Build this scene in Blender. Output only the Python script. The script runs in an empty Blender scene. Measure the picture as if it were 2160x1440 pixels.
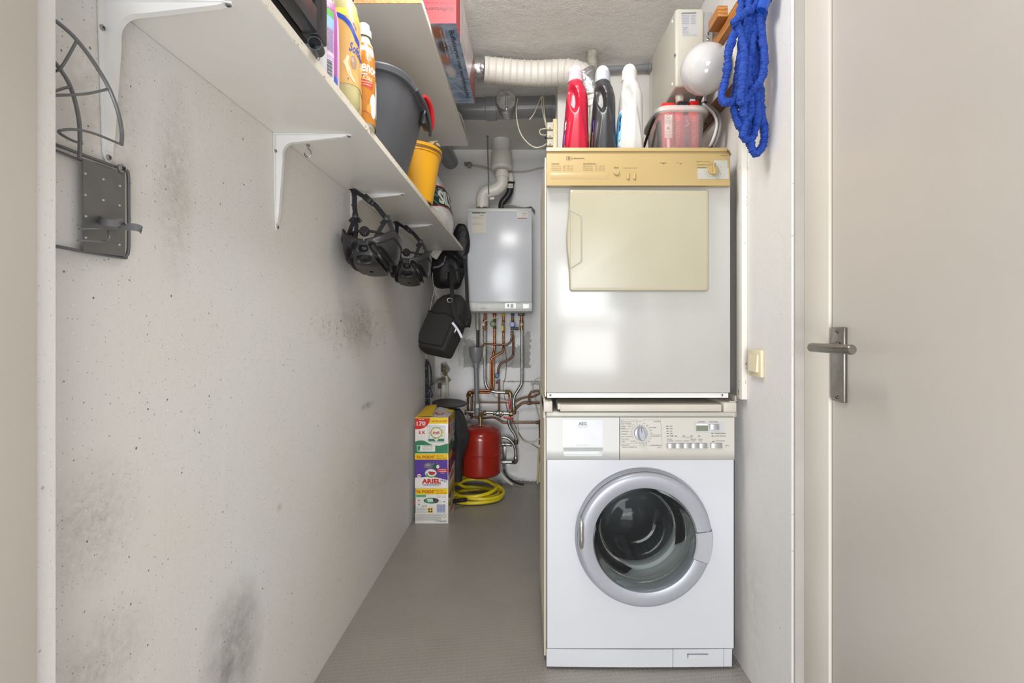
import bpy, bmesh, math, random
from mathutils import Vector as V, Matrix
random.seed(7)
C = bpy.context.scene.collection
SC = bpy.context.scene
PI = math.pi
# ------------------------------------------------------------------ camera, world, light, exposure
CX, CY, F, HC = 1113.0, 697.0, 1000.0, 1.085      # vanishing point and focal length in 2160x1440 px, eye height in m
def P(px, py, D):                                  # point of the place seen at a pixel, D metres in front of the lens
    return V(((px - CX) / F * D, D, HC - (py - CY) / F * D))
cam = bpy.data.objects.new('camera', bpy.data.cameras.new('camera')); C.objects.link(cam)
cam.location = (0, 0, HC); cam.rotation_euler = (PI / 2, 0, 0)
cam.data.sensor_width = 36; cam.data.lens = 36 * F / 2160
cam.data.shift_x = -(CX - 1080) / 2160; cam.data.shift_y = -(720 - CY) / 2160
cam.data.clip_start = 0.02
SC.camera = cam
w = bpy.data.worlds.new('daylight'); SC.world = w; w.use_nodes = True
w.node_tree.nodes['Background'].inputs[0].default_value = (0.95, 0.975, 1.0, 1)
w.node_tree.nodes['Background'].inputs[1].default_value = 0.52
def area(name, loc, target, sx, sy, power, col):
    l = bpy.data.lights.new(name, 'AREA'); l.shape = 'RECTANGLE'; l.size = sx; l.size_y = sy; l.energy = power; l.color = col
    o = bpy.data.objects.new(name, l); C.objects.link(o); o.location = loc
    o.rotation_euler = (V(target) - V(loc)).to_track_quat('-Z', 'Y').to_euler(); return o
area('hall_window_daylight', (-0.7, -7.0, 1.4), (0, 3, 1.2), 2.8, 2.6, 228, (0.92, 0.96, 1.0))
area('front_door_glass_daylight', (0.62, -2.4, 0.72), (0.3, 1.5, 0.9), 0.26, 0.30, 2.0, (1, 1, 0.98))
area('added_hall_top_fill', (0.05, 0.35, 2.34), (0.05, 1.0, 0.6), 0.8, 0.8, 1.5, (1.0, 0.97, 0.94))  # added unseen fill overhead in the hall, brightens the side walls
area('added_hall_uplight', (0.05, -0.7, 0.40), (0.0, 1.6, 2.4), 0.9, 0.7, 14, (1.0, 0.985, 0.965))  # added unseen up-light, lifts the ceiling and shelf undersides
area('added_closet_fill', (-0.08, 1.22, 2.355), (-0.05, 2.4, 0.7), 0.5, 0.5, 14.5, (1.0, 0.985, 0.965))  # added fill above the view, brightens the deep end of the closet
SC.view_settings.view_transform = 'Standard'; SC.view_settings.look = 'None'
SC.view_settings.exposure = 0.42; SC.view_settings.gamma = 1; SC.view_settings.use_curve_mapping = False
SC.cycles.max_bounces = 10; SC.cycles.diffuse_bounces = 6; SC.cycles.transparent_max_bounces = 16
# ------------------------------------------------------------------ materials
def lin(c): return tuple(((x / 255) / 12.92 if x / 255 <= 0.04045 else ((x / 255 + 0.055) / 1.055) ** 2.4) for x in c)
class NT:
    def __init__(s, name):
        s.m = bpy.data.materials.new(name); s.m.use_nodes = True; s.t = s.m.node_tree
        s.b = s.t.nodes['Principled BSDF']; s.co = None
    def n(s, k, **kw):
        x = s.t.nodes.new(k)
        for a, b in kw.items():
            if a[0] == 'i' and a[1:].isdigit(): s.put(x.inputs[int(a[1:])], b)
            else: setattr(x, a, b)
        return x
    def put(s, inp, v):
        if hasattr(v, 'is_output') or isinstance(v, bpy.types.NodeSocket): s.t.links.new(v, inp)
        else: inp.default_value = v
    def pos(s):
        if s.co is None: s.co = s.n('ShaderNodeTexCoord').outputs['Object']
        return s.co
    def math(s, op, a, b=0.0, c=None, clamp=False):
        x = s.n('ShaderNodeMath', operation=op, use_clamp=clamp); s.put(x.inputs[0], a); s.put(x.inputs[1], b)
        if c is not None: s.put(x.inputs[2], c)
        return x.outputs[0]
    def noise(s, sc, det=3, rough=0.5, vec=None, dist=0.0):
        x = s.n('ShaderNodeTexNoise'); s.put(x.inputs['Vector'], vec or s.pos()); x.inputs['Scale'].default_value = sc
        x.inputs['Detail'].default_value = det; x.inputs['Roughness'].default_value = rough; x.inputs['Distortion'].default_value = dist
        return x.outputs['Fac']
    def mapr(s, v, a, b, c=0.0, d=1.0):
        x = s.n('ShaderNodeMapRange'); s.put(x.inputs[0], v); x.inputs[1].default_value = a; x.inputs[2].default_value = b
        x.inputs[3].default_value = c; x.inputs[4].default_value = d; return x.outputs[0]
    def mix(s, f, a, b):
        x = s.n('ShaderNodeMix', data_type='RGBA'); s.put(x.inputs[0], f)
        s.put(x.inputs[6], a if not isinstance(a, tuple) else (*a[:3], 1)); s.put(x.inputs[7], b if not isinstance(b, tuple) else (*b[:3], 1))
        return x.outputs[2]
    def scaled(s, v, off=(0, 0, 0)):
        x = s.n('ShaderNodeMapping'); s.put(x.inputs[0], s.pos()); x.inputs['Scale'].default_value = v; x.inputs['Location'].default_value = off
        return x.outputs[0]
    def blob(s, c, r, soft=0.5):            # 1 inside an ellipsoid mark at c with radii r, fading to its edge
        v = s.scaled(tuple(1 / a for a in r), tuple(-a / b for a, b in zip(c, r)))
        x = s.n('ShaderNodeVectorMath', operation='LENGTH'); s.put(x.inputs[0], v)
        return s.mapr(x.outputs['Value'], 1.0, 1.0 - soft, 0, 1)
    def rect(s, c, hx, hz, soft=0.02):     # 1 inside an upright rectangle round c, fading over soft metres
        x = s.n('ShaderNodeSeparateXYZ'); s.put(x.inputs[0], s.pos())
        dx = s.math('SUBTRACT', s.math('ABSOLUTE', s.math('SUBTRACT', x.outputs[0], c[0])), hx); dz = s.math('SUBTRACT', s.math('ABSOLUTE', s.math('SUBTRACT', x.outputs[2], c[2])), hz)
        return s.mapr(s.math('MAXIMUM', dx, dz), soft, -soft)
    def bump(s, h, strength, dist):
        x = s.n('ShaderNodeBump'); x.inputs['Strength'].default_value = strength; x.inputs['Distance'].default_value = dist
        s.put(x.inputs['Height'], h); s.put(s.b.inputs['Normal'], x.outputs[0])
def mat(name, rgb, rough=0.5, metal=0.0, var=0.04, vs=12.0, bump=0.0, bs=200.0, bd=0.001, trans=0.0, coat=0.0, spec=0.5, rgb2=None, alpha=None):
    t = NT(name); c = lin(rgb)
    c2 = lin(rgb2) if rgb2 else tuple(x * (1 - var * 2.2) for x in c); c1 = tuple(min(1, x * (1 + var)) for x in c) if not rgb2 else c
    f = t.mapr(t.noise(vs, 4), 0.3, 0.7)
    t.put(t.b.inputs['Base Color'], t.mix(f, c1, c2))
    t.b.inputs['Roughness'].default_value = rough; t.b.inputs['Metallic'].default_value = metal
    t.b.inputs['Transmission Weight'].default_value = trans; t.b.inputs['Coat Weight'].default_value = coat
    t.b.inputs['Specular IOR Level'].default_value = spec
    if bump: t.bump(t.noise(bs, 3), bump, bd)
    if alpha is not None: t.b.inputs['Alpha'].default_value = alpha
    return t.m
_ink = {}
def ink(r, g, b, rough=0.45):
    k = (r, g, b, rough)
    if k not in _ink: _ink[k] = mat('print_%d_%d_%d' % (r, g, b), (r, g, b), rough, var=0.03)
    return _ink[k]
def clear(name, tint, gloss=0.05, body=0.0, ior=1.45):      # thin clear or milky plastic / glass
    t = NT(name); tr = t.n('ShaderNodeBsdfTransparent'); tr.inputs[0].default_value = (*lin(tint), 1)
    gl = t.n('ShaderNodeBsdfGlossy'); gl.inputs['Roughness'].default_value = gloss
    fr = t.n('ShaderNodeFresnel'); fr.inputs[0].default_value = ior
    df = t.n('ShaderNodeBsdfDiffuse'); df.inputs[0].default_value = (*lin(tint), 1)
    m1 = t.n('ShaderNodeMixShader'); m1.inputs[0].default_value = body
    t.put(m1.inputs[1], tr.outputs[0]); t.put(m1.inputs[2], df.outputs[0])
    m2 = t.n('ShaderNodeMixShader'); t.put(m2.inputs[0], fr.outputs[0]); t.put(m2.inputs[1], m1.outputs[0]); t.put(m2.inputs[2], gl.outputs[0])
    t.t.links.new(m2.outputs[0], t.t.nodes['Material Output'].inputs[0]); return t.m
# ------------------------------------------------------------------ mesh helpers
_tx = {}
def glyphs(s, bold=0.0):
    k = (s, bold)
    if k in _tx: return _tx[k]
    cu = bpy.data.curves.new('lettering', 'FONT'); cu.body = s; cu.size = 1.0; cu.offset = bold; cu.resolution_u = 2
    o = bpy.data.objects.new('lettering', cu); C.objects.link(o)
    bpy.context.view_layer.update()
    me = o.to_mesh(); vs = [(v.co.x, v.co.y) for v in me.vertices]; fs = [list(p.vertices) for p in me.polygons]
    o.to_mesh_clear(); bpy.data.objects.remove(o); bpy.data.curves.remove(cu)
    x0 = min([v[0] for v in vs], default=0); x1 = max([v[0] for v in vs], default=1)
    _tx[k] = (vs, fs, x0, x1); return _tx[k]
class MB:
    def __init__(s, fn=None, yd=1, base=0.0, tol=None):
        s.tol = tol; s.v = []; s.f = []; s.m = []; s.mi = 0; s.T = None; s.fn = fn; s.yd = yd; s.h = base; s.mats = []
    def use(s, m):
        if m not in s.mats: s.mats.append(m)
        s.mi = s.mats.index(m); return s
    def emit(s, uv, faces):                                    # flat shapes in (u, v); finely split where the surface is curved
        if s.tol:
            from mathutils.geometry import tessellate_polygon as tess
            pts = []; out = []
            def rec(a, b, c, d):
                L = [max(abs(p[0] - q[0]) / s.tol[0], abs(p[1] - q[1]) / s.tol[1]) for p, q in ((a, b), (b, c), (c, a))]; m_ = max(L)
                if m_ <= 1 or d > 11: n_ = len(pts); pts.extend((a, b, c)); out.append([n_, n_ + 1, n_ + 2]); return
                i = L.index(m_); a, b, c = ((a, b, c), (b, c, a), (c, a, b))[i]; m2 = ((a[0] + b[0]) / 2, (a[1] + b[1]) / 2); rec(a, m2, c, d + 1); rec(m2, b, c, d + 1)
            for f in faces:
                P_ = [uv[i] for i in f]
                for t3 in ([(0, 1, 2)] if len(P_) == 3 else tess([[V((x, y, 0)) for x, y in P_]])): rec(P_[t3[0]], P_[t3[1]], P_[t3[2]], 0)
            uv, faces = pts, out
        return s.add([s.fn(u, v, s.h) for u, v in uv], faces)
    def add(s, vs, fs):
        o = len(s.v)
        for a in vs:
            a = V(a); s.v.append(s.T @ a if s.T is not None else a)
        s.f += [[i + o for i in f] for f in fs]; s.m += [s.mi] * len(fs); return s
    def box(s, x0, x1, y0, y1, z0, z1, bev=0.0, seg=2, M=None):
        b = bmesh.new(); bmesh.ops.create_cube(b, size=1)
        for v in b.verts: v.co = V(((x0 + x1) / 2 + v.co.x * (x1 - x0), (y0 + y1) / 2 + v.co.y * (y1 - y0), (z0 + z1) / 2 + v.co.z * (z1 - z0)))
        if bev > 0: bmesh.ops.bevel(b, geom=b.edges[:], offset=bev, segments=seg, profile=0.5, affect='EDGES')
        if M is not None: bmesh.ops.transform(b, matrix=M, verts=b.verts)
        b.verts.index_update(); s.add([v.co.copy() for v in b.verts], [[v.index for v in f.verts] for f in b.faces]); b.free(); return s
    def obox(s, c, a, b_, c_, ha, hb, hc, bev=0.0, seg=2):   # oriented box, axes a b c (unit), half sizes
        M = Matrix((V(a).normalized(), V(b_).normalized(), V(c_).normalized())).transposed().to_4x4(); M.translation = V(c)
        return s.box(-ha, ha, -hb, hb, -hc, hc, bev, seg, M)
    def rings(s, rs, cap0=True, cap1=True, closed=True):
        n = len(rs[0]); vs = [p for r in rs for p in r]; fs = []
        for i in range(len(rs) - 1):
            for j in range(n if closed else n - 1):
                k = (j + 1) % n; fs.append([i * n + j, i * n + k, (i + 1) * n + k, (i + 1) * n + j])
        if cap0: fs.append(list(range(n))[::-1])
        if cap1: fs.append([(len(rs) - 1) * n + j for j in range(n)])
        return s.add(vs, fs)
    def lathe(s, c, ax, prof, n=32, cap0=True, cap1=True):   # prof: (distance along axis, radius)
        ax = V(ax).normalized(); u = ax.orthogonal().normalized(); w_ = ax.cross(u); c = V(c)
        return s.rings([[c + ax * t + (u * math.cos(2 * PI * j / n) + w_ * math.sin(2 * PI * j / n)) * max(r, 1e-5) for j in range(n)] for t, r in prof], cap0, cap1)
    def cyl(s, a, b, r, r2=None, n=20, bev=0.0):
        a = V(a); b = V(b); L = (b - a).length; r2 = r if r2 is None else r2
        pr = [(0, r - bev), (bev, r), (L - bev, r2), (L, r2 - bev)] if bev else [(0, r), (L, r2)]
        return s.lathe(a, b - a, pr, n)
    def tube(s, pts, r, n=12, smooth=6, rad=None, cap=True, closed=False, wob=None):
        pts = [V(p) for p in pts]; pts = spline(pts, smooth, closed) if smooth else pts
        m = len(pts); rs = []; up = None; L = 0
        for i, p in enumerate(pts):
            a = pts[(i - 1) % m] if (closed or i) else p; b = pts[(i + 1) % m] if (closed or i < m - 1) else p
            t = (b - a)
            t = t.normalized() if t.length > 1e-9 else V((0, 0, 1))
            if up is None: up = t.orthogonal().normalized()
            up = (up - t * up.dot(t)); up = up.normalized() if up.length > 1e-6 else t.orthogonal().normalized(); w_ = t.cross(up)
            if i: L += (p - pts[i - 1]).length
            rr = rad(L, i / (m - 1)) if rad else r
            rs.append([p + (up * math.cos(2 * PI * j / n) + w_ * math.sin(2 * PI * j / n)) * rr * (1 + wob(L, j) if wob else 1) for j in range(n)])
        if closed: rs.append(rs[0])
        return s.rings(rs, cap and not closed, cap and not closed)
    def ribbon(s, pts, wd, th, wid=(1, 0, 0), smooth=5):      # flat strap along a path
        pts = spline([V(p) for p in pts], smooth) if smooth else [V(p) for p in pts]; rs = []; m = len(pts)
        for i, p in enumerate(pts):
            t = (pts[min(i + 1, m - 1)] - pts[max(i - 1, 0)]).normalized(); w_ = V(wid(i / (m - 1)) if callable(wid) else wid)
            w_ = (w_ - t * w_.dot(t)).normalized(); n_ = t.cross(w_)
            rs.append([p + w_ * a * wd / 2 + n_ * b * th / 2 for a, b in ((-1, -1), (1, -1), (1, 1), (-1, 1))])
        return s.rings(rs)
    def prism(s, poly, a, b, ax='x'):                         # poly in the two other axes, extruded a..b
        f = {'x': lambda p, t: V((t, p[0], p[1])), 'y': lambda p, t: V((p[0], t, p[1])), 'z': lambda p, t: V((p[0], p[1], t))}[ax]
        return s.rings([[f(p, a) for p in poly], [f(p, b) for p in poly]])
    # ---- printing on a surface: fn(u, v, h) -> point, h off the surface
    def lift(s, d=0.0002): s.h += d; return s
    def q(s, u0, u1, v0, v1, m=None, n=1, k=1):
        if m: s.use(m); s.h += 1.2e-5
        vs = [s.fn(u0 + (u1 - u0) * i / n, v0 + (v1 - v0) * j / k, s.h) for j in range(k + 1) for i in range(n + 1)]
        return s.add(vs, [[j * (n + 1) + i, j * (n + 1) + i + 1, (j + 1) * (n + 1) + i + 1, (j + 1) * (n + 1) + i] for j in range(k) for i in range(n)])
    def poly(s, pts, m=None):
        if m: s.use(m); s.h += 1.2e-5
        return s.emit(pts, [list(range(len(pts)))])
    def disc(s, u, v, r, m=None, r2=None, n=24, a0=0, a1=2 * PI):
        r2 = r2 or r; return s.poly([(u + r * math.cos(a0 + (a1 - a0) * i / n), v + r2 * math.sin(a0 + (a1 - a0) * i / n)) for i in range(n + (a1 - a0 < 6))], m)
    def line(s, pts, wd, m=None):
        if m: s.use(m)
        for (a, b), (c, d) in zip(pts, pts[1:]):
            L = math.hypot(c - a, d - b) or 1; x, y = -(d - b) / L * wd / 2, (c - a) / L * wd / 2
            s.poly([(a + x, b + y), (c + x, d + y), (c - x, d - y), (a - x, b - y)])
        return s
    def t(s, txt, u, v, cap, m=None, w=None, al='L', bold=0.0, rot=0.0, sk=0.0):
        if m: s.use(m)
        vs, fs, x0, x1 = glyphs(txt, bold); k = cap / 0.7; kx = (w / (x1 - x0)) if w else k; W = kx * (x1 - x0)
        ox = {'L': 0, 'C': -W / 2, 'R': -W}[al]; cr, sr = math.cos(rot), math.sin(rot); out = []
        for x, y in vs:
            a = (x - x0) * kx + ox + y * k * sk; b = y * k * s.yd
            out.append((u + a * cr - b * sr, v + a * sr + b * cr))
        return s.emit(out, fs)
    def greek(s, u0, u1, v, cap, m=None, seed=1):             # a line of print too fine to read: a row of small letter-high dashes
        if m: s.use(m)
        r = random.Random(seed); u = u0; d = 1 if u1 > u0 else -1
        while abs(u1 - u) > cap * 0.6 and (u1 - u) * d > 0:
            L = cap * r.uniform(0.8, 3.2) * d
            e = u + L if (u1 - u - L) * d > 0 else u1
            s.q(u, e, v, v + cap * 0.62 * s.yd); u = e + cap * 0.5 * d
        return s
    def mesh(s, name, off):
        me = bpy.data.meshes.new(name); me.from_pydata([tuple(v - off) for v in s.v], [], s.f)
        for m in s.mats: me.materials.append(m)
        me.polygons.foreach_set('material_index', s.m)
        b = bmesh.new(); b.from_mesh(me)
        if not s.fn: bmesh.ops.recalc_face_normals(b, faces=b.faces)
        b.to_mesh(me); b.free(); me.update()
        me.polygons.foreach_set('use_smooth', [True] * len(me.polygons)); me.set_sharp_from_angle(angle=math.radians(38)); return me
def spline(pts, k, closed=False):
    if k < 1 or len(pts) < 3: return pts
    out = []; n = len(pts); seg = n if closed else n - 1
    for i in range(seg):
        p = [pts[(i + d) % n] if closed else pts[min(max(i + d, 0), n - 1)] for d in (-1, 0, 1, 2)]
        for j in range(k):
            t = j / k
            out.append(0.5 * ((2 * p[1]) + (p[2] - p[0]) * t + (2 * p[0] - 5 * p[1] + 4 * p[2] - p[3]) * t * t + (3 * p[1] - p[0] - 3 * p[2] + p[3]) * t ** 3))
    if not closed: out.append(pts[-1])
    return out
OFF = {}
def tag(o, label=None, cat=None, group=None, kind=None):
    for k, v in (('label', label), ('category', cat), ('group', group), ('kind', kind)):
        if v: o[k] = v
    return o
def thing(name, label, cat, loc, group=None):
    o = bpy.data.objects.new(name, None); C.objects.link(o); o.location = loc; o.empty_display_size = 0.05; OFF[o.name] = V(loc); return tag(o, label, cat, group)
def part(name, mb, parent, m=None, label=None):
    if m and not mb.mats: mb.mats = [m]
    me = mb.mesh(name, OFF[parent.name]); o = bpy.data.objects.new(name, me); C.objects.link(o); o.parent = parent; OFF[o.name] = OFF[parent.name]
    if label: o['label'] = label
    return o
def single(name, mb, m, label, cat, group=None, loc=None):
    if m and not mb.mats: mb.mats = [m]
    lo = V(loc) if loc is not None else V((0, 0, 0))
    o = bpy.data.objects.new(name, mb.mesh(name, lo)); o.location = lo; C.objects.link(o); OFF[o.name] = lo; return tag(o, label, cat, group)
def struct(name, mb, m=None, parent=None):
    if m and not mb.mats: mb.mats = [m]
    o = bpy.data.objects.new(name, mb.mesh(name, V((0, 0, 0)))); C.objects.link(o); OFF[o.name] = V((0, 0, 0))
    if parent: o.parent = parent
    else: o['kind'] = 'structure'
    return o
def dup(o, loc, label, parent=None):
    c = o.copy(); C.objects.link(c)
    if parent is None: c.location = loc; c['label'] = label
    else: c.parent = parent
    for ch in [x for x in C.objects if x.parent == o]: dup(ch, None, None, c)
    return c
def se(c, rx, ry, e, n=40, z=None, ph=0.0):       # superellipse ring around c (xy)
    o = []
    for j in range(n):
        a = 2 * PI * j / n + ph; ca, sa = math.cos(a), math.sin(a)
        o.append(V((c[0] + rx * math.copysign(abs(ca) ** (2 / e), ca), c[1] + ry * math.copysign(abs(sa) ** (2 / e), sa), c[2] if z is None else z)))
    return o
class Vessel:                                      # an upright bottle: prof = [(z, rx, ry, e, dx)], turned by rot about z
    def __init__(s, c, prof, rot=0.0, dent=None): s.c = V(c); s.p = prof; s.r = rot; s.dent = dent
    def at(s, z):
        p = s.p
        if z <= p[0][0]: return p[0][1:]
        for a, b in zip(p, p[1:]):
            if z <= b[0]:
                t = (z - a[0]) / (b[0] - a[0] or 1); t2 = t * t * (3 - 2 * t) * 0.5 + t * 0.5
                return tuple(x + (y - x) * t2 for x, y in zip(a[1:], b[1:]))
        return p[-1][1:]
    def S(s, a, z, h=0.0):
        rx, ry, e, dx = s.at(z); ca, sa = math.cos(a), math.sin(a)
        x = (rx + h) * math.copysign(abs(ca) ** (2 / e), ca) + dx; y = (ry + h) * math.copysign(abs(sa) ** (2 / e), sa)
        if s.dent: y += s.dent(x, z, y)
        c, q = math.cos(s.r), math.sin(s.r)
        return V((s.c[0] + x * c - y * q, s.c[1] + x * q + y * c, s.c[2] + z))
    def build(s, m, zs, n=48, cap0=True, cap1=True, h=0.0):
        return m.rings([[s.S(2 * PI * j / n, z, h) for j in range(n)] for z in zs], cap0, cap1)
    def map(s, a0, z0, k):                         # print map, u in metres round the body, v in metres up
        return lambda u, v, h: s.S(a0 + u / k, z0 + v, h)
def fr(a, b, n): return [a + (b - a) * i / n for i in range(n + 1)]
def screw(mb, p, ax, r, m1, m2):
    ax = V(ax).normalized(); mb.use(m1).lathe(p, ax, [(0, r), (r * .35, r), (r * .6, r * .6)], 14)
    u = ax.orthogonal().normalized(); w_ = ax.cross(u); mb.use(m2)
    for a, b in ((u, w_), (w_, u)): mb.obox(V(p) + ax * r * .58, a, b, ax, r * .55, r * .12, r * .12)
# ------------------------------------------------------------------ shared materials
STEEL = mat('brushed_steel', (150, 146, 140), 0.32, 1.0, 0.06, 60)
CHROME = mat('chrome', (205, 205, 205), 0.12, 1.0, 0.02)
GALV = mat('galvanised_steel', (168, 168, 165), 0.33, 0.9, 0.12, 40)
COPPER = mat('copper', (186, 120, 78), 0.3, 0.9, 0.2, 30, rgb2=(130, 84, 56))
COPPER_OLD = mat('dull_copper', (135, 98, 74), 0.42, 0.75, 0.2, 30, rgb2=(98, 74, 60))
BRASS = mat('brass', (158, 132, 92), 0.38, 0.85, 0.15, 60)
BLACK = mat('black_plastic', (34, 34, 36), 0.4, 0, 0.08)
BLACKM = mat('black_matt', (28, 27, 27), 0.75, 0, 0.08)
GREYPVC = mat('grey_pvc', (124, 126, 128), 0.35, 0, 0.05)
WHITEPVC = mat('white_pvc', (226, 222, 212), 0.35, 0, 0.03)
WHITE = mat('white_enamel', (186, 185, 180), 0.16, 0, 0.012, 3, bump=0.06, bs=260, bd=0.0006)
WHITEP = mat('white_paint_metal', (226, 225, 222), 0.35, 0, 0.03)
CREAM = mat('cream_plastic', (226, 218, 196), 0.42, 0, 0.02)
CABLE = mat('cream_cable', (216, 208, 190), 0.5, 0, 0.04)
# ------------------------------------------------------------------ the room shell
def plaster(name, base, warm, stains, specks=1.0, hair=(), bumps=(0.35, 0.25), pats=()):
    t = NT(name); c = lin(base)
    col = t.mix(t.mapr(t.noise(1.6, 3), 0.35, 0.65), c, lin(warm))
    col = t.mix(t.mapr(t.noise(90, 4, 0.7), 0.52, 0.75, 0, 0.16), col, tuple(x * 0.72 for x in c))
    for cen, r, soft, rgb, k, nsc in pats:             # bare cement where paint is missing
        f = t.rect(cen, r[0], r[1], soft); f = t.math('ADD', f, t.math('MULTIPLY', t.math('SUBTRACT', t.noise(nsc, 5, 0.6), 0.5), 1.1)); f = t.mapr(f, 0.45, 0.58, 0, k)
        col = t.mix(f, col, t.mix(t.noise(60, 4), lin(rgb), tuple(x * 0.8 for x in lin(rgb))))
    for cen, r, rgb, k, nsc in stains:
        f = t.blob(cen, r, 0.95); n = t.mapr(t.noise(nsc, 5, 0.7), 0.34, 0.66); f = t.math('MULTIPLY', f, t.math('MULTIPLY_ADD', n, 0.8, 0.2)); f = t.math('MULTIPLY', f, k)
        col = t.mix(f, col, lin(rgb))
    for cen, r, k, sc, wd in hair:                     # fine hairline scratches
        n = t.noise(sc, 2, 0.4, t.scaled((1, 1, 2.2)), 1.6); f = t.math('ABSOLUTE', t.math('SUBTRACT', n, 0.5)); f = t.mapr(f, wd, wd * 0.3)
        g = t.mapr(t.noise(sc * 2.5, 2), 0.5, 0.56); f = t.math('MULTIPLY', t.math('MULTIPLY', f, g), t.math('MULTIPLY', t.blob(cen, r, 0.8), k))
        col = t.mix(f, col, lin((112, 106, 100)))
    if specks:
        xyz = t.n('ShaderNodeSeparateXYZ'); t.put(xyz.inputs[0], t.pos())
        for sc, thr, rgb, k in ((26, 0.036, (84, 86, 92), 0.84), (60, 0.055, (104, 103, 104), 0.86), (130, 0.09, (134, 131, 128), 0.80), (50, 0.055, (246, 245, 242), 0.86), (13, 0.024, (62, 64, 72), 0.80)):
            cb = t.n('ShaderNodeCombineXYZ'); t.put(cb.inputs[0], t.math('ADD', t.math('ADD', xyz.outputs[0], xyz.outputs[1]), sc * .137)); t.put(cb.inputs[1], t.math('MULTIPLY', xyz.outputs[2], .85))
            vo = t.n('ShaderNodeTexVoronoi', voronoi_dimensions='2D'); t.put(vo.inputs['Vector'], cb.outputs[0]); vo.inputs['Scale'].default_value = sc
            sp_ = t.n('ShaderNodeSeparateColor', i0=vo.outputs['Color']); rad_ = t.math('MULTIPLY_ADD', sp_.outputs[1], thr * .9, thr * .35)
            d = t.math('LESS_THAN', vo.outputs['Distance'], t.math('MULTIPLY', rad_, t.math('MULTIPLY_ADD', t.noise(420, 2), 1.1, .45))); pick = t.math('GREATER_THAN', sp_.outputs[0], k)
            col = t.mix(t.math('MULTIPLY', t.math('MULTIPLY', d, pick), specks * 0.85), col, lin(rgb))
    t.put(t.b.inputs['Base Color'], col); t.b.inputs['Roughness'].default_value = 0.62; t.b.inputs['Specular IOR Level'].default_value = 0.3
    h = t.math('ADD', t.math('MULTIPLY', t.noise(150, 4, 0.6), 0.5), t.math('MULTIPLY', t.noise(22, 3, 0.5, t.scaled((1, 1, 0.3))), 0.8)); t.bump(h, bumps[0], 0.004 * bumps[1] * 4)
    return t.m
def LW(px, py):                                        # where on the left wall a pixel lies
    D = 0.66 * F / (CX - px); return P(px, py, D)
M_LEFT = plaster('painted_plaster_left', (229, 229, 229), (228, 224, 219), [
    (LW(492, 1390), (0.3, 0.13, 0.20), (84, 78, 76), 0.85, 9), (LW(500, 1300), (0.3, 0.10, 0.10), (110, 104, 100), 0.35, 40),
    (LW(760, 690), (0.3, 0.42, 0.12), (140, 132, 126), 0.55, 26), (LW(200, 1100), (0.3, 0.10, 0.12), (150, 146, 143), 0.5, 90),
    (LW(370, 380), (0.3, 0.06, 0.22), (150, 128, 108), 0.45, 60), (LW(225, 210), (0.3, 0.09, 0.2), (160, 143, 124), 0.45, 50),
    (LW(210, 1400), (0.3, 0.12, 0.1), (150, 140, 128), 0.5, 50), (LW(790, 1000), (0.3, 0.5, 0.25), (176, 170, 162), 0.4, 12),
    (LW(590, 1070), (0.3, 0.02, 0.014), (190, 140, 130), 0.7, 60), (LW(775, 855), (0.3, 0.10, 0.02), (110, 104, 98), 0.7, 60)],
    1.0, [(LW(760, 690), (0.3, 0.55, 0.16), 0.95, 10, 0.012), (LW(420, 820), (0.3, 0.10, 0.22), 0.5, 9, 0.004), (LW(620, 760), (0.3, 0.25, 0.18), 0.6, 10, 0.005), (LW(720, 1130), (0.3, 0.12, 0.18), 0.5, 12, 0.01)])
M_BACK = plaster('painted_plaster_back', (236, 236, 236), (226, 223, 219), [
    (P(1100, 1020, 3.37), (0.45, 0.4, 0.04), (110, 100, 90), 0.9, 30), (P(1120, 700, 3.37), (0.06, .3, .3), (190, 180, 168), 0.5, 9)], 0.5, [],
    pats=[(P((x0 + x1) / 2, (y0 + y1) / 2, 3.37), ((x1 - x0) / 2 * .00337, (y1 - y0) / 2 * .00337), sf, c_, k_, 30) for x0, x1, y0, y1, sf, c_, k_ in (
          (978, 1001, 714, 775, .03, (172, 171, 168), .9), (966, 979, 716, 773, .012, (206, 205, 203), .6), (978, 1118, 729, 767, .035, (168, 167, 163), .9), (1104, 1119, 700, 776, .03, (170, 169, 165), .9),
          (1050, 1119, 758, 776, .025, (168, 167, 163), .9), (1060, 1146, 803, 806, .008, (150, 148, 142), .85), (1120, 1147, 806, 812, .012, (158, 156, 150), .7), (930, 944, 764, 812, .02, (160, 156, 148), .7), (1070, 1147, 1013, 1022, .02, (120, 112, 102), .9))])
M_RIGHT = plaster('painted_plaster_right', (229, 228, 227), (224, 221, 217), [
    (V((0.69, 1.45, 0.25)), (0.2, 0.12, 0.3), (170, 164, 156), 0.4, 30), (V((0.69, 1.36, 1.72)), (0.2, 0.05, 0.2), (160, 158, 155), 0.5, 30)], 0.45, [])
M_CEIL = plaster('rough_ceiling', (238, 235, 230), (231, 227, 221), [(P(1250, 125, 2.2), (0.15, 0.1, 0.3), (120, 112, 104), 0.6, 30)], 0, [], bumps=(0.9, 0.9))
floor_t = NT('grey_stud_vinyl')
mp = floor_t.n('ShaderNodeMapping'); floor_t.put(mp.inputs[0], floor_t.pos()); mp.inputs['Rotation'].default_value = (0, 0, math.radians(38)); mp.inputs['Location'].default_value = (0, 0, .0055)
ck = floor_t.n('ShaderNodeTexChecker'); floor_t.put(ck.inputs['Vector'], mp.outputs[0]); ck.inputs['Scale'].default_value = 88
bars = []
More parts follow.
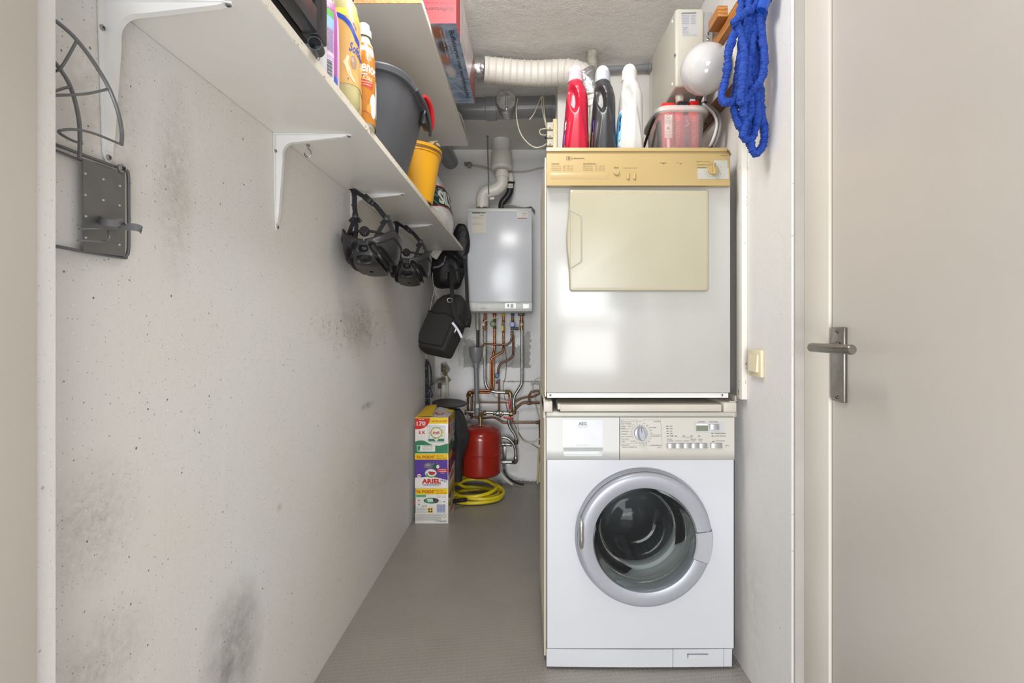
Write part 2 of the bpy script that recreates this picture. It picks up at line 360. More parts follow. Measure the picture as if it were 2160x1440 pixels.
for d_ in ('X', 'Y'):
    wv = floor_t.n('ShaderNodeTexWave', wave_type='BANDS', bands_direction=d_); floor_t.put(wv.inputs['Vector'], mp.outputs[0]); wv.inputs['Scale'].default_value = 2 * PI * 2 * 88 / 20; wv.inputs['Phase Offset'].default_value = -PI / 2; bars.append(floor_t.mapr(wv.outputs['Fac'], 0.35, 0.85))
mx = floor_t.n('ShaderNodeMix'); floor_t.put(mx.inputs[0], ck.outputs['Fac']); floor_t.put(mx.inputs[2], bars[0]); floor_t.put(mx.inputs[3], bars[1])
fc = floor_t.mix(floor_t.mapr(floor_t.noise(5, 4), 0.3, 0.7), lin((152, 147, 140)), lin((144, 139, 132)))
fc = floor_t.mix(floor_t.math('MULTIPLY', mx.outputs[0], 0.45), fc, lin((196, 191, 184)))
floor_t.put(floor_t.b.inputs['Base Color'], fc); floor_t.b.inputs['Roughness'].default_value = 0.36; floor_t.bump(mx.outputs[0], 0.55, 0.0012)
M_FLOOR = floor_t.m
M_SIL = mat('cream_frame_paint', (220, 214, 204), 0.34, 0, 0.02, 2)
M_DOOR = mat('cream_door_paint', (210, 204, 196), 0.36, 0, 0.03, 1.5, bump=0.08, bs=350)
struct('floor', MB().box(-0.9, 1.1, -1.0, 3.5, -0.06, 0), M_FLOOR)
struct('ceiling', MB().box(-0.9, 1.1, -0.4, 3.5, 2.37, 2.45), M_CEIL)
struct('wall_left', MB().box(-0.80, -0.66, 0.60, 3.5, 0, 2.37), M_LEFT)
struct('wall_back', MB().box(-0.66, 0.75, 3.37, 3.5, 0, 2.37), M_BACK)
wr = MB().prism([(0.69, 3.37), (0.69, 1.240), (0.697, 1.232), (0.85, 1.232), (0.85, 3.37)], 0, 2.37, 'z'); struct('wall_right', wr, M_RIGHT)
struct('trim_shade_strip', MB().box(0.6925, 0.77, 1.2275, 1.232, 0, 2.37), mat('painted_step_shade', (176, 172, 166), 0.5, 0, 0.03))  # added strip over the wall-end step, its shade put into the grey
struct('wall_chase', MB().box(0.145, 0.69, 2.30, 3.37, 1.5, 2.37, 0.003), mat('white_panel', (216, 212, 206), 0.5, 0, 0.03, 6))
# doorway edge on the left, wall stub and painted frame
e = MB().prism([(-0.80, 0.605), (-0.603, 0.605), (-0.5985, 0.601), (-0.5985, 0.30), (-0.80, 0.30)], 0, 2.37, 'z'); struct('wall_front', e, M_RIGHT)
e = MB().prism([(-0.80, 0.575), (-0.5955, 0.575), (-0.591, 0.569), (-0.591, 0.20), (-0.80, 0.20)], 0, 2.37, 'z'); struct('trim_1', e, M_SIL)
# right-hand door frame, door leaf and lever
struct('trim_2', MB().box(0.716, 0.80, 1.128, 1.2275, 0, 2.37, 0.002), M_SIL)
door = struct('door_1', MB().box(0.722, 0.762, 0.28, 1.124, 0.004, 2.36, 0.002), M_DOOR)
struct('door_seal', MB().box(0.735, 0.76, 1.1242, 1.1278, 0.004, 2.36), ink(70, 66, 60), door)
pl = MB().use(STEEL).box(0.7135, 0.7222, 1.070, 1.116, 0.921, 1.093, 0.0025)
for z in (0.931, 1.083): screw(pl, (0.7135, 1.093, z), (-1, 0, 0), 0.0045, STEEL, BLACK)
struct('escutcheon', pl, None, door)
lv = MB().use(STEEL).cyl((0.7135, 1.093, 1.046), (0.667, 1.093, 1.046), 0.0095, None, 20)
lv.lathe((0.66, 1.104, 1.046), (0, -1, 0), [(0, 0.0085), (0.002, 0.0103), (0.138, 0.0103), (0.141, 0.0085)], 24)
lv.cyl((0.712, 1.093, 1.046), (0.706, 1.093, 1.046), 0.014); struct('door_handle', lv, None, door)
# batten on the right wall with flaking paint
tb = NT('flaking_white_paint'); f = tb.mapr(tb.noise(60, 5, 0.7, tb.scaled((1, 1, 0.4))), 0.62, 0.66)
tb.put(tb.b.inputs['Base Color'], tb.mix(f, lin((226, 222, 214)), lin((112, 100, 88)))); tb.b.inputs['Roughness'].default_value = 0.5
struct('trim_3', MB().box(0.672, 0.69, 1.487, 1.527, 0.868, 2.02, 0.002), tb.m)
# ------------------------------------------------------------------ light switch
CREAMSW = mat('yellowed_switch_plastic', (226, 214, 180), 0.3, 0, 0.02)
s = thing('light_switch', 'yellowed cream rocker light switch on the right wall beside the washing machine', 'light switch', (0.69, 1.42, 0.985))
part('cover_plate', MB().box(0.679, 0.69, 1.381, 1.462, 0.947, 1.028, 0.004, 3), s, CREAMSW)
part('rocker', MB().rings([[V((0.680, 1.395, 0.962)), V((0.680, 1.449, 0.962)), V((0.680, 1.449, 1.014)), V((0.680, 1.395, 1.014))], [V((0.672, 1.396, 0.963)), V((0.672, 1.448, 0.963)), V((0.676, 1.448, 1.013)), V((0.676, 1.396, 1.013))]]), s, CREAMSW)
# ------------------------------------------------------------------ shelves
SH = mat('white_melamine', (228, 226, 221), 0.3, 0, 0.015, 4)
te = NT('chipped_melamine_edge'); f = te.mapr(te.noise(70, 4, 0.7), 0.60, 0.64)
te.put(te.b.inputs['Base Color'], te.mix(f, lin((232, 226, 212)), lin((168, 150, 120)))); te.b.inputs['Roughness'].default_value = 0.5; EDGE = te.m
CHIP = mat('raw_chipboard', (206, 168, 112), 0.85, 0, 0.2, 260, rgb2=(140, 100, 62), bump=0.6, bs=300, bd=0.002)
sh = thing('wall_shelf', 'long lower white melamine shelf on the left wall carrying bottles and buckets', 'shelf', (-0.53, 1.8, 1.598))
part('board', MB().use(SH).box(-0.659, -0.4145, 0.45, 3.04, 1.598, 1.616, 0.0008, 1), sh)
part('edge_strip', MB().use(EDGE).box(-0.4145, -0.413, 0.45, 3.04, 1.598, 1.616), sh, None, 'chipped cream edge strip')
sh = thing('wall_shelf', 'upper white melamine shelf near the ceiling carrying the buffet server box', 'shelf', (-0.5, 1.9, 2.065))
part('board', MB().use(SH).box(-0.659, -0.3185, 1.422, 2.52, 2.065, 2.083, 0.0008, 1), sh)
part('edge_strip', MB().use(CHIP).box(-0.659, -0.3185, 1.42, 1.422, 2.065, 2.083), sh, None, 'raw chipboard end')
part('edge_strip', MB().use(EDGE).box(-0.3185, -0.317, 1.42, 2.52, 2.065, 2.083), sh)
# brackets
BR = mat('white_bracket_paint', (232, 232, 232), 0.28, 0, 0.02)
def bracket(D, label):
    r = thing('shelf_bracket', label, 'shelf bracket', (-0.659, D, 1.598), 'white brackets under the lower shelf')
    x0 = -0.6592; zt = 1.5975
    m = MB().use(BR)
    m.rings([[V((x0, D - w_, z)), V((x0, D + w_, z)), V((x0 + .0022, D + w_, z)), V((x0 + .0022, D - w_, z))] for z, w_ in ((zt, .017), (zt - .04, .0165), (zt - .235, .009), (zt - .25, .004))])
    m.rings([[V((x, D - w_, zt)), V((x, D + w_, zt)), V((x, D + w_, zt - .0022)), V((x, D - w_, zt - .0022))] for x, w_ in ((x0, .017), (x0 + .04, .015), (x0 + .185, .008), (x0 + .198, .004))])
    n = 14; rib = [(x0, zt)]; out = [(x0 + .004, zt - .232), (x0 + .008, zt - .21), (x0 + .018, zt - .07)]
    for i in range(n + 1):
        a = PI + (PI / 2) * -i / n; out.append((x0 + .018 + .03 + .03 * math.cos(a), zt - .05 + .03 * math.sin(a)))
    out += [(x0 + .07, zt - .018), (x0 + .175, zt - .006), (x0 + .185, zt - .003)]
    m.prism([(x0, zt)] + [(x0, zt - .232)] + out + [(x0 + .185, zt)], D - .0055, D + .0055, 'y')
    part('bracket_arm', m, r)
    for p, ax in (((x0 + .002, D - .011, zt - .045), (1, 0, 0)), ((x0 + .002, D, zt - .241), (1, 0, 0)), ((x0 + .19, D, zt - .002), (0, 0, -1))):
        k = MB(); screw(k, p, ax, .0045, GALV, BLACK); part('screw', k, r)
    return r
bracket(0.743, 'white shelf bracket nearest the doorway, partly behind the wire rack')
for D, l in ((1.245, 'white shelf bracket beside the small cup hook'), (1.779, 'white shelf bracket behind the first bicycle helmet'), (2.30, 'white shelf bracket behind the second bicycle helmet, farthest in')): bracket(D, l)
k = MB().tube([(-.606, 1.309, 1.598), (-.606, 1.309, 1.588), (-.600, 1.309, 1.582), (-.598, 1.309, 1.572), (-.605, 1.309, 1.564), (-.614, 1.309, 1.567), (-.616, 1.309, 1.575)], .0016, 8, 6)
k.lathe((-.606, 1.309, 1.5965), (0, 0, -1), [(0, .005), (.002, .005)], 12)
single('cup_hook', k, GALV, 'small bare metal cup hook screwed under the lower shelf', 'hook', None, (-.606, 1.309, 1.598))
# ------------------------------------------------------------------ wire rack on the left wall
WIRE = mat('grey_coated_wire', (120, 121, 124), 0.38, 0.5, 0.05)
rk = thing('ironing_rack', 'grey wire ironing rack with perforated plate on the left wall near the doorway', 'rack', LW(200, 400))
def wire(pts, x, r=.0022, k=6): return MB().tube([P(a, b, (x if not isinstance(x, list) else x[i]) * F / (CX - a)) for i, (a, b) in enumerate(pts)], r, 8, k)
part('wire_hoop', wire([(111, 41), (125, 50), (160, 82), (200, 135), (232, 190), (250, 240), (257, 280), (256, 306)], .612, .0026), rk)
part('wire_hoop', wire([(108, 126), (120, 137), (145, 175), (160, 220), (168, 270), (168, 336)], .635, .0026), rk)
part('wire_rib', wire([(162, 85), (146, 115), (128, 143), (114, 151)], [.612, .618, .625, .635], .0018), rk)
part('wire_rib', wire([(231, 187), (180, 198), (117, 201), (108, 201)], [.612, .62, .63, .63], .0018), rk)
part('wire_rib', wire([(149, 183), (135, 186), (117, 192), (110, 195)], .632, .0018), rk)
part('wire_rib', wire([(254, 304), (200, 282), (160, 273), (128, 275), (126, 281), (150, 295), (173, 303)], [.612, .616, .62, .625, .63, .633, .635], .0018), rk)
part('frame_rod', wire([(50, 285), (117, 305), (190, 332), (246, 352), (264, 358), (270, 368), (271, 420), (271, 520), (266, 540), (258, 543), (175, 530), (117, 519), (40, 508)], .652, .0025, 5), rk)
part('frame_rod', wire([(50, 296), (117, 317), (166, 336), (215, 350), (262, 370)], .655, .0018, 4), rk)
tp = NT('perforated_grey_plate'); tp.put(tp.b.inputs['Base Color'], tp.mix(tp.noise(30, 3), lin((122, 122, 122)), lin((108, 108, 108)))); tp.b.inputs['Metallic'].default_value = 0.3; tp.b.inputs['Roughness'].default_value = .45
cn = [P(a, b, .650 * F / (CX - a)) for a, b in ((172, 334), (261, 367), (262, 541), (174, 530))]
pm = MB().use(tp.m); pm.rings([cn, [c + V((.002, 0, 0)) for c in cn]])
def onpl(a, b): return P(a, b, .6475 * F / (CX - a))
for a, b in ((180, 366), (218, 378), (253, 392), (180, 411), (218, 422), (252, 433), (181, 456), (181, 501), (252, 516)):
    pm.use(ink(205, 203, 198)).cyl(onpl(a, b) + V((-.001, 0, 0)), onpl(a, b) + V((.0006, 0, 0)), .0016, None, 12)
part('plate', pm, rk)
k = MB(); screw(k, P(255, 356, .648 * F / (CX - 255)), (1, 0, 0), .0075, GALV, BLACK); part('screw', k, rk)
for pts in ([(165, 483), (210, 483), (249, 487)], [(163, 507), (215, 510), (248, 514)], [(228, 484), (229, 505), (216, 508)]):
    part('wire_clip', wire(pts, [.632, .625, .632][:len(pts)], .0013), rk)
hk = MB().ribbon([P(a, b, x * F / (CX - a)) for a, b, x in ((207, 462, .648), (218, 468, .63), (240, 471, .62), (258, 468, .617), (258, 478, .617), (276, 478, .607), (290, 480, .60), (297, 484, .598), (296, 488, .6))], .011, .0016, (0, .25, 1), 4)
part('cable_hook', hk, rk, WIRE, 'bent grey metal hook')
for o in rk.children:
    if not o.data.materials: o.data.materials.append(WIRE)
# ------------------------------------------------------------------ washing machine
WD = 1.515                                             # its front plane
def X(px, D=WD): return (px - CX) / F * D
def Z(py, D=WD): return HC - (py - CY) / F * D
def pm_(D): return (lambda u, v, h: P(u, v, (D(v) if callable(D) else D) - h))   # printing on an upright front at depth D, laid out at the photo's scale
XL, XR = X(1153), X(1549)
WW = mat('white_washer_enamel', (206, 208, 213), 0.2, 0, 0.01, 3, bump=0.05, bs=300, bd=0.0005)
WC = mat('washer_panel_plastic', (192, 189, 180), 0.4, 0, 0.012, 4)
SILV = mat('silver_painted_plastic', (166, 168, 176), 0.33, 0.25, 0.02, 80)
SILB = mat('silver_buttons', (158, 158, 158), 0.3, 0.3, 0.04, 80)
wm = thing('washing_machine', 'white front-loading washing machine with a silver porthole, standing on the floor', 'washing machine', ((XL + XR) / 2, 1.8, 0))
zt, zb = Z(970), Z(1367)
cxp, czp, rh = X(1355), Z(1130), 0.186
# front panel with a round hole, sides and back
m = MB().use(WW); N = 96; x0, x1, z0, z1 = XL, XR, zb, zt
def onrect(a):
    c, s_ = math.cos(a), math.sin(a); ts = []
    if c > 1e-9: ts.append((x1 - cxp) / c)
    if c < -1e-9: ts.append((x0 - cxp) / c)
    if s_ > 1e-9: ts.append((z1 - czp) / s_)
    if s_ < -1e-9: ts.append((z0 - czp) / s_)
    t = min(ts); return V((cxp + c * t, WD, czp + s_ * t))
ang = sorted([2 * PI * i / N for i in range(N)] + [math.atan2(z - czp, x - cxp) % (2 * PI) for x in (x0, x1) for z in (z0, z1)])
m.rings([[onrect(a) for a in ang], [V((cxp + rh * math.cos(a), WD, czp + rh * math.sin(a))) for a in ang], [V((cxp + rh * math.cos(a), WD + .02, czp + rh * math.sin(a))) for a in ang]], False, False)
T_ = .002
m.box(XL, XL + T_, WD, 2.10, zb, Z(868)); m.box(XR - T_, XR, WD, 2.10, zb, Z(868)); m.box(XL, XR, 2.098, 2.10, zb, Z(868)); m.box(XL, XR, WD + .01, 2.1, zb, zb + .002)
part('body', m, wm)
part('worktop', MB().use(WC).box(XL - .002, XR + .002, WD - .006, 2.105, Z(880), Z(868), .004, 3), wm)
# plinth
m = MB().use(WW); yb = lambda px: Z(1405 + 8 * math.sin(PI * min(1, (px - 1153) / 390)) + 0)
for a, b in ((1153, 1418.5), (1419.5, 1526.5), (1527.3, 1546)):
    n = 12; top = []; bot = []
    for i in range(n + 1):
        px = a + (b - a) * i / n; bow = .004 * math.sin(PI * (px - 1153) / 393)
        top.append((X(px), bow)); bot.append((X(px + (-4 if (b == 1546 and i == n) else 0)), bow))
    for i in range(n):
        (xa, ba), (xb_, bb) = top[i], top[i + 1]; (xc, _), (xd, _) = bot[i], bot[i + 1]
        m.add([(xa, WD - ba, zb - .0015), (xb_, WD - bb, zb - .0015), (xd, WD - bb + .003, 0.010), (xc, WD - ba + .003, 0.010), (xa, WD + .03, zb - .0015), (xb_, WD + .03, zb - .0015), (xd, WD + .03, .01), (xc, WD + .03, .01)],
              [[0, 1, 2, 3], [0, 4, 5, 1], [3, 2, 6, 7]] + ([[0, 3, 7, 4]] if i == 0 else []) + ([[1, 5, 6, 2]] if i == n - 1 else []))
part('plinth', m, wm)
k = MB(pm_(WD - .0045)); G = ink(176, 178, 182); k.q(1450, 1494, 1379, 1388, ink(204, 206, 210)); k.lift(); k.q(1450, 1494, 1379, 1381, ink(140, 142, 148)); k.q(1450, 1452, 1379, 1388)
part('filter_flap_grip', k, wm)
for i, (x, z) in enumerate(((XL + .04, WD + .05), (XR - .04, WD + .05), (XL + .04, 2.05), (XR - .04, 2.05))):
    part('foot', MB().cyl((x, z, 0), (x, z, .05), .018), wm, BLACK)
# control panel: drawer on the left, fascia on the right, both sloped back to the top and curled out at their lower edge
def pD(v): return WD - .018 - (v - 880) / 90 * .018 if v < 950 else WD - .032
def fascia(a, b, m_, top=880, bot=970, dy=0):
    r = []
    prof = [(top, WD + .01), (top, pD(top)), (948, pD(948) - .001), (956, WD - .034), (964, WD - .028), (968, WD - .012), (970, WD)]
    return MB().use(m_).rings([[V((X(px_, d), d, Z(v, d))) for v, d in prof] + [V((X(px_), WD + .01, Z(970)))] for px_ in (a, b)])
M_DR = mat('detergent_drawer_plastic', (196, 196, 194), 0.38, 0, 0.01, 4)
dr = part('detergent_drawer', fascia(1153.4, 1306.3, M_DR), wm)
fs_ = part('control_panel', fascia(1307.3, 1549, WC), wm)
k = MB(lambda u, v, h: P(u, v, pD(v) - h - .0012), -1); k.q(1187, 1272, 885, 942, ink(206, 207, 212, .25), 1, 2); k.lift(.0003)
D_ = ink(70, 72, 78); k.t('AEG', 1229, 896, 6, D_, 17, 'C', .02); k.t('Electrolux', 1229, 901.5, 2.2, ink(110, 110, 116), 16, 'C'); k.t('L  A  V  A  M  A  T', 1229, 940, 3, ink(110, 112, 118), 27, 'C')
k.line([(1216, 898.5), (1222, 897), (1236, 897), (1241, 898.5)], .4, D_); part('detergent_label', k, dr)
k = MB(lambda u, v, h: P(u, v, WD - .0362 - h)).use(ink(196, 200, 198)); k.poly([(1187.5, 945), (1272.5, 945), (1272, 958), (1268, 962), (1192, 962), (1188, 958)]); k.lift(); k.q(1189, 1271, 945, 951, ink(160, 166, 166)); k.q(1190, 1264, 952, 957, ink(216, 220, 220)); part('drawer_grip', k, dr)
# printing on the fascia, laid out in the units of its close-up (8 per px)
k = MB(lambda u, v, h: P(1290 + u / 8, 870 + v / 8, pD(870 + v / 8) - h - .0010), -1); g = ink(84, 82, 84); L_ = ink(120, 118, 118)
for tx, u, v, w_ in (('ECO', 148, 150, 52), ('KORT INTENSIEF', 152, 198, 185), ('30 MIN. - 3 KG', 152, 238, 175), ('DEKENS', 155, 273, 92), ('CENTRIFUG.', 162, 328, 135), ('POMPEN', 162, 370, 108), ('KORT SPOELEN', 162, 413, 175),
                     ('WOL PLUS', 168, 465, 125), ('ZIJDE', 168, 495, 65), ('KOUD', 322, 490, 76), ('FIJNE WAS', 168, 555, 133), ('SILENT SYSTEM PLUS', 176, 593, 250), ('UIT', 466, 152, 32), ('KATOEN', 714, 154, 100),
                     ('95', 545, 192, 24), ('60', 590, 222, 28), ('40-60 MIX', 630, 258, 128), ('40', 650, 305, 28), ('30', 662, 355, 28), ('60 SYNTHETICA', 660, 404, 172), ('40', 640, 450, 28), ('30', 612, 492, 28), ('40', 570, 520, 28),
                     ('40', 518, 534, 30), ('30', 466, 534, 28), ('30', 408, 516, 28), ('STRIJKVRIJ PLUS', 655, 557, 190), ('BELLA', 778, 596, 72), ('1600', 978, 238, 50), ('1200', 978, 278, 50), ('800', 984, 318, 42), ('400', 988, 360, 40), ('SPOEL', 990, 392, 55), ('STOP', 992, 408, 50),
                     ('CENTRI-', 932, 456, 88), ('FUGEREN', 935, 485, 112), ('VOORWAS', 1072, 485, 120), ('VLEKKEN', 1206, 485, 104), ('BEHOED-', 1335, 456, 100), ('ZAAM', 1340, 484, 72), ('EXTRA', 1466, 456, 74), ('KORT', 1470, 484, 62),
                     ('LOOPTIJD', 1458, 162, 118), ('STARTUITSTEL', 1646, 162, 150), ('OVERDOSERING', 1742, 360, 190), ('EXTRA SPOELEN', 1745, 402, 184), ('START/PAUZE', 1756, 484, 156), ('7', 1922, 580, 22), ('KG', 1948, 562, 38)):
    k.t(tx, u, v, 34 if tx == '7' else 15, g, w_, 'L', .02)
k.yd = 1
for pts in ([(135, 122), (436, 122), (436, 175)], [(205, 148), (428, 148), (428, 208)], [(135, 122), (158, 562), (556, 562), (556, 530)], [(160, 520), (415, 520)], [(530, 175), (526, 122), (826, 124), (846, 370), (650, 370)], [(830, 382), (846, 382), (858, 562), (586, 560), (584, 530)],
            [(345, 198), (385, 198), (398, 232)], [(330, 235), (360, 237), (368, 262)], [(262, 272), (345, 272), (350, 300)], [(310, 325), (343, 325), (348, 345)], [(282, 368), (352, 368), (358, 386)], [(340, 410), (366, 410), (374, 424)], [(155, 290), (290, 292)], [(160, 430), (300, 432)],
            [(1216, 430), (1216, 420), (1268, 420)], [(1306, 420), (1358, 420), (1358, 430)]): k.line(pts, 4, L_)
k.q(150, 320, 162, 170, ink(170, 166, 190)); k.disc(487, 345, 121, ink(196, 196, 198), None, 40)
for i in range(22):
    a = PI / 2 + 2 * PI * (i + .5) / 22; k.disc(492 + 158 * math.cos(a), 352 - 150 * math.sin(a), 5, g, None, 8)
for u, v in ((918, 230), (920, 270), (924, 312), (926, 352), (930, 394), (1064, 394), (1196, 394), (1328, 394), (1458, 394), (1680, 352), (1686, 394), (1696, 486)): k.q(u, u + 42, v - 5, v + 5, g)
k.disc(1288, 420, 14, L_, None, 14); k.q(1410, 1908, 170, 328, ink(188, 188, 192)); k.lift(.0003); k.disc(1288, 420, 10, WC, None, 14); k.disc(487, 345, 112, ink(226, 226, 230), None, 40)
k.q(1425, 1622, 190, 216, ink(222, 222, 218)); k.q(1428, 1630, 218, 310, ink(118, 126, 108, .2)); part('panel_print', k, fs_)
def ppt(u, v, h): return P(1290 + u / 8, 870 + v / 8, pD(870 + v / 8) - h)
for u0, u1, v0, v1, nm in ((1666, 1806, 192, 292, 'delay_button'), (1684, 1858, 510, 604, 'start_button')) + tuple((942 + 134 * i, 1072 + 134 * i, 514, 606, 'option_button') for i in range(5)):
    a, b = ppt(u0, v1, .008), ppt(u1, v0, .0); a, b = (min(a.x, b.x), min(a.z, b.z)), (max(a.x, b.x), max(a.z, b.z)); d = pD(870 + (v0 + v1) / 16)
    mm = MB().use(SILB).prism([(a[0], d), (a[0], d - .003), (a[0] + .002, d - .0045), (b[0] - .004, d - .0075), (b[0] - .001, d - .006), (b[0], d)], a[1], b[1], 'z'); part(nm, mm, fs_)
c = ppt(490, 345, 0); mm = MB().use(SILV); mm.lathe(c, (0, -1, 0), [(0, .0215), (.006, .0212), (.008, .020), (.010, .0)], 40, False, False)
R = Matrix.Rotation(math.radians(-8), 4, 'Y'); mm.T = Matrix.Translation(c) @ R
mm.rings([[V((math.cos(2 * PI * j / 32) * sx * (1 if abs(math.cos(2 * PI * j / 32)) < .8 else .9), -y, math.sin(2 * PI * j / 32) * sz)) for j in range(32)] for y, sx, sz in ((.006, .0145, .0225), (.014, .0125, .0225), (.020, .0108, .021), (.022, .009, .019))], False, True)
mm.use(BLACK).box(-.0008, .0008, -.0228, -.0215, .006, .021); part('programme_knob', mm, fs_)
# porthole door: silver ring, glass bowl, grip, hinge
dcx, dcz = X(1355), Z(1128.5); ro = .2165; pt = MB().use(SILV)
ic = V((X(1354, 1.46), 0, Z(1137, 1.46)))
def ringat(c, r, y, n=96): return [V((c[0] + r * math.cos(2 * PI * j / n), y, c[1] + r * math.sin(2 * PI * j / n))) for j in range(n)]
oc = (dcx, dcz)
prof = [(ro - .004, WD - .001), (ro, WD - .006), (ro - .001, WD - .014), (ro - .007, WD - .020), (ro - .0085, WD - .024), (ro - .0065, WD - .028), (ro - .007, WD - .034), (ro - .0095, WD - .0385), (ro - .013, WD - .041), (.196, WD - .0425), (.178, WD - .0415), (.1665, WD - .0395), (.1635, WD - .0385), (.1615, WD - .035), (.158, WD - .018), (.156, WD - .004)]
pt.rings([ringat(oc, r, y) for r, y in prof], False, False)
pd = part('porthole_door', pt, wm)
dk = ink(96, 98, 104)
mm = MB().use(dk).rings([ringat(oc, ro - .0078, WD - .0215), ringat(oc, ro - .0062, WD - .0225), ringat(oc, ro - .0062, WD - .0245), ringat(oc, ro - .0078, WD - .0255)], False, False); part('ring_seam', mm, pd)
def arcseg(a0, a1, ri, rq, y0, y1, m_, n=14, mb=None):
    mb = (mb or MB()).use(m_); rs = []
    for i in range(n + 1):
        a = math.radians(a0 + (a1 - a0) * i / n); d = V((math.cos(a), 0, math.sin(a))); o = V((dcx, 0, dcz))
        rs.append([o + d * ri + V((0, y0, 0)), o + d * (ri + .004) + V((0, y1, 0)), o + d * (rq - .006) + V((0, y1 + .001, 0)), o + d * rq + V((0, y0 + .006, 0)), o + d * rq + V((0, y0 + .01, 0)), o + d * ri + V((0, y0 + .01, 0))])
    return mb.rings(rs)
gr = arcseg(-20, 8.2, .158, .2125, WD - .0395, WD - .0445, mat('silver_grip', (178, 179, 184), 0.36, 0.15, 0.01, 80))
part('door_grip', gr, pd)
[part('grip_seam', arcseg(a_, a_ + .7, .160, .2115, WD - .038, WD - .0430, dk, 2), pd) for a_ in (8.2, -20.7)]
hg = MB().use(CHROME); hg.rings([[V((X(1221 + 0, 1.47) + x, WD - .046 - y, Z(1123, 1.47) + z)) for x, y, z in
    [(.001 + .0 * i, .0, 0)]] for i in range(0)], False, False) if False else None
hg.lathe((X(1226, 1.47), WD - .047, Z(1157, 1.47)), (0, 0, 1), [(0, .003), (.006, .0075), (.03, .009), (.05, .008), (.07, .009), (.09, .0055), (.096, .002)], 20); part('hinge_cover', hg, pd)
GLASS = clear('porthole_glass', (214, 220, 220), 0.02, 0.02, 1.22)
gcx, gcz = dcx - .001, dcz - .006
bowl = [(.1585, WD - .040), (.156, WD - .030), (.146, WD - .010), (.137, WD + .02), (.130, WD + .05), (.126, WD + .072), (.120, WD + .082), (.104, WD + .086), (.088, WD + .082), (.07, WD + .074), (.0498, WD + .068), (.02, WD + .064), (.0, WD + .063)]
mm = MB().use(GLASS).rings([ringat((gcx, gcz + .004), r, y) for r, y in bowl], False, False); part('glass_bowl', mm, pd)
gas = mat('grey_door_gasket', (186, 188, 186), 0.4, 0, 0.05, 10)
mm = MB().use(gas).rings([ringat((cxp, czp), r, y) for r, y in ((rh, WD + .012), (.178, WD + .006), (.172, WD + .006), (.168, WD + .02), (.160, WD + .04), (.163, WD + .055), (.157, WD + .07), (.150, WD + .085), (.138, WD + .088), (.134, WD + .096), (.136, WD + .12))], False, False); part('gasket', mm, wm)
tdrum = NT('perforated_drum_steel'); vo = tdrum.n('ShaderNodeTexVoronoi'); vo.inputs['Scale'].default_value = 95; vo.inputs['Randomness'].default_value = 0.15; tdrum.put(vo.inputs['Vector'], tdrum.pos())
tdrum.put(tdrum.b.inputs['Base Color'], tdrum.mix(tdrum.mapr(vo.outputs['Distance'], .2, .3), lin((20, 20, 22)), lin((92, 92, 96)))); tdrum.b.inputs['Metallic'].default_value = .9; tdrum.b.inputs['Roughness'].default_value = .35
mm = MB().use(tdrum.m).rings([ringat((cxp, czp), r, y) for r, y in ((.137, WD + .115), (.15, WD + .13), (.235, WD + .14), (.235, WD + .46))], False, True)
for a in (35, 155, 275):
    d = V((math.cos(math.radians(a)), 0, math.sin(math.radians(a)))); t2 = V((-d.z, 0, d.x)); o = V((cxp, 0, czp))
    mm.rings([[o + d * .234 + t2 * (-.045) + V((0, y, 0)), o + d * .19 + t2 * -.012 + V((0, y, 0)), o + d * .19 + t2 * .012 + V((0, y, 0)), o + d * .234 + t2 * .045 + V((0, y, 0))] for y in (WD + .15, WD + .45)])
part('drum', mm, wm)
part('side_strip', MB().use(CREAM).box(XL - .006, XL - .001, WD + .04, 2.09, .02, Z(868)), wm)
# ------------------------------------------------------------------ stacking frame between the machines
sf = thing('stacking_frame', 'cream stacking frame with a pull-out tray between the dryer and the washing machine', 'stacking frame', ((XL + XR) / 2, 1.8, Z(868)))
SFM = mat('cream_stacking_plastic', (196, 190, 178), 0.42, 0, 0.02)
part('side_rail', MB().use(SFM).box(XL - .010, XL + .018, WD - .012, 2.08, Z(868) + .001, Z(846), .002).box(XL - .010, XL - .0065, WD - .008, WD + .2, Z(880), Z(840)), sf)
part('side_rail', MB().use(SFM).box(XR - .040, XR + .0, WD - .014, 2.08, Z(868) + .001, Z(848), .002).box(XR + .0024, XR + .0045, WD - .004, WD + .2, Z(878), Z(834)).box(XR - .016, XR + .0045, WD - .004, WD + .2, Z(848), Z(846)), sf)
part('tray', MB().use(SFM).box(X(1181), X(1518), WD - .014, WD - .006, Z(866), Z(852), .001).box(X(1181), X(1518), WD - .006, 2.0, Z(852) - .002, Z(852)).prism([(X(1176), WD - .01), (X(1181), WD - .01), (X(1181), WD + .1), (X(1176), WD + .1)], Z(862), Z(851), 'z'), sf)
# ------------------------------------------------------------------ tumble dryer
ZT, ZB = Z(312), Z(839)
XD = X(1540.5)
YEL = mat('yellowed_panel_plastic', (178, 155, 108), 0.34, 0, 0.03, 3, rgb2=(172, 148, 99))
DRC = mat('yellowed_door_plastic', (178, 172, 150), 0.28, 0, 0.02, 3, rgb2=(172, 165, 140))
dy = thing('tumble_dryer', 'white tumble dryer with yellowed control panel, stacked on the washing machine', 'tumble dryer', ((XL + XD) / 2, 1.8, ZB))
m = MB().use(WHITE); m.box(XL, XD, WD, 2.09, Z(828), ZT - .004, .002, 2); part('body', m, dy)
m = MB().use(WHITEP).box(XL + .002, XD - .005, WD + .004, 2.08, ZB, Z(829))
part('base_strip', m, dy)
for px in (1161, 1524):
    k = MB(); screw(k, (X(px), WD + .004, Z(833.5)), (0, -1, 0), .0038, GALV, BLACK); part('screw', k, dy)
def yD(v): return WD - .006 - (v - 318) / 75 * .022
m = MB().use(YEL)
rs = []
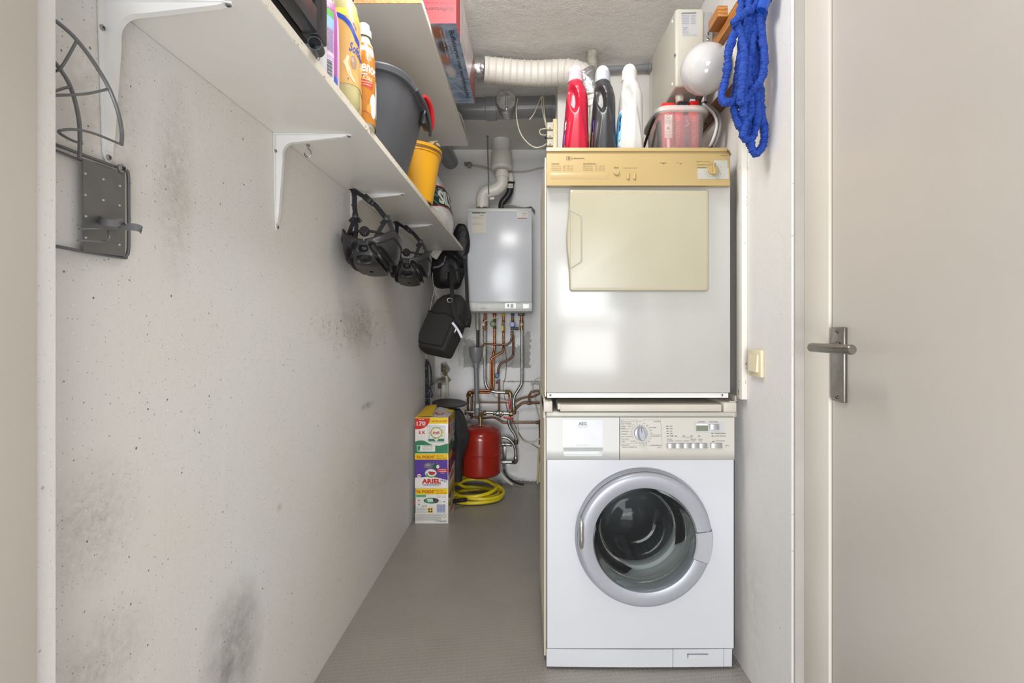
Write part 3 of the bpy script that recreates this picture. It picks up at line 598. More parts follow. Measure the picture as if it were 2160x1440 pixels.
for px, s_ in ((1153, 0), (1525, 0), (1532, .1), (1537, .3), (1540, .75), (1541, 1)):
    sh_ = s_ * 14; rs.append([V((X(px, yD(v)), yD(v) + s_ * .004, Z(v, yD(v)))) for v in [318 + sh_] + fr(320 + sh_, 386, 6) + [391]] + [V((X(px, WD - .02), WD - .02, Z(393, WD - .02))), V((X(px), WD + .01, Z(393))), V((X(px), WD + .01, Z(318 + sh_)))])
m.rings(rs); 
m.prism([(WD + .02, ZT), (WD - .002, ZT), (WD - .008, ZT - .002), (WD - .012, Z(318, WD - .012)), (WD - .0105, Z(319.5, WD - .01)), (WD + .02, Z(319.5))], XL - .001, X(1530), 'x')
m.rings([[V((X(px), y, z - dz)) for y, z in ((WD + .02, ZT), (WD - .002, ZT), (WD - .012, Z(318)), (WD + .02, Z(319.5)))] for px, dz in ((1530, 0), (1536, .005), (1540, .016))])
cp = part('control_panel', m, dy)
part('worktop', MB().use(YEL).box(XL, XD, WD + .012, 2.09, ZT - .005, ZT, .002), dy)
k = MB(lambda u, v, h: P(1140 + u / 9.818, 310 + v / 9.822, yD(310 + v / 9.822) - h - .0006), -1); b = ink(150, 128, 88); b2 = ink(104, 90, 66)
k.t('auknecht', 640, 245, 28, b2, 275, 'L', .03); k.t('B', 570, 250, 42, b2, 46, 'L', .05)
k.line([(590 + 58 * math.cos(a), 232 + 38 * math.sin(a)) for a in fr(.5, 5.8, 24)], 6, b2); k.line([(578 + 40 * math.cos(a), 232 + 30 * math.sin(a)) for a in fr(1.6, 4.7, 12)], 4, b2)
for tx, u, v, w_, c_, mm_ in (('Katoen', 230, 358, 160, 22, b2), ('Extra droog', 228, 402, 195, 18, b), ('60 - 90 min', 472, 402, 205, 18, b), ('Kastdroog', 228, 444, 195, 18, b), ('50 - 80 min', 472, 444, 205, 18, b), ('Strijkdroog', 228, 486, 195, 18, b), ('30 - 70 min', 472, 486, 205, 18, b),
                        ('Synthetisch', 885, 358, 262, 22, b2), ('Extra droog', 885, 402, 195, 18, b), ('25 - 45 min', 1136, 402, 200, 18, b), ('Kastdroog', 885, 444, 195, 18, b), ('15 - 35 min', 1136, 444, 200, 18, b), ('Strijkdroog', 885, 486, 195, 18, b), ('15 - 30 min', 1136, 486, 200, 18, b),
                        ('Start', 1522, 442, 26, 105, b2), ('Bescherming', 1720, 440, 160, 16, b), ('Zoemer', 1905, 440, 105, 16, b), ('Pluizenfilter', 2475, 335, 150, 13, b2), ('Aan', 2820, 335, 50, 13, b2), ('Ende', 3235, 310, 75, 14, b2), ('Knitterfrei', 3240, 375, 140, 14, b2), ('Synthetisch', 3250, 440, 190, 22, b2), ('Katoen', 3760, 322, 125, 20, b2), ('TRKA 615 SE', 3730, 182, 135, 12, b2)):
    if c_ > 50: c_, w_ = w_, c_
    k.t(tx, u, v, c_ * (1.35 if c_ < 30 else 1), mm_, w_, 'L', .02)
k.yd = 1; W_ = ink(176, 174, 164); k.q(3250, 3900, 440, 665, W_); k.q(3590, 3880, 275, 440, W_)
k.t_ = 0; k.lift(.0002); k.yd = -1
k.yd = 1
for pts in ([(3300, 300), (3500, 302), (3500, 350)], [(3380, 362), (3478, 362), (3480, 378)]): k.line(pts, 5, b2)
k.disc(2550, 342, 11, ink(60, 60, 60)); k.disc(2912, 344, 11, ink(60, 60, 60)); kcu, kcv = 3570, 485
for i in range(19):
    a = math.radians(112 - i * 15.5); k.disc(kcu + 132 * math.cos(a), kcv - 132 * math.sin(a), 7, ink(60, 60, 60), None, 8)
k.yd = -1
for i, tx in enumerate(('120', '110', '100', '90', '80', '70', '60', '50', '40', '30', '20', '10')):
    a = math.radians(66 - i * 22); k.t(tx, kcu + 172 * math.cos(a), kcv - 165 * math.sin(a) + 7, 15, b2, None, 'C')
part('panel_print', k, cp)
def dpt(u, v, h=0): return P(1140 + u / 9.818, 310 + v / 9.822, yD(310 + v / 9.822) - h)
part('start_button', MB().use(YEL).lathe(dpt(1575, 540, -.001), (0, -1, .1), [(0, .0094), (.005, .0092), (.0065, .0075), (.0068, 0)], 28, False, False), cp)
for u in (1815, 1945):
    mm = MB().use(YEL); c0, c1 = dpt(u, 545, 0), dpt(u, 670, 0); mm.tube([c0, c0 * .5 + c1 * .5, c1], .0048, 12, 2); part('push_key', mm, cp)
c = dpt(kcu, kcv); mm = MB().use(YEL).lathe(c, (0, -1, .1), [(0, .0172), (.004, .0168), (.006, .0160), (.0065, 0)], 40, False, False)
mm.T = Matrix.Translation(c); mm.box(-.0042, .0042, -.017, -.004, -.0165, .0175, .002, 2); mm.use(BLACK).box(-.0006, .0006, -.0176, -.0168, .004, .017); part('timer_knob', mm, cp)
# fluff recess strip under the programme table
mm = MB(lambda u, v, h: P(u, v, yD(v) - h - .0009)).use(YEL)
gp = mat('yellowed_recess_plastic', (172, 149, 103), 0.3, 0, 0.02, 4); 
mb2 = MB().use(gp)
a0, a1 = 1162, 1282
mb2.rings([[P(a0, 364, yD(364) - .0002), P(a0, 366.5, yD(366) - .003), P(a0, 378, yD(378) - .0002)], [P(a1, 364, yD(364) - .0002), P(a1, 366.5, yD(366) - .003), P(a1, 378, yD(378) - .0002)]]); part('moulded_lip', mb2, cp)
# dryer door with the scooped grip on its left edge
def outline(grow=0.0, cut=0):
    L, R_, T, B = 1200 - grow, 1495.5 + grow, 399 - grow, 614 + grow; pts = []
    def corner(cx_, cy_, a0, a1, r=5): return [(cx_ + r * math.cos(math.radians(a)), cy_ - r * math.sin(math.radians(a))) for a in fr(a0, a1, 5)]
    pts += corner(R_ - 6, B - 6, -90, 0, 6) + corner(R_ - 6, T + 8, 0, 90, 6) + corner(L + 6, T + 5, 90, 180, 5)
    bulge = lambda v: -5.5 * (0.5 - 0.5 * math.cos(2 * PI * min(1, max(0, (v - 430) / 150)))) ** .8
    for i in range(1, 24):
        v = 412 + (592 - 412) * i / 24; pts.append((L + bulge(v), v))
    pts += corner(L + 6, B - 5, 180, 270, 5); return pts
mm = MB().use(DRC); t_ = .026
mm.rings([[P(u, v, WD) for u, v in outline(0)], [P(u, v, WD - t_ * .75) for u, v in outline(0)], [P(u, v, WD - t_) for u, v in outline(-2.5)], [P(1345 + (u - 1345) * .985, 505 + (v - 505) * .955, WD - t_ - .0012) for u, v in outline(-2.5)]], False, True)
ddr = part('loading_door', mm, dy)
sc = MB().use(mat('scooped_grip_plastic', (172, 168, 152), 0.3, 0, 0.02, 4))
Dd = WD - t_ - .0014
gpz = [(1203, 440), (1226, 454), (1228.5, 458), (1228.5, 550), (1226, 554), (1203, 568)]
sc.rings([[P(u, v, Dd) for u, v in gpz], [P(u, v, Dd - .0012) for u, v in [(1203, 443), (1224.5, 455.5), (1226.5, 459), (1226.5, 549), (1224.5, 552.5), (1203, 565)]], [P(u, v, Dd + .008) for u, v in [(1199, 452), (1212, 462), (1213, 468), (1213, 540), (1212, 546), (1199, 556)]]], False, False)
sc.rings([[P(1197.0 + i * .0, v, Dd + .009) for i in (0,) for v in fr(445, 565, 8)], [P(1213, v, Dd + .0081) for v in fr(458, 550, 8)]], False, False, False)
part('grip_recess', sc, ddr)
part('side_strip', MB().use(CREAM).box(XL - .0045, XL - .0005, WD + .03, 2.08, ZB, ZT - .02), dy)
# ------------------------------------------------------------------ things on the lower shelf
ZS = 1.616
def shelf_pt(px, back=0.0): D = 0.413 * F / (CX - px); return D
# black folding frame hanging over the near end of the shelf
BF = mat('dark_grey_frame_paint', (54, 55, 58), 0.33, 0.1, 0.06, 60)
t = thing('folding_step', 'dark grey metal folding step standing on the near end of the lower shelf', 'step stool', (-0.46, 0.8, ZS))
part('side_rail', MB().use(BF).box(-.432, -.400, .903, .948, 1.650, 2.20, .004).box(-.429, -.4005, .50, .905, 1.652, 1.700, .003), t)
part('upright', MB().use(BF).box(-.432, -.404, .862, .874, 1.698, 2.20, .002), t)
part('upright', MB().use(BF).box(-.432, -.404, .60, .64, 1.698, 2.20, .002), t)
part('panel', MB().use(BLACKM).box(-.452, -.434, .50, .945, 1.656, 2.20, .002), t)
k = MB(); screw(k, (-.4005, .83, 1.678), (1, 0, 0), .009, BF, BLACK); part('bolt', k, t)
part('tube_foot', MB().use(mat('worn_dark_tube', (96, 97, 100), .3, .5, .1, 60)).rings([[P(664, 91, .90) + V((.22, -1, -.06)).normalized() * t_ + (V((1, .22, 0)).normalized() * math.cos(a) + V((0, -.06, 1)).normalized() * math.sin(a)) * r_ for a in fr(0, 2 * PI, 24)[:-1]] for t_, r_ in ((-.028, .0130), (.0, .0130), (.0, .0112), (-.025, .0112))], True, False), t)
part('end_slot', MB().use(BLACKM).box(-.4025, -.3996, .916, .922, 1.69, 1.80, .0008), t)
# squat white spray can and pink tub beside the foot
def fab(name, label, cat, c, prof, rot, bodym, zs, capf=None, labels=(), e=None):
    v = Vessel(c, prof, rot); t = thing(name, label, cat, c)
    part('bottle', v.build(MB().use(bodym), zs), t); return t, v
v = Vessel((-.445, .985, ZS), [(0, .022, .022, 2, 0), (.004, .026, .026, 2, 0), (.12, .026, .026, 2, 0), (.14, .020, .020, 2, 0), (.16, .012, .012, 2, 0)])
t = thing('spray_can', 'white aerosol can standing on the shelf behind the tube foot of the dark step', 'spray can', v.c)
part('can', v.build(MB().use(mat('white_can', (222, 224, 226), .25)), [0, .004, .06, .12, .13, .14, .15, .16], 32), t)
k = MB(v.map(math.radians(-55), 0, .026), tol=(.004, .01)); k.disc(0, .028, .0085, ink(60, 60, 64), .0105); k.lift(); k.disc(0, .028, .0072, ink(222, 224, 226), .0092); k.lift(); k.poly([(-.002, .02), (.003, .021), (.001, .028), (.003, .034), (-.002, .036), (-.001, .028)], ink(60, 60, 64)); k.q(-.03, .03, .118, .128, ink(200, 60, 60), 12); k.q(-.06, -.03, .10, .12, ink(70, 150, 200), 6); part('can_print', k, t)
def fill(m_, v, a0, a1, z0, z1, m, na=16, nz=10, h=.0005): # label sheet wrapped on a vessel
    return m_.use(m).rings([[v.S(a0 + (a1 - a0) * i / na, z, h) for i in range(na + 1)] for z in fr(z0, z1, nz)], False, False, False)
# purple bottle
v = Vessel((-.462, 1.062, ZS), [(0, .030, .044, 3, 0), (.006, .034, .048, 3.2, 0), (.10, .034, .050, 3.2, 0), (.17, .033, .048, 3, 0), (.215, .026, .034, 2.4, 0), (.245, .014, .014, 2, 0)], math.radians(10))
t = thing('fabric_softener', 'clear fabric softener bottle with lilac label and barcode, nearest the dark step', 'bottle', v.c)
part('bottle', v.build(MB().use(clear('lilac_clear_plastic', (232, 220, 232), .08, .45)), fr(0, .245, 16)), t)
part('cap', MB().use(WHITEP).cyl(v.c + V((0, 0, .243)), v.c + V((0, 0, .285)), .018, .016, 24, .002), t)
k = MB(v.map(math.radians(-64), 0, .042), tol=(.004, .01)); LIL = ink(214, 190, 226)
k.h = .0006; k.q(-.075, .075, .012, .195, LIL, 26, 10); k.lift(); k.q(.030, .046, .012, .195, ink(188, 90, 178), 4, 8); k.q(-.03, .032, .168, .182, ink(214, 90, 170), 10); k.q(-.03, .030, .150, .167, ink(110, 190, 90), 10); k.q(-.03, .030, .125, .150, ink(150, 200, 232), 10)
k.q(-.022, .026, .016, .056, ink(236, 234, 240), 8); k.q(-.03, .03, .064, .072, ink(240, 216, 232), 8); k.lift(); k.disc(-.004, .140, .008, ink(236, 214, 90), .006, 12)
for i in range(14): k.q(-.018, .022, .020 + i * .0025, .020 + i * .0025 + (.0016 if i % 3 else .0009), ink(40, 50, 90), 6)
for i in range(17): k.greek(-.024, .026, .075 + i * .0029, .0018, ink(110, 84, 140), i)
k.q(.030, .046, .014, .030, ink(40, 110, 200), 3); part('wrap_label', k, t, None, 'lilac label with barcode')
# yellow softener bottle
v = Vessel((-.449, 1.165, ZS), [(0, .032, .044, 3, 0), (.008, .0375, .050, 3.2, 0), (.055, .038, .052, 3, 0), (.075, .036, .050, 3, 0), (.20, .036, .050, 2.8, 0), (.255, .030, .038, 2.3, 0), (.285, .016, .016, 2, 0)], math.radians(12))
t = thing('fabric_softener', 'yellow fabric softener bottle with orange and blue wrap, second from the dark step', 'bottle', v.c)
part('bottle', v.build(MB().use(mat('pale_yellow_softener_bottle', (206, 196, 140), .12, 0, .03, 8, coat=.5)), fr(0, .285, 20)), t)
part('cap', MB().use(ink(40, 80, 170)).cyl(v.c + V((0, 0, .283)), v.c + V((0, 0, .32)), .021, .018, 24, .002), t)
k = MB(v.map(math.radians(-80), 0, .043), tol=(.004, .01)); k.h = .0006; OR = ink(226, 180, 106, .25)
k.q(-.085, .085, .052, .232, OR, 30, 12); k.fn = v.map(math.radians(-80), -.018, .043); k.lift(); k.q(-.085, .085, .232, .252, ink(246, 214, 84), 30, 2)
BL = ink(36, 74, 176)
k.poly([(-.08, .232), (-.08, .244), (-.03, .243), (-.01, .236), (.014, .216), (.03, .196), (.05, .186), (.05, .17), (.028, .178), (.008, .204), (-.012, .224), (-.03, .231)], BL)
k.q(-.048, -.032, .196, .226, BL, 4, 3); k.q(-.046, -.034, .184, .194, BL, 3); k.q(-.046, -.032, .11, .182, ink(236, 224, 222), 3, 5)
k.lift(); k.t('Softlan', .006, .150, .022, BL, .06, 'L', .02, -.12, .12); k.t('VORTEIL', .010, .224, .0062, BL, .03, 'L', .02, -.75)
for i in range(8): k.greek(-.045, -.033, .112 + i * .009, .002, ink(120, 90, 160), i)
for i in range(5): k.greek(-.046, -.034, .198 + i * .0055, .0018, ink(236, 236, 244), i)
k.poly([(.002, .138), (.008, .135), (.004, .12), (.016, .09), (.028, .076), (.018, .078), (.002, .096), (-.006, .12)], ink(250, 230, 186)); k.disc(.022, .125, .011, ink(170, 140, 120), .016, 20); k.disc(.018, .13, .004, ink(226, 200, 170), .005, 12)
k.t('Pure Silk', .004, .100, .004, ink(200, 110, 70), .02, 'L', .01, -1.0); k.disc(-.040, .088, .003, ink(220, 120, 60), None, 12); k.disc(.004, .082, .002, ink(60, 120, 190), None, 10); part('wrap_label', k, t, None, 'orange wrap with blue lettering')
# slender white-capped softener bottle
v = Vessel((-.436, 1.262, ZS), [(0, .026, .036, 2.6, 0), (.006, .030, .041, 2.8, 0), (.10, .031, .043, 2.6, 0), (.19, .028, .038, 2.4, 0), (.222, .022, .027, 2.1, 0), (.240, .0155, .0155, 2, 0), (.246, .0145, .0145, 2, 0)], math.radians(14))
t = thing('fabric_softener', 'amber and white softener bottle with a white screw cap, beside the dark bucket', 'bottle', v.c)
part('bottle', v.build(MB().use(mat('clear_greenish_neck', (206, 208, 186), .12, 0, .02)), fr(0, .246, 20)), t)
part('cap', MB().use(WHITEP).lathe(v.c + V((0, 0, .246)), (0, 0, 1), [(0, .0185), (.001, .0195), (.018, .0190), (.020, .0150), (.034, .0142), (.036, .012), (.0365, 0)], 32, False, False), t)
k = MB(v.map(math.radians(-72), 0, .036), tol=(.004, .01)); k.h = .0006; k.q(-.11, .11, .006, .222, ink(192, 124, 44, .22), 40, 14); k.fn = v.map(math.radians(-72), .022, .036); k.lift(); Wt = ink(246, 240, 230, .3)
k.poly([(-.05, .200), (-.05, .185), (-.03, .178), (-.012, .172), (.0, .178), (.02, .16), (.028, .166), (.035, .19), (.05, .200)], Wt)
k.disc(.022, .032, .015, Wt, .032, 24); k.disc(.045, .06, .014, Wt, .05, 20); k.disc(.005, .02, .008, ink(226, 150, 60), .013, 16); k.poly([(-.04, .102), (-.04, .086), (.014, .070), (.02, .088)], ink(190, 62, 30)); k.disc(-.028, .048, .008, ink(50, 60, 130), .009, 18)
k.lift(); k.disc(-.028, .048, .005, ink(200, 50, 60), .006, 14); k.t('Lenor', -.028, .118, .030, Wt, .062, 'L', .025, -.10, .05); k.line([(-.034, .112), (-.02, .110), (.0, .109)], .003, Wt)
for r_ in (.009, .006, .003): k.line([(r_ * math.cos(a) + .006, .158 + r_ * 1.25 * math.sin(a)) for a in fr(0, 6.0, 16)], .0011, Wt)
k.t('BIEN-ETRE', -.04, .104, .0085, ink(250, 220, 200), .056, 'L', 0, -.2); k.greek(-.036, .010, .095, .002, Wt, 3); k.greek(-.036, .012, .088, .002, Wt, 4); k.greek(-.036, .012, .081, .002, Wt, 5); k.disc(-.016, .116, .006, ink(240, 190, 60), .005, 12)
k.line([(-.05, .022), (-.02, .016), (.01, .008)], .0015, ink(190, 50, 40)); part('wrap_label', k, t, None, 'amber label with white lettering and almonds')
# dark grey waste bin with bail grip
BK = mat('dark_grey_bucket_plastic', (82, 85, 90), 0.38, 0, 0.05, 8, bump=.05, bs=80)
t = thing('bucket', 'large dark grey bucket with a red grip on its rim, on the lower shelf', 'bucket', (-.51, 1.56, ZS))
def br(z, g=0.0): s_ = z / .243; return se((-.515 + .012 * s_, 1.57, ZS + z), .098 + .045 * s_ + g, .150 + .055 * s_ + g, 3.0 + .2 * s_, 64)
m = MB().use(BK).rings([br(z) for z in fr(0, .222, 10)] + [br(.222, .004), br(.224, .011), br(.238, .012), br(.243, .009), br(.243, -.001), br(.22, -.003), br(.01, -.004)], True, True); part('shell', m, t)
m = MB().use(BK).tube([(-.352, 1.50, ZS + .232), (-.346, 1.56, ZS + .228), (-.344, 1.62, ZS + .222), (-.346, 1.68, ZS + .200), (-.356, 1.73, ZS + .18)], .006, 10, 6); part('bail', m, t)
RED = mat('red_grip_plastic', (190, 22, 34), .3, 0, .03, coat=.3)
m = MB().use(RED).tube([(-.352, 1.605, ZS + .262), (-.346, 1.63, ZS + .262), (-.341, 1.665, ZS + .248), (-.342, 1.695, ZS + .215), (-.348, 1.71, ZS + .190)], .011, 14, 6, lambda L, u: .0105 * (math.sin(PI * (u * .92 + .04))) ** .35); part('grip', m, t, None, 'red plastic grip')
m = MB().use(BLACK).box(-.372, -.350, 1.63, 1.70, ZS + .18, ZS + .235, .006); part('grip_socket', m, t)
# yellow bucket with cloth
YB = mat('yellow_bucket_plastic', (236, 172, 34), .35, 0, .03, 6)
t = thing('bucket', 'smaller yellow plastic bucket with a cloth inside, on the lower shelf', 'bucket', (-.49, 1.98, ZS))
c = (-.482, 1.985); L_ = lambda z, r, : (z, r)
m = MB().use(YB).lathe((c[0], c[1], ZS), (0, 0, 1), [(0, .078), (.004, .083), (.19, .113), (.192, .118), (.196, .118), (.197, .1155), (.208, .1170), (.209, .121), (.219, .122), (.222, .119), (.221, .114), (.02, .081), (.01, 0)], 64, False, False); m.T = None; part('shell', m, t)
m = MB().use(GALV).tube([(c[0] + .1205 * math.cos(a), c[1] + .1205 * math.sin(a), ZS + .203) for a in fr(-PI * .95, PI * .05 + .6, 24)], .0022, 8, 2); part('bail', m, t, None, 'thin metal bail')
TAN = mat('tan_chamois', (222, 208, 164), .85, 0, .06, 30)
m = MB().use(TAN); rs = []
for i in range(15):
    u = i / 14; rs.append([V((-.475 + .085 * u + .01 * math.sin(9 * w_ + 5 * u), 2.02 + .05 * math.sin(u * 5 + w_ * 3), ZS + .205 + .035 * math.sin(u * 7 + w_ * 2.0) + .028 * w_ + (.02 if u > .6 else 0))) for w_ in fr(0, 1, 8)])
m.rings(rs, False, False, False); o = single('cleaning_cloth', m, None, 'crumpled tan cleaning cloth hanging out of the yellow bucket', 'cloth', None, (-.45, 2.0, ZS + .2)); sm = o.modifiers.new('thick', 'SOLIDIFY'); sm.thickness = .003
# white bag of salt with a green and red print
BAG = mat('white_poly_bag', (226, 226, 222), .22, 0, .04, 14, bump=.5, bs=26, bd=.006, coat=.3)
t = thing('salt_bag', 'white plastic bag with green lettered band, standing beyond the yellow bucket', 'bag', (-.52, 2.60, ZS))
def bg(a, z, h=0.0):
    s_ = z / .31; rx = .11 - .05 * max(0, s_ - .72) / .28 * 1.2; ry = .155 - .02 * s_; ca, sa = math.cos(a), math.sin(a)
    x = (rx + h) * math.copysign(abs(ca) ** .62, ca); y = (ry + h) * math.copysign(abs(sa) ** .62, sa); wv_ = .006 * math.sin(7 * a + 11 * z * 8) + .004 * math.sin(z * 60 + a * 3)
    return V((-.540 + x * (1 + wv_) + .01 * math.sin(z * 22), 2.64 + y + wv_, ZS + z))
m = MB().use(BAG).rings([[bg(2 * PI * j / 72, z) for j in range(72)] for z in fr(0, .30, 26)]); part('bag_body', m, t)
k = MB(lambda u, v, h: bg(u, v, h), tol=(.06, .02)); k.h = .0012; a0, a1 = math.radians(-125), math.radians(62)
k.q(a0, a1, .128, .238, ink(30, 70, 56, .25), 40, 12); k.lift(.0004); k.q(a0, a1, .233, .240, ink(190, 30, 44), 40, 2); k.q(a0, a1, .126, .131, ink(190, 30, 44), 40, 2)
k.fn = lambda u, v, h: bg(math.radians(-84) + u, v, h); k.lift(.0022)
k.t('SILVER', .42, .146, .064, ink(234, 236, 232), 2.3, 'L', .05); k.t('salt', .46, .216, .010, ink(234, 236, 232), .3); part('bag_print', k, t, None, 'green band with white lettering')
# ------------------------------------------------------------------ upper shelf: buffet server box
CR = ink(160, 50, 56, .6)
t = thing('appliance_box', 'red and blue cardboard box of a buffet server, overhanging the upper shelf', 'box', (-.42, 1.8, 2.0842))
bx0, bx1, by0, by1, bz0, bz1 = -.56, -.233, 1.543, 2.085, 2.0842, 2.262
m = MB().use(ink(214, 206, 198, .35)).box(bx0, bx1, by0, by1, bz0, bz1, .002); part('carton', m, t)
tbp = NT('buffet_photo_print'); n1 = tbp.noise(16, 4, .6); colb = tbp.mix(tbp.mapr(n1, .4, .6), lin((116, 140, 172)), lin((160, 176, 198))); 
for c_, r_, rgb in (((.118, -.21, 0), (.028, .05, .2), (160, 96, 60)), ((.122, -.13, 0), (.022, .05, .2), (84, 54, 48)), ((.115, -.05, 0), (.024, .05, .2), (176, 120, 84)), ((.125, .03, 0), (.022, .05, .2), (214, 208, 202))):
    colb = tbp.mix(tbp.math('MULTIPLY', tbp.blob(c_, r_, .5), .9), colb, lin(rgb))
tbp.put(tbp.b.inputs['Base Color'], colb); tbp.b.inputs['Roughness'].default_value = .2
k = MB(lambda u, v, h: V((u, v, bz0 - h))); k.h = .0004; k.q(bx0, bx1, by0, by1, tbp.m); k.lift()
for a, b in (((-.30, 1.93), (-.24, 2.06)), ((-.318, 1.98), (-.234, 1.98)), ((-.318, 2.05), (-.234, 2.05)), ((-.31, 1.86), (-.235, 1.90))): k.line([a, b], .0022, ink(206, 216, 226))
k.fn = lambda u, v, h: V((-.252 + v, by0 + .035 + u, bz0 - h)); k.lift(); k.yd = 1
k.t('Buffetserver met warmhoudplaat', 0, -.010, .0165, ink(14, 16, 24), .46, 'L', .01); k.yd = 1
k.t('Buffet server with warming plate', 0, -.030, .006, ink(226, 230, 236), .16); k.t('Serveur de buffet avec plaque', 0, -.042, .006, ink(226, 230, 236), .16); part('base_print', k, t, None, 'blue photo print with black lettering on the underside')
k = MB(lambda u, v, h: V((bx1 - u, by0 - h, bz1 - v - .0))); k.h = .0004; k.q(0, bx1 - bx0, 0, bz1 - bz0, CR); k.lift(); k.yd = -1
k.fn = lambda u, v, h: V((bx1 - .010 - u, by0 - h, bz0 + v)); k.yd = 1
k.fn = lambda u, v, h: V((-.241 - u, by0 - h, bz0 + .052 - v)); k.yd = 1
k.t('Buffetserver', 0, 0, .0125, ink(50, 10, 16), .115, 'L', .02); k.t('Buffet server', 0, -.018, .0100, ink(70, 16, 24), .10, 'L', .0); k.t('Serveur de buffet', 0, -.033, .0095, ink(70, 16, 24), .115); part('end_print', k, t, None, 'red end with upside-down lettering')
k = MB(lambda u, v, h: V((bx1 + h, u, v))); k.h = .0004; sg = mat('faded_side_print', (206, 200, 198), .3, 0, .1, 14, rgb2=(150, 140, 140)); k.q(by0, by1, bz0, bz1, sg); k.lift(); k.q(by0, by0 + .09, bz0, bz1, CR); k.poly([(by1, bz0), (by1, bz1), (by1 - .05, bz1), (by1 - .20, bz0)], ink(140, 70, 72)); k.q(by0 + .1, by0 + .108, bz0, bz1, ink(230, 226, 222)); part('side_print', k, t)
# folded white plastic hanging over the shelf end
m = MB().use(mat('white_film', (226, 224, 216), .4, 0, .04, 20)); rs = []
for i in range(11):
    v_ = i / 10; rs.append([V((-.34 + .028 * u + .006 * math.sin(8 * v_ + 4 * u), 2.40 + .11 * u + .01 * math.sin(5 * v_), 2.086 + .012 * math.sin(PI * v_) - (.055 * max(0, v_ - .45)) * (u > .3) + .004 * math.sin(12 * u))) for u in fr(0, 1, 10)])
rs = [[V((-.345 + .035 * a + .004 * math.sin(7 * b), 2.22 + .24 * b, 2.0848 + .014 * math.sin(PI * a) + .006 * (1 + math.sin(9 * b + 3 * a)))) for a in fr(0, 1, 8)] for b in fr(0, 1, 14)]
m.rings(rs, False, False, False); o = single('plastic_sheet', m, None, 'folded white plastic sheet on the edge of the upper shelf beside the box', 'plastic sheet', None, (-.33, 2.34, 2.085)); o.modifiers.new('thick', 'SOLIDIFY').thickness = .002
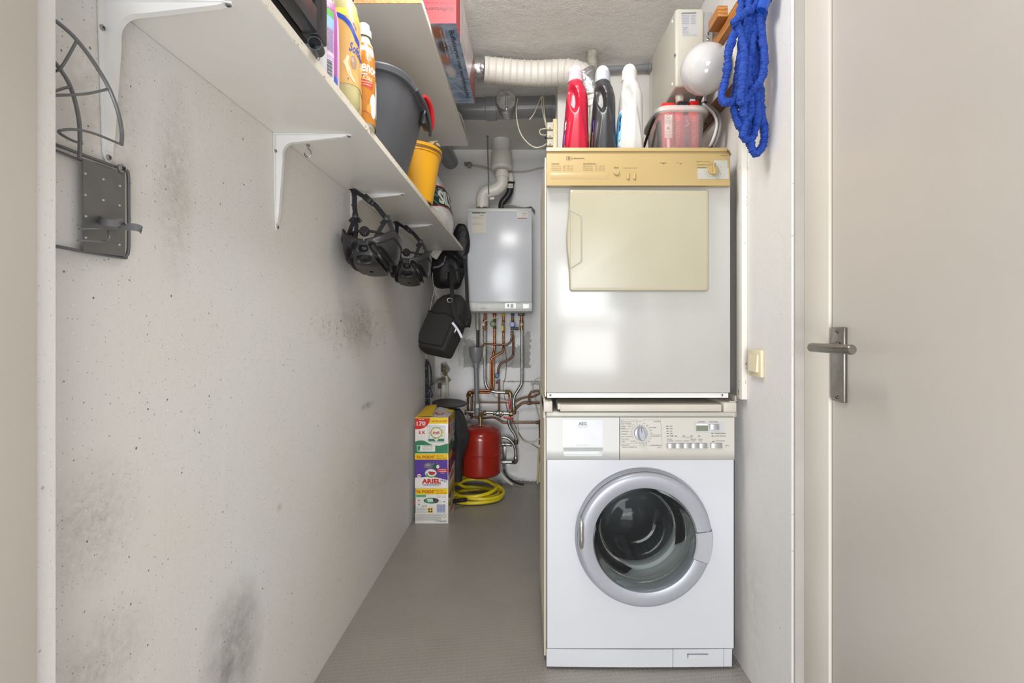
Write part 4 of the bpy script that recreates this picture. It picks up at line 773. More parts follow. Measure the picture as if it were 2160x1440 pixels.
# ------------------------------------------------------------------ bicycle helmets
HM = mat('black_helmet_shell', (44, 44, 46), .36, 0, .06, 20); HF = mat('black_helmet_foam', (22, 22, 23), .7)
STR = mat('black_webbing', (34, 34, 38), .75, 0, .06, 200)
def helmet(c, rot, hook, label, logo):
    r = thing('bicycle_helmet', label, 'bicycle helmet', (hook[0], hook[1], 1.598), 'bicycle helmets hanging under the lower shelf')
    T = Matrix.Translation(c) @ Matrix.Rotation(rot, 4, 'Z') @ Matrix.Rotation(math.radians(-8), 4, 'X')
    A_, B_, H_ = .094, .120, .104           # half width, half length, height; crown down
    def rim(a): # height of the rim round the opening; a=-90 is the rear, which faces the room
        d = math.degrees(a) % 360; return .016 * math.cos(2 * (a + PI / 2)) * -1 + .018 * math.exp(-((d - 330) / 16) ** 2) + .018 * math.exp(-((d - 210) / 16) ** 2) - .012 * math.exp(-((d - 270) / 22) ** 2)
    def sp(a, q, off=0.0):  # q 0 rim .. 1 crown
        ph = q * PI / 2; k1 = math.cos(ph) ** .38 if q < 1 else 0; bulge = 1 + .06 * math.sin(PI * q)
        x = (A_ + off) * k1 * bulge * math.copysign(abs(math.cos(a)) ** .92, math.cos(a)); y = (B_ + off) * k1 * bulge * math.copysign(abs(math.sin(a)) ** .92, math.sin(a))
        z = rim(a) * (1 - q) - (H_ + off) * math.sin(ph) ** 1.1 * .98
        return V((x, y, z))
    holes = [(0, -.056, .0135, .0095, 0), (0, -.088, .021, .0085, 0), (.038, -.056, .0095, .024, -.6), (.063, -.068, .010, .024, -.6), (-.038, -.056, .0095, .024, .6), (-.063, -.068, .010, .024, .6), (.062, -.100, .026, .0065, .7), (-.062, -.100, .026, .0065, -.7)]
    def vent(a, q):
        p = sp(a, q); m_ = 9.0
        for x0, z0, rx, rz, ro_ in holes:
            dx, dz = p.x - x0, p.z - z0; c_, s_ = math.cos(ro_), math.sin(ro_); u = (dx * c_ - dz * s_) / rx; v_ = (dx * s_ + dz * c_) / rz
            e_ = (abs(u) ** 2.6 + abs(v_) ** 2.6) ** (1 / 2.6)
            m_ = min(m_, e_)
        return m_
    NA, NQ = 400, 140; m = MB(); m.T = T; m.use(HM); vs = []; fs = []
    for j in range(NQ + 1):
        for i in range(NA):
            a = 2 * PI * i / NA; q = j / NQ * .9995; e_ = vent(a, q)
            g_ = min(1, max(0, (1.35 - e_) / .7)); off = -.018 * g_ * g_ * (3 - 2 * g_) + .005 * min(1, max(0, (.17 - q) / .02)) + .0012 * math.exp(-((e_ - 1.6) / .2) ** 2)
            vs.append(sp(a, q, off))
    for j in range(NQ):
        for i in range(NA):
            fs.append([j * NA + i, j * NA + (i + 1) % NA, (j + 1) * NA + (i + 1) % NA, (j + 1) * NA + i])
    m.add(vs, fs); part('shell', m, r)
    m = MB(); m.T = T; m.use(HF); vs = []; fs = []
    for j in range(23):
        for i in range(72): vs.append(sp(2 * PI * i / 72, j / 22 * .99, -.030))
    for j in range(22):
        for i in range(72):
            fs.append([j * 72 + i, j * 72 + (i + 1) % 72, (j + 1) * 72 + (i + 1) % 72, (j + 1) * 72 + i])
    m.add(vs, fs); o = part('foam_liner', m, r); sm = o.modifiers.new('thick', 'SOLIDIFY'); sm.thickness = .008; sm.offset = 0
    m = MB(); m.T = T; m.use(BLACKM).tube([sp(2 * PI * i / 40, 0, .002) + V((0, 0, .001)) for i in range(40)], .0038, 8, 2, closed=True); part('rim_band', m, r)
    m = MB(); m.T = T; m.use(BLACK).lathe(V((-.004, -B_ + .032, .012)), (0, -1, .15), [(0, .017), (.008, .0175), (.0085, .0165), (.014, .0155), (.016, .013), (.0155, .009), (.0155, 0)], 28, False, False)
    m.use(BLACKM).tube([(-.085, -.02, .004), (-.06, -.07, .012), (-.004, -.095, .014), (.05, -.075, .012), (.08, -.02, .004)], .005, 8, 5); part('fit_dial', m, r)
    k = MB(lambda u, v, h: T @ (V((u, -B_ * 1.035 - .004, v)))); k.t('2', .002, -.030, .0065, ink(206, 206, 208))
    if logo: part('logo', k, r)
    H = V((hook[0], hook[1], 1.590)); L = lambda a, q=0.0: T @ (sp(math.radians(a), q, -.012))
    Yl = T @ V((-.058, -.02, .092)); Yr = T @ V((.052, -.02, .085)); top = H + V((.006, 0, -.004))
    out = []
    for nm, pts in (('chin_strap', [H + V((-.012, 0, .002)), H + V((.0, -.003, -.003)), Yl * .2 + H * .8 + V((.004, -.004, -.006)), Yl * .6 + H * .4, Yl]), ('chin_strap', [H + V((0, -.002, -.001)), H + V((.016, -.002, -.012)), Yr * .5 + H * .5 + V((.012, 0, .004)), Yr])):
        part(nm, MB().use(STR).ribbon(pts, .017, .0022, (1, .35, .1)), r)
    for Y, a1, a2 in ((Yl, 188, 250), (Yr, 292, 344)):
        part('side_strap', MB().use(STR).ribbon([Y, Y * .5 + L(a1) * .5 + V((.0, 0, .004)), L(a1)], .014, .002, (1, .5, 0)), r)
        part('side_strap', MB().use(STR).ribbon([Y, Y * .5 + L(a2) * .5 + V((.003, 0, .006)), L(a2)], .014, .002, (1, .2, 0)), r)
        part('strap_divider', MB().use(BLACK).obox(Y + V((0, -.002, .004)), (1, .2, 0), (0, 1, 0), (0, 0, 1), .010, .004, .010, .003).obox(Y + V((-.013, -.001, -.011)), (1, 0, 1), (0, 1, 0), (-1, 0, 1), .010, .0035, .007, .002).obox(Y + V((.013, -.001, -.011)), (1, 0, -1), (0, 1, 0), (1, 0, 1), .010, .0035, .007, .002), r)
    m = MB().use(BLACK); ax = (Yr - H).normalized(); cc = H + ax * .055 + V((.010, -.002, .003)); m.obox(cc, ax, (0, 1, 0), ax.cross(V((0, 1, 0))), .016, .006, .0115, .003); m.obox(cc + ax * .022, ax, (0, 1, 0), ax.cross(V((0, 1, 0))), .008, .0045, .010, .002); part('buckle', m, r)
    k = MB().tube([H + V((0, 0, .010)), H + V((0, 0, .002)), H + V((.008, 0, -.004)), H + V((.006, 0, -.012)), H + V((-.004, 0, -.012)), H + V((-.008, 0, -.006))], .0017, 8, 5)
    single('cup_hook', k, BRASS, 'metal cup hook holding the strap of the %s bicycle helmet' % ('nearer' if logo else 'farther'), 'hook', None, (hook[0], hook[1], 1.598))
helmet(V((-.556, 1.700, 1.396)), math.radians(4), (-.625, 1.70), 'black bicycle helmet nearer the doorway, hanging upside down under the lower shelf', True)
helmet(V((-.545, 2.19, 1.405)), math.radians(8), (-.612, 2.21), 'black bicycle helmet farther in, hanging upside down behind the first helmet', False)
# ------------------------------------------------------------------ backpack over the far end of the shelf, cooler bag under it
BP = mat('black_nylon', (26, 25, 26), .5, 0, .15, 40, bump=.6, bs=34, bd=.012)
t = thing('gym_bag', 'crumpled black nylon bag with pale stripes at the far end of the lower shelf', 'bag', (-.50, 3.12, 1.55))
def lump(c, rx, ry, rz, seed, sq=1.0, n=48):
    rnd = random.Random(seed); ks = [(rnd.uniform(2, 7), rnd.uniform(2, 7), rnd.uniform(2, 7), rnd.uniform(0, 6)) for _ in range(5)]; c = V(c); rs = []
    for j in range(1, 24):
        th = PI * j / 24; r_ = []
        for i in range(n):
            a = 2 * PI * i / n; d = V((math.sin(th) * math.cos(a), math.sin(th) * math.sin(a), math.cos(th))); k_ = 1 + sum(.035 * math.sin(p * d.x + q * d.y + s_ * d.z + f_ + 3 * abs(d.z)) for p, q, s_, f_ in ks)
            k_ += .012 * math.sin(a * 11 + th * 5); r_.append(c + V((rx * math.copysign(abs(d.x) ** sq, d.x) * k_, ry * d.y * k_, rz * math.copysign(abs(d.z) ** sq, d.z) * k_)))
        rs.append(r_)
    return rs
part('bag_body', MB().use(BP).rings(lump((-.525, 3.13, 1.488), .108, .08, .130, 3, .75)), t)
part('bag_top', MB().use(BP).rings(lump((-.428, 3.063, 1.668), .052, .026, .112, 8, .9)), t)
m = MB().use(BP).rings([[V((x * 1.0, y, z)) for x, y, z in ((-.565 + a, 3.09, 1.40), (-.49 + a, 3.06, 1.365), (-.43 + a, 3.09, 1.41), (-.49 + a, 3.14, 1.40))] for a in (0,)] + [[V((-.62, 3.09, 1.48)), V((-.5, 3.05, 1.46)), V((-.405, 3.09, 1.50)), V((-.5, 3.15, 1.48))]]); part('bag_flap', m, t)
for i, pts in enumerate(([(-.585, 3.062, 1.61), (-.618, 3.066, 1.565)], [(-.56, 3.056, 1.61), (-.60, 3.06, 1.55)])): part('stripe', MB().use(ink(214, 212, 200)).ribbon([V(pts[0]), (V(pts[0]) + V(pts[1])) / 2 + V((0, -.004, 0)), V(pts[1])], .03, .003, (1, 0, .4)), t, None, 'off-white stripe')
part('stripe', MB().use(ink(140, 132, 146)).ribbon([P(940, 540, 3.05), P(935, 555, 3.04), P(925, 562, 3.045), P(914, 564, 3.06)], .012, .003, (.5, 0, 1)), t, None, 'grey reflective stripe')
part('drawcord', MB().use(STR).tube([P(968, 560, 3.05), P(967, 575, 3.05), P(969, 590, 3.05), P(968, 597, 3.05)], .0035, 8, 4).tube([P(961, 571, 3.05), P(970, 568, 3.04), P(976, 573, 3.05)], .004, 8, 4), t)
ZD = 2.845
CB = mat('charcoal_bag_fabric', (52, 50, 50), .8, 0, .08, 90, bump=.15, bs=500)
t = thing('cooler_bag', 'charcoal fabric shoulder bag with a white zip strip, hanging below the gym bag', 'bag', (-.52, 2.95, 1.12))
c = P(940, 683, 2.97); ax = V((-.34, -.42, -1)).normalized(); bx = V((1, -.42, -.2)); bx = (bx - ax * bx.dot(ax)).normalized(); cx_ = bx.cross(ax)
R_ = Matrix((bx, cx_, -ax)).transposed().to_4x4(); R_.translation = c
m = MB(); m.T = R_; m.use(CB)
sec = lambda z, sx, sy: [V((p.x, p.y, z)) for p in se((0, 0, 0), sx, sy, 6, 72)]
m.rings([sec(z, sx, sy) for z, sx, sy in ((-.200, .092, .062), (-.196, .100, .070), (-.18, .104, .074), (-.05, .112, .078), (.06, .108, .074), (.13, .098, .066), (.17, .08, .052), (.20, .045, .030), (.208, .02, .012))]); part('bag_body', m, t)
m = MB(); m.T = R_; m.use(CB).rings([[V((x * .86, -.075 - d + .0, z)) for x, z in ((-.104, -.178), (.104, -.178), (.107, 0.01), (.04, .028), (-.04, .022), (-.107, .03))] for d in (0, .016)]); part('front_pocket', m, t)
m = MB(); m.T = R_; m.use(BLACKM)
m.tube([(-.09, -.093, .03), (-.03, -.093, .02), (.03, -.092, .029), (.09, -.093, .012)], .0035, 8, 4); part('zip', m, t)
part('zip_strip', MB().use(ink(226, 226, 236)).ribbon([P(954, 680, ZD), P(962, 690, ZD), P(969, 701, ZD), P(974, 712, ZD)], .014, .003, (1, 0, .6)), t, None, 'white reflective strip')
part('zip_pull', MB().use(GALV).obox(P(960, 697, ZD - .006), (.3, 0, 1), (1, 0, -.3), (0, 1, 0), .014, .004, .002, .001), t)
m = MB().use(BLACKM).ribbon([P(952, 560, 2.99), P(953, 600, 2.92), P(955, 640, 2.87), P(962, 668, 2.86), P(978, 690, 2.88), P(988, 684, 2.92), P(990, 672, 2.95)], .024, .003, (1, .2, .2)); part('strap', m, t)
part('strap', MB().use(BLACKM).ribbon([P(980, 545, 3.02), P(984, 590, 3.0), P(986, 640, 2.99), P(991, 668, 2.98), P(988, 690, 2.96)], .022, .003, (1, .2, 0)), t)
part('d_ring', MB().use(GALV).tube([P(949 + 5.5 * math.cos(a), 633 + 4.5 * math.sin(a), 2.862) for a in fr(0, 2 * PI, 12)[:-1]], .0022, 8, 2, closed=True), t)
# cords on the left wall
WS = ink(226, 222, 214, .8)
single('string', MB().tube([P(912, 575, 3.05), P(914, 600, 3.04), P(916, 612, 3.03), P(908, 650, 3.05), P(899, 735, 3.06), P(900, 770, 3.07)], .0016, 6, 5).tube([P(916, 612, 3.03), P(925, 628, 3.0)], .0016, 6, 0), WS, 'thin white string hanging behind the charcoal shoulder bag', 'string', None, P(912, 575, 3.05))
NV = NT('dark_speckled_cord'); wv = NV.n('ShaderNodeTexVoronoi'); wv.inputs['Scale'].default_value = 160; NV.put(wv.inputs['Vector'], NV.pos()); NV.put(NV.b.inputs['Base Color'], NV.mix(NV.mapr(wv.outputs['Distance'], .28, .34), lin((120, 130, 150)), lin((26, 28, 36)))); NV.b.inputs['Roughness'].default_value = .7
m = MB().use(NV.m)
for i, pts in enumerate(([(900, 757), (896, 790), (898, 830), (899, 862)], [(901, 758), (903, 800), (902, 840), (904, 866)], [(902, 760), (908, 775), (910, 800), (909, 815)], [(898, 765), (896, 780), (901, 800), (905, 845), (905, 868)], [(905, 815), (911, 830), (911, 836), (907, 836), (905, 826)], [(899, 780), (901, 800), (900, 830), (897, 850)])):
    m.tube([P(a, b, 3.055 + .006 * (i % 3)) for a, b in pts], .0058, 8, 5)
t = single('luggage_cord', m, None, 'bundle of dark speckled elastic cord hanging on the left wall beneath the white string', 'cord', None, P(901, 757, 3.05))
part('cord_hook', MB().use(BLACK).obox(P(909, 816, 3.04), (1, 0, 0), (0, 1, 0), (0, 0, 1), .010, .006, .008, .003).obox(P(902, 829, 3.045), (1, 0, 0), (0, 1, 0), (0, 0, 1), .008, .006, .008, .003), t)
# ------------------------------------------------------------------ pods boxes, stacked by the left wall
bxL, bxR, bD, bE = X(875.5, 2.666), X(945.5, 2.666), 2.666, 2.895
def podmap(u, v, h): return P(860 + u / 5.54, 850 + v / 5.54, bD - .0004 - h)
KW = ink(234, 231, 226, .35); YE = ink(246, 208, 22, .3); OG = ink(206, 88, 26, .3); RD = ink(212, 44, 34, .3); GN = ink(52, 132, 92, .3); GD = ink(40, 96, 70, .3); PU = ink(92, 62, 156, .28); WI = ink(240, 236, 232, .35); GY = ink(130, 130, 134, .4)
def carton(label, z0, z1, m_, taper=0.0):
    r = thing('pods_box', label, 'detergent box', ((bxL + bxR) / 2, 2.78, z0), 'detergent pod boxes stacked on the floor')
    part('carton', MB().use(m_).box(bxL, bxR, bD, bE, z0 + .0006, z1 - .0006, .0012), r); return r
sm = lambda u, v, h: V((bxR + .0004 + h, bD + u, v))          # right-hand side, u back from the front edge, v height
# lowest
b1 = carton('lowest detergent box of the stack, back panel with barcode and yellow band', 0, .199, KW)
k = MB(podmap, -1); k.q(84, 466, 998, 1066, YE); k.q(80, 92, 998, 1068, ink(40, 110, 180)); k.q(80, 92, 1068, 1135, GN); k.q(80, 92, 1135, 1190, RD); k.q(80, 92, 1190, 1282, GD); k.lift()
k.t('76 PODS*', 98, 1050, 32, OG, 228, 'L', .04); k.t('Nur für', 333, 1030, 17, OG, 80, 'L', .02); k.t('kurze Zeit!', 333, 1056, 17, OG, 122, 'L', .02)
k.q(97, 215, 1070, 1097, ink(90, 170, 120)); k.disc(275, 1139, 90, GD, 34); k.q(338, 440, 1180, 1284, ink(214, 216, 236)); k.q(232, 296, 1220, 1284, ink(244, 214, 60)); k.lift()
k.disc(262, 1139, 62, ink(70, 150, 100), 30); k.disc(334, 1140, 24, ink(90, 66, 70), 28); k.disc(308, 1132, 14, ink(30, 60, 50), 20); k.poly([(222, 1118), (290, 1112), (300, 1150), (240, 1156)], ink(206, 224, 212))
for i in range(17): k.q(342 + i * 5.8, 342 + i * 5.8 + (2.2 if i % 3 else 3.6), 1184, 1276, ink(70, 76, 140))
for a, b, c_ in ((240, 1228, (30, 50, 120)), (268, 1228, (180, 40, 60)), (240, 1256, (40, 40, 50)), (268, 1256, (30, 50, 120))): k.disc(a + 10, b + 10, 11, ink(*c_), None, 12)
for a, b in ((110, 1120), (110, 1168)): k.q(a, a + 40, b, b + 34, ink(206, 222, 208)); k.lift(); k.q(a + 4, a + 36, b + 4, b + 30, WI); k.disc(a + 20, b + 16, 9, ink(190, 60, 60) if b < 1150 else GN, None, 10)
for a, b in ((164, 1196), (198, 1194)): k.line([(a, b), (a + 26, b + 18)], 3, ink(160, 70, 90)); k.line([(a + 26, b), (a, b + 18)], 3)
for a in (338, 366, 400, 428): k.line([(a, 1080), (a + 14, 1080), (a + 14, 1104), (a, 1104), (a, 1080)], 2.5, GY)
k.line([(372 + 14 * math.cos(a) + 14, 1153 + 14 * math.sin(a)) for a in fr(0, 6.28, 16)], 2.5, GY); k.disc(426, 1152, 9, ink(60, 90, 170), 6); k.line([(425, 1292), (446, 1315), (425, 1340), (404, 1315), (425, 1292)], 3, ink(190, 70, 70))
for i in range(4): k.greek(100, 226, 1228 + i * 16, 5, GN if i % 2 else GY, i)
for i in range(7): k.greek(92, 396, 1300 + i * 11.5, 5, GY, 30 + i)
k.greek(325, 460, 1380, 8, ink(90, 90, 96), 50); k.t('KARLA OF', 378, 1384, 9, ink(70, 70, 76), 66); part('front_print', k, b1)
k = MB(sm); k.q(0, .229, .0, .199, ink(228, 222, 218, .35)); k.lift(); k.q(0, .229, .158, .196, ink(222, 178, 40)); k.poly([(0, .15), (.06, .12), (.15, .13), (.229, .158), (0, .158)], ink(90, 60, 110)); k.poly([(0, .10), (.08, .07), (.16, .09), (.229, .12), (.229, .15), (.12, .12), (.05, .10), (0, .13)], ink(128, 160, 60)); k.disc(.12, .11, .03, ink(212, 190, 90), .036); k.lift(); k.t('ARIEL', .05, .035, .030, RD, .15, 'L', .03, .05); part('side_print', k, b1)
# middle
b2 = carton('middle detergent box of the stack, purple front with yellow band', .199, .389, WI)
k = MB(podmap, -1); k.q(84, 468, 592, 660, YE); k.poly([(84, 660), (468, 660), (468, 905), (400, 884), (300, 872), (190, 868), (84, 868)], PU); k.lift()
k.t('76 PODS*', 100, 646, 32, OG, 228, 'L', .04); k.t('Nur für', 335, 624, 17, OG, 80, 'L', .02); k.t('kurze Zeit!', 335, 650, 17, OG, 120, 'L', .02)
for a, rr in ((210, 120), (230, 110), (250, 108), (290, 110), (310, 130), (330, 120), (195, 100), (345, 100)):
    ca, sa = math.cos(math.radians(a)), math.sin(math.radians(a)); k.poly([(275 + 50 * ca - 4 * sa, 770 + 50 * sa + 4 * ca), (275 + rr * ca, 770 + rr * sa * .9), (275 + 50 * ca + 4 * sa, 770 + 50 * sa - 4 * ca)], ink(206, 140, 196))
k.poly([(84, 880), (140, 868), (220, 862), (340, 868), (468, 900), (468, 992), (84, 992)], WI)
k.disc(270, 820, 68, ink(230, 232, 228), 50); k.lift(); k.disc(275, 836, 62, ink(84, 160, 84), 34, 24); k.lift(); k.disc(280, 815, 52, WI, 42); k.lift(); k.disc(282, 800, 42, ink(176, 60, 40), 42, 24, .1, PI + .1); k.lift()
k.disc(246, 730, 56, ink(112, 112, 124), 34); k.disc(330, 738, 38, GD, 34); k.lift(); k.disc(352, 742, 18, WI, 22); k.disc(236, 722, 30, ink(150, 150, 160), 16)
k.q(345, 470, 768, 808, RD); k.disc(134, 848, 22, WI); k.lift(); k.t('76', 118, 860, 20, RD, 34, 'L', .04); k.t('1. WASCHEN', 360, 803, 12, WI, 92, 'L', .03); k.greek(362, 448, 778, 8, WI, 3); k.greek(382, 430, 820, 7, WI, 4)
k.t('ARIEL', 165, 936, 50, RD, 222, 'L', .045); k.t('All in 1', 380, 912, 22, ink(60, 70, 160), 76, 'L', .02); k.t('PODS', 416, 924, 9, ink(60, 70, 160), 38, 'L', .02); k.greek(170, 386, 952, 9, ink(80, 80, 130), 5); k.greek(186, 376, 966, 9, ink(80, 80, 130), 6); part('front_print', k, b2)
k = MB(sm); k.q(0, .229, .199, .389, WI); k.lift(); k.q(0, .13, .352, .388, YE); k.poly([(0, .352), (.13, .352), (.13, .389), (.229, .389), (.229, .30), (.12, .285), (0, .265)], ink(80, 40, 112)); k.q(.17, .229, .33, .352, RD); k.lift(); k.disc(.085, .31, .035, ink(170, 90, 60), .045); k.t('76 PODS', .015, .362, .016, OG, .10, 'L', .03); k.t('ARIEL', .05, .225, .034, RD, .15, 'L', .03, .05); part('side_print', k, b2)
# top
b3 = carton('topmost detergent box of the stack, white and green with a torn-open yellow lid', .389, .596, WI)
k = MB(podmap, -1); k.q(84, 470, 168, 240, YE); k.poly([(84, 452), (120, 438), (160, 434), (200, 442), (250, 470), (300, 494), (370, 498), (430, 482), (470, 470), (470, 586), (84, 586)], GN); k.lift()
k.poly([(84, 178), (264, 178), (252, 220), (228, 262), (190, 290), (140, 304), (84, 304)], RD); k.lift(); k.t('170', 104, 256, 42, WI, 104, 'L', .025); k.greek(130, 190, 196, 10, WI, 2); k.greek(104, 212, 263, 6, WI, 7); k.t('1 AN DE LAVAGE', 270, 221, 20, OG, 185, 'L', .035); k.t('5 X', 128, 358, 32, RD, 76, 'L', .05)
k.poly([(228, 262), (440, 262), (426, 450), (240, 450)], ink(206, 206, 208)); k.lift(); k.poly([(236, 272), (432, 272), (420, 440), (248, 440)], WI); k.lift(); k.q(240, 426, 416, 446, GN); k.disc(334, 346, 68, ink(72, 140, 60), 66, 32); k.lift(); k.disc(334, 346, 62, ink(206, 214, 70), 60, 32); k.lift(); k.disc(334, 346, 54, WI, 52, 32); k.lift()
k.t('dreft', 290, 360, 36, RD, 84, 'L', .03); k.greek(312, 362, 370, 7, GY, 9); k.disc(330, 412, 24, ink(224, 200, 60), 12, 16); k.lift(); k.disc(322, 408, 9, ink(60, 110, 180), 7); k.poly([(310, 424), (334, 416), (358, 424), (334, 448)], WI); k.disc(412, 346, 12, ink(240, 214, 90)); k.greek(250, 426, 288, 6, GY, 12); k.greek(250, 430, 458, 6, GY, 13)
for pts in ([(250, 300), (262, 320), (252, 345), (262, 380)], [(402, 300), (414, 320), (404, 340)], [(262, 380), (248, 404)], [(410, 370), (396, 400)]): k.line(pts, 5, GY)
k.poly([(150, 490), (322, 490), (320, 566), (140, 566)], ink(236, 236, 228)); k.lift(); k.poly([(106, 490), (156, 494), (142, 568), (112, 564)], ink(206, 222, 210)); k.lift(); k.poly([(114, 500), (148, 502), (138, 560), (118, 556)], GN)
for i in range(4): k.greek(174, 290, 496 + i * 17, 8, GD if i % 2 else GY, 20 + i)
part('front_print', k, b3)
k = MB(sm); k.q(0, .229, .389, .596, ink(226, 216, 220, .35)); k.lift(); k.poly([(.06, .54), (.229, .56), (.229, .596), (.06, .596)], YE); k.q(0, .055, .50, .596, ink(196, 50, 56)); k.poly([(0, .389), (.229, .389), (.229, .47), (.12, .455), (.04, .44), (0, .445)], GN); k.lift(); k.disc(.10, .505, .030, ink(80, 140, 70), .034); k.lift(); k.disc(.10, .505, .024, WI, .027); k.t('170', .01, .545, .016, WI, .04, 'L', .03); k.t('dreft', .083, .50, .014, RD, .036, 'L', .02); k.t('5 X', .012, .475, .014, RD, .03, 'L', .02); k.q(.14, .20, .425, .458, WI); k.q(.165, .21, .49, .535, ink(160, 160, 190)); k.t('DE LAVAGE', .075, .565, .014, OG, .13, 'L', .02); part('side_print', k, b3)
LID = mat('grey_card_inside', (170, 160, 140), .7)
def flap(pts, m_, nm, th=.0015):
    n_ = (V(pts[1]) - V(pts[0])).cross(V(pts[2]) - V(pts[0])).normalized() * th; a = [V(p) for p in pts]; o = MB().use(m_); o.rings([[p for p in a], [p + n_ for p in a]]); return part(nm, o, b3)
xm = X(907, 2.75)
flap([(bxL + .004, bD + .002, .600), (xm + .030, bD + .004, .607), (xm + .02, bE - .04, .640), (bxL + .02, bE - .02, .628)], ink(226, 186, 40), 'lid_flap')
flap([(xm + .004, bD + .022, .602), (bxR, bD + .002, .5965), (bxR, bE, .598), (xm + .03, bE, .618)], ink(214, 206, 204), 'lid_flap')
k = MB(lambda u, v, h: V((xm + .03 + (bxR - xm - .03) * u, bD + .03 + (bE - bD - .03) * v, .6085 + .003 * v - .011 * u + .002 + h))); k.q(.0, .98, .55, .98, YE); k.disc(.3, .25, .28, RD, .14); k.lift(); k.disc(.3, .25, .18, WI, .08); k.greek(.2, .8, .7, .08, WI, 3); part('lid_print', k, b3)
# ------------------------------------------------------------------ combi boiler
BO = mat('boiler_grey_enamel', (206, 208, 212), .2, 0, .01, 3, bump=.05, bs=60, bd=.001); BO2 = mat('boiler_trim_plastic', (206, 206, 200), .35)
BD = 3.09
t = thing('boiler', 'white wall-hung central heating boiler on the back wall', 'boiler', (X(1054, BD), 3.3, Z(658, BD)))
part('casing', MB().use(BO).box(X(986, BD), X(1122, BD), BD + .002, 3.366, Z(637, BD), Z(446, BD), .004, 3), t)
part('top_cover', MB().use(BO2).box(X(985, BD), X(1121.5, BD), BD + .004, 3.366, Z(446, BD), Z(438.5, BD), .003), t)
m = MB().use(BO2).prism([(BD + .01, Z(637, BD)), (BD, Z(637.5, BD)), (BD - .003, Z(650, BD)), (BD + .004, Z(656, BD)), (BD + .02, Z(658.5, BD)), (3.366, Z(658.5, BD)), (3.366, Z(637, BD))], X(986, BD), X(1122, BD), 'x'); part('lower_cover', m, t)
k = MB(lambda u, v, h: P(u, v, BD - .0035 - h)); lt = ink(150, 150, 146); k.line([(1004.5, 657), (1004.5, 641), (1006, 640), (1100, 640), (1101.5, 641.5), (1101.5, 657)], .5, lt); k.q(1065, 1088, 639.5, 650, ink(216, 216, 214, .1)); k.q(1103, 1116, 641, 650, ink(222, 222, 220, .1)); k.yd = -1
k.t('INTERGAS', 1013, 651.5, 1.3, ink(110, 106, 104), 14, 'L', .02); k.disc(1020, 648, 1.6, ink(120, 110, 110), .5); k.lift(); k.q(1070, 1074, 641, 648, ink(170, 170, 168)); k.q(1077, 1083, 641, 649, ink(190, 190, 188)); part('cover_print', k, t)
for A_ in (0, 1):
    k = MB(lambda u, v, h: P(u, v, BD + .001 - h)); k.yd = -1
    if A_ == 0:
        k.q(995, 1025.5, 447, 491, ink(214, 208, 192)); k.lift(); k.q(996, 1013, 447.5, 450, ink(50, 48, 48)); k.q(1013.5, 1024, 447.5, 450, ink(96, 92, 90)); k.t('Intergas', 1012, 455, 2, ink(120, 60, 60), 9, 'L', .02)
        for i in range(6): k.greek(997, 1022 - (i % 2) * 8, 458 + i * 1.6 + (8 if i > 2 else 0), .8, ink(150, 146, 140), i)
    else:
        k.q(1090, 1113, 446, 462, ink(216, 212, 208)); k.lift(); k.q(1091.5, 1112, 459.5, 461.3, ink(150, 40, 60)); k.t('Intergas', 1101, 450.5, 2, ink(120, 60, 60), 10, 'L', .02)
        for i in range(4): k.greek(1101, 1111, 452 + i * 1.7, .7, ink(150, 140, 140), 9 + i)
    part('type_label', k, t)
m = MB().use(clear('crumpled_film', (222, 220, 216), .1, .75)); rs = [[V((X(1062 + 67 * a, 3.1), 3.08 + .1 * b, Z(438.5, BD) + .004 + .010 * (1 + math.sin(7 * a + 3 * b)) * (1 - a * .3) - (.035 * max(0, a - .88) * 8))) for b in fr(0, 1, 6)] for a in fr(0, 1, 20)]
m.rings(rs, False, False, False); o = single('plastic_film', m, None, 'crumpled clear plastic film lying on top of the boiler', 'plastic film', None, (X(1095, 3.1), 3.13, Z(438, BD))); o.modifiers.new('thick', 'SOLIDIFY').thickness = .001
# flue
FD = 3.20
t = thing('flue_pipe', 'white flue pipe rising from the boiler through the ceiling', 'flue pipe', P(1058, 300, FD))
def cyx(px, py, r, nm, py2, m_=WHITEPVC, D=FD, r2=None, n=40, bev=.002): part(nm, MB().use(m_).cyl(P(px, py, D), P(px, py2, D), r, r2, n, bev), t)
part('upper_pipe', MB().use(mat('white_flue', (222, 220, 220), .35)).cyl((P(1057.5, 0, FD).x, FD, 2.369), P(1058, 330, FD), .0610, None, 44), t)
part('socket', MB().use(WHITEPVC).lathe(P(1058, 322.5, FD), (0, 0, -1), [(0, .068), (.003, .0695), (.085, .0695), (.088, .072), (.102, .073), (.110, .068), (.118, .050), (.119, 0)], 44, True, False), t)
el = [P(1059, 360, 3.17), P(1059, 372, 3.17), P(1058, 388, 3.17), P(1048, 399, 3.17), P(1036, 403, 3.17), P(1024, 405, 3.17), P(1018, 414, 3.17), P(1017.5, 424, 3.17), P(1017.5, 438, 3.17)]
part('elbow', MB().use(WHITEPVC).tube(el, .040, 32, 5), t)
part('elbow_socket', MB().use(WHITEPVC).lathe(P(1059, 365, 3.17), (0, 0, -1), [(0, .0465), (.03, .0455), (.032, .041)], 36).lathe(P(1045, 400, 3.17), (-1, 0, -.25), [(-.012, .0445), (.012, .0445)], 36).lathe(P(1017.5, 418, 3.17), (0, 0, -1), [(0, .043), (.018, .0435), (.062, .042)], 36), t)
part('test_cap', MB().use(WHITEPVC).lathe(P(1016, 434, 3.128), (0, -1, 0), [(0, .0115), (.003, .011), (.0035, 0)], 20, False, False), t)
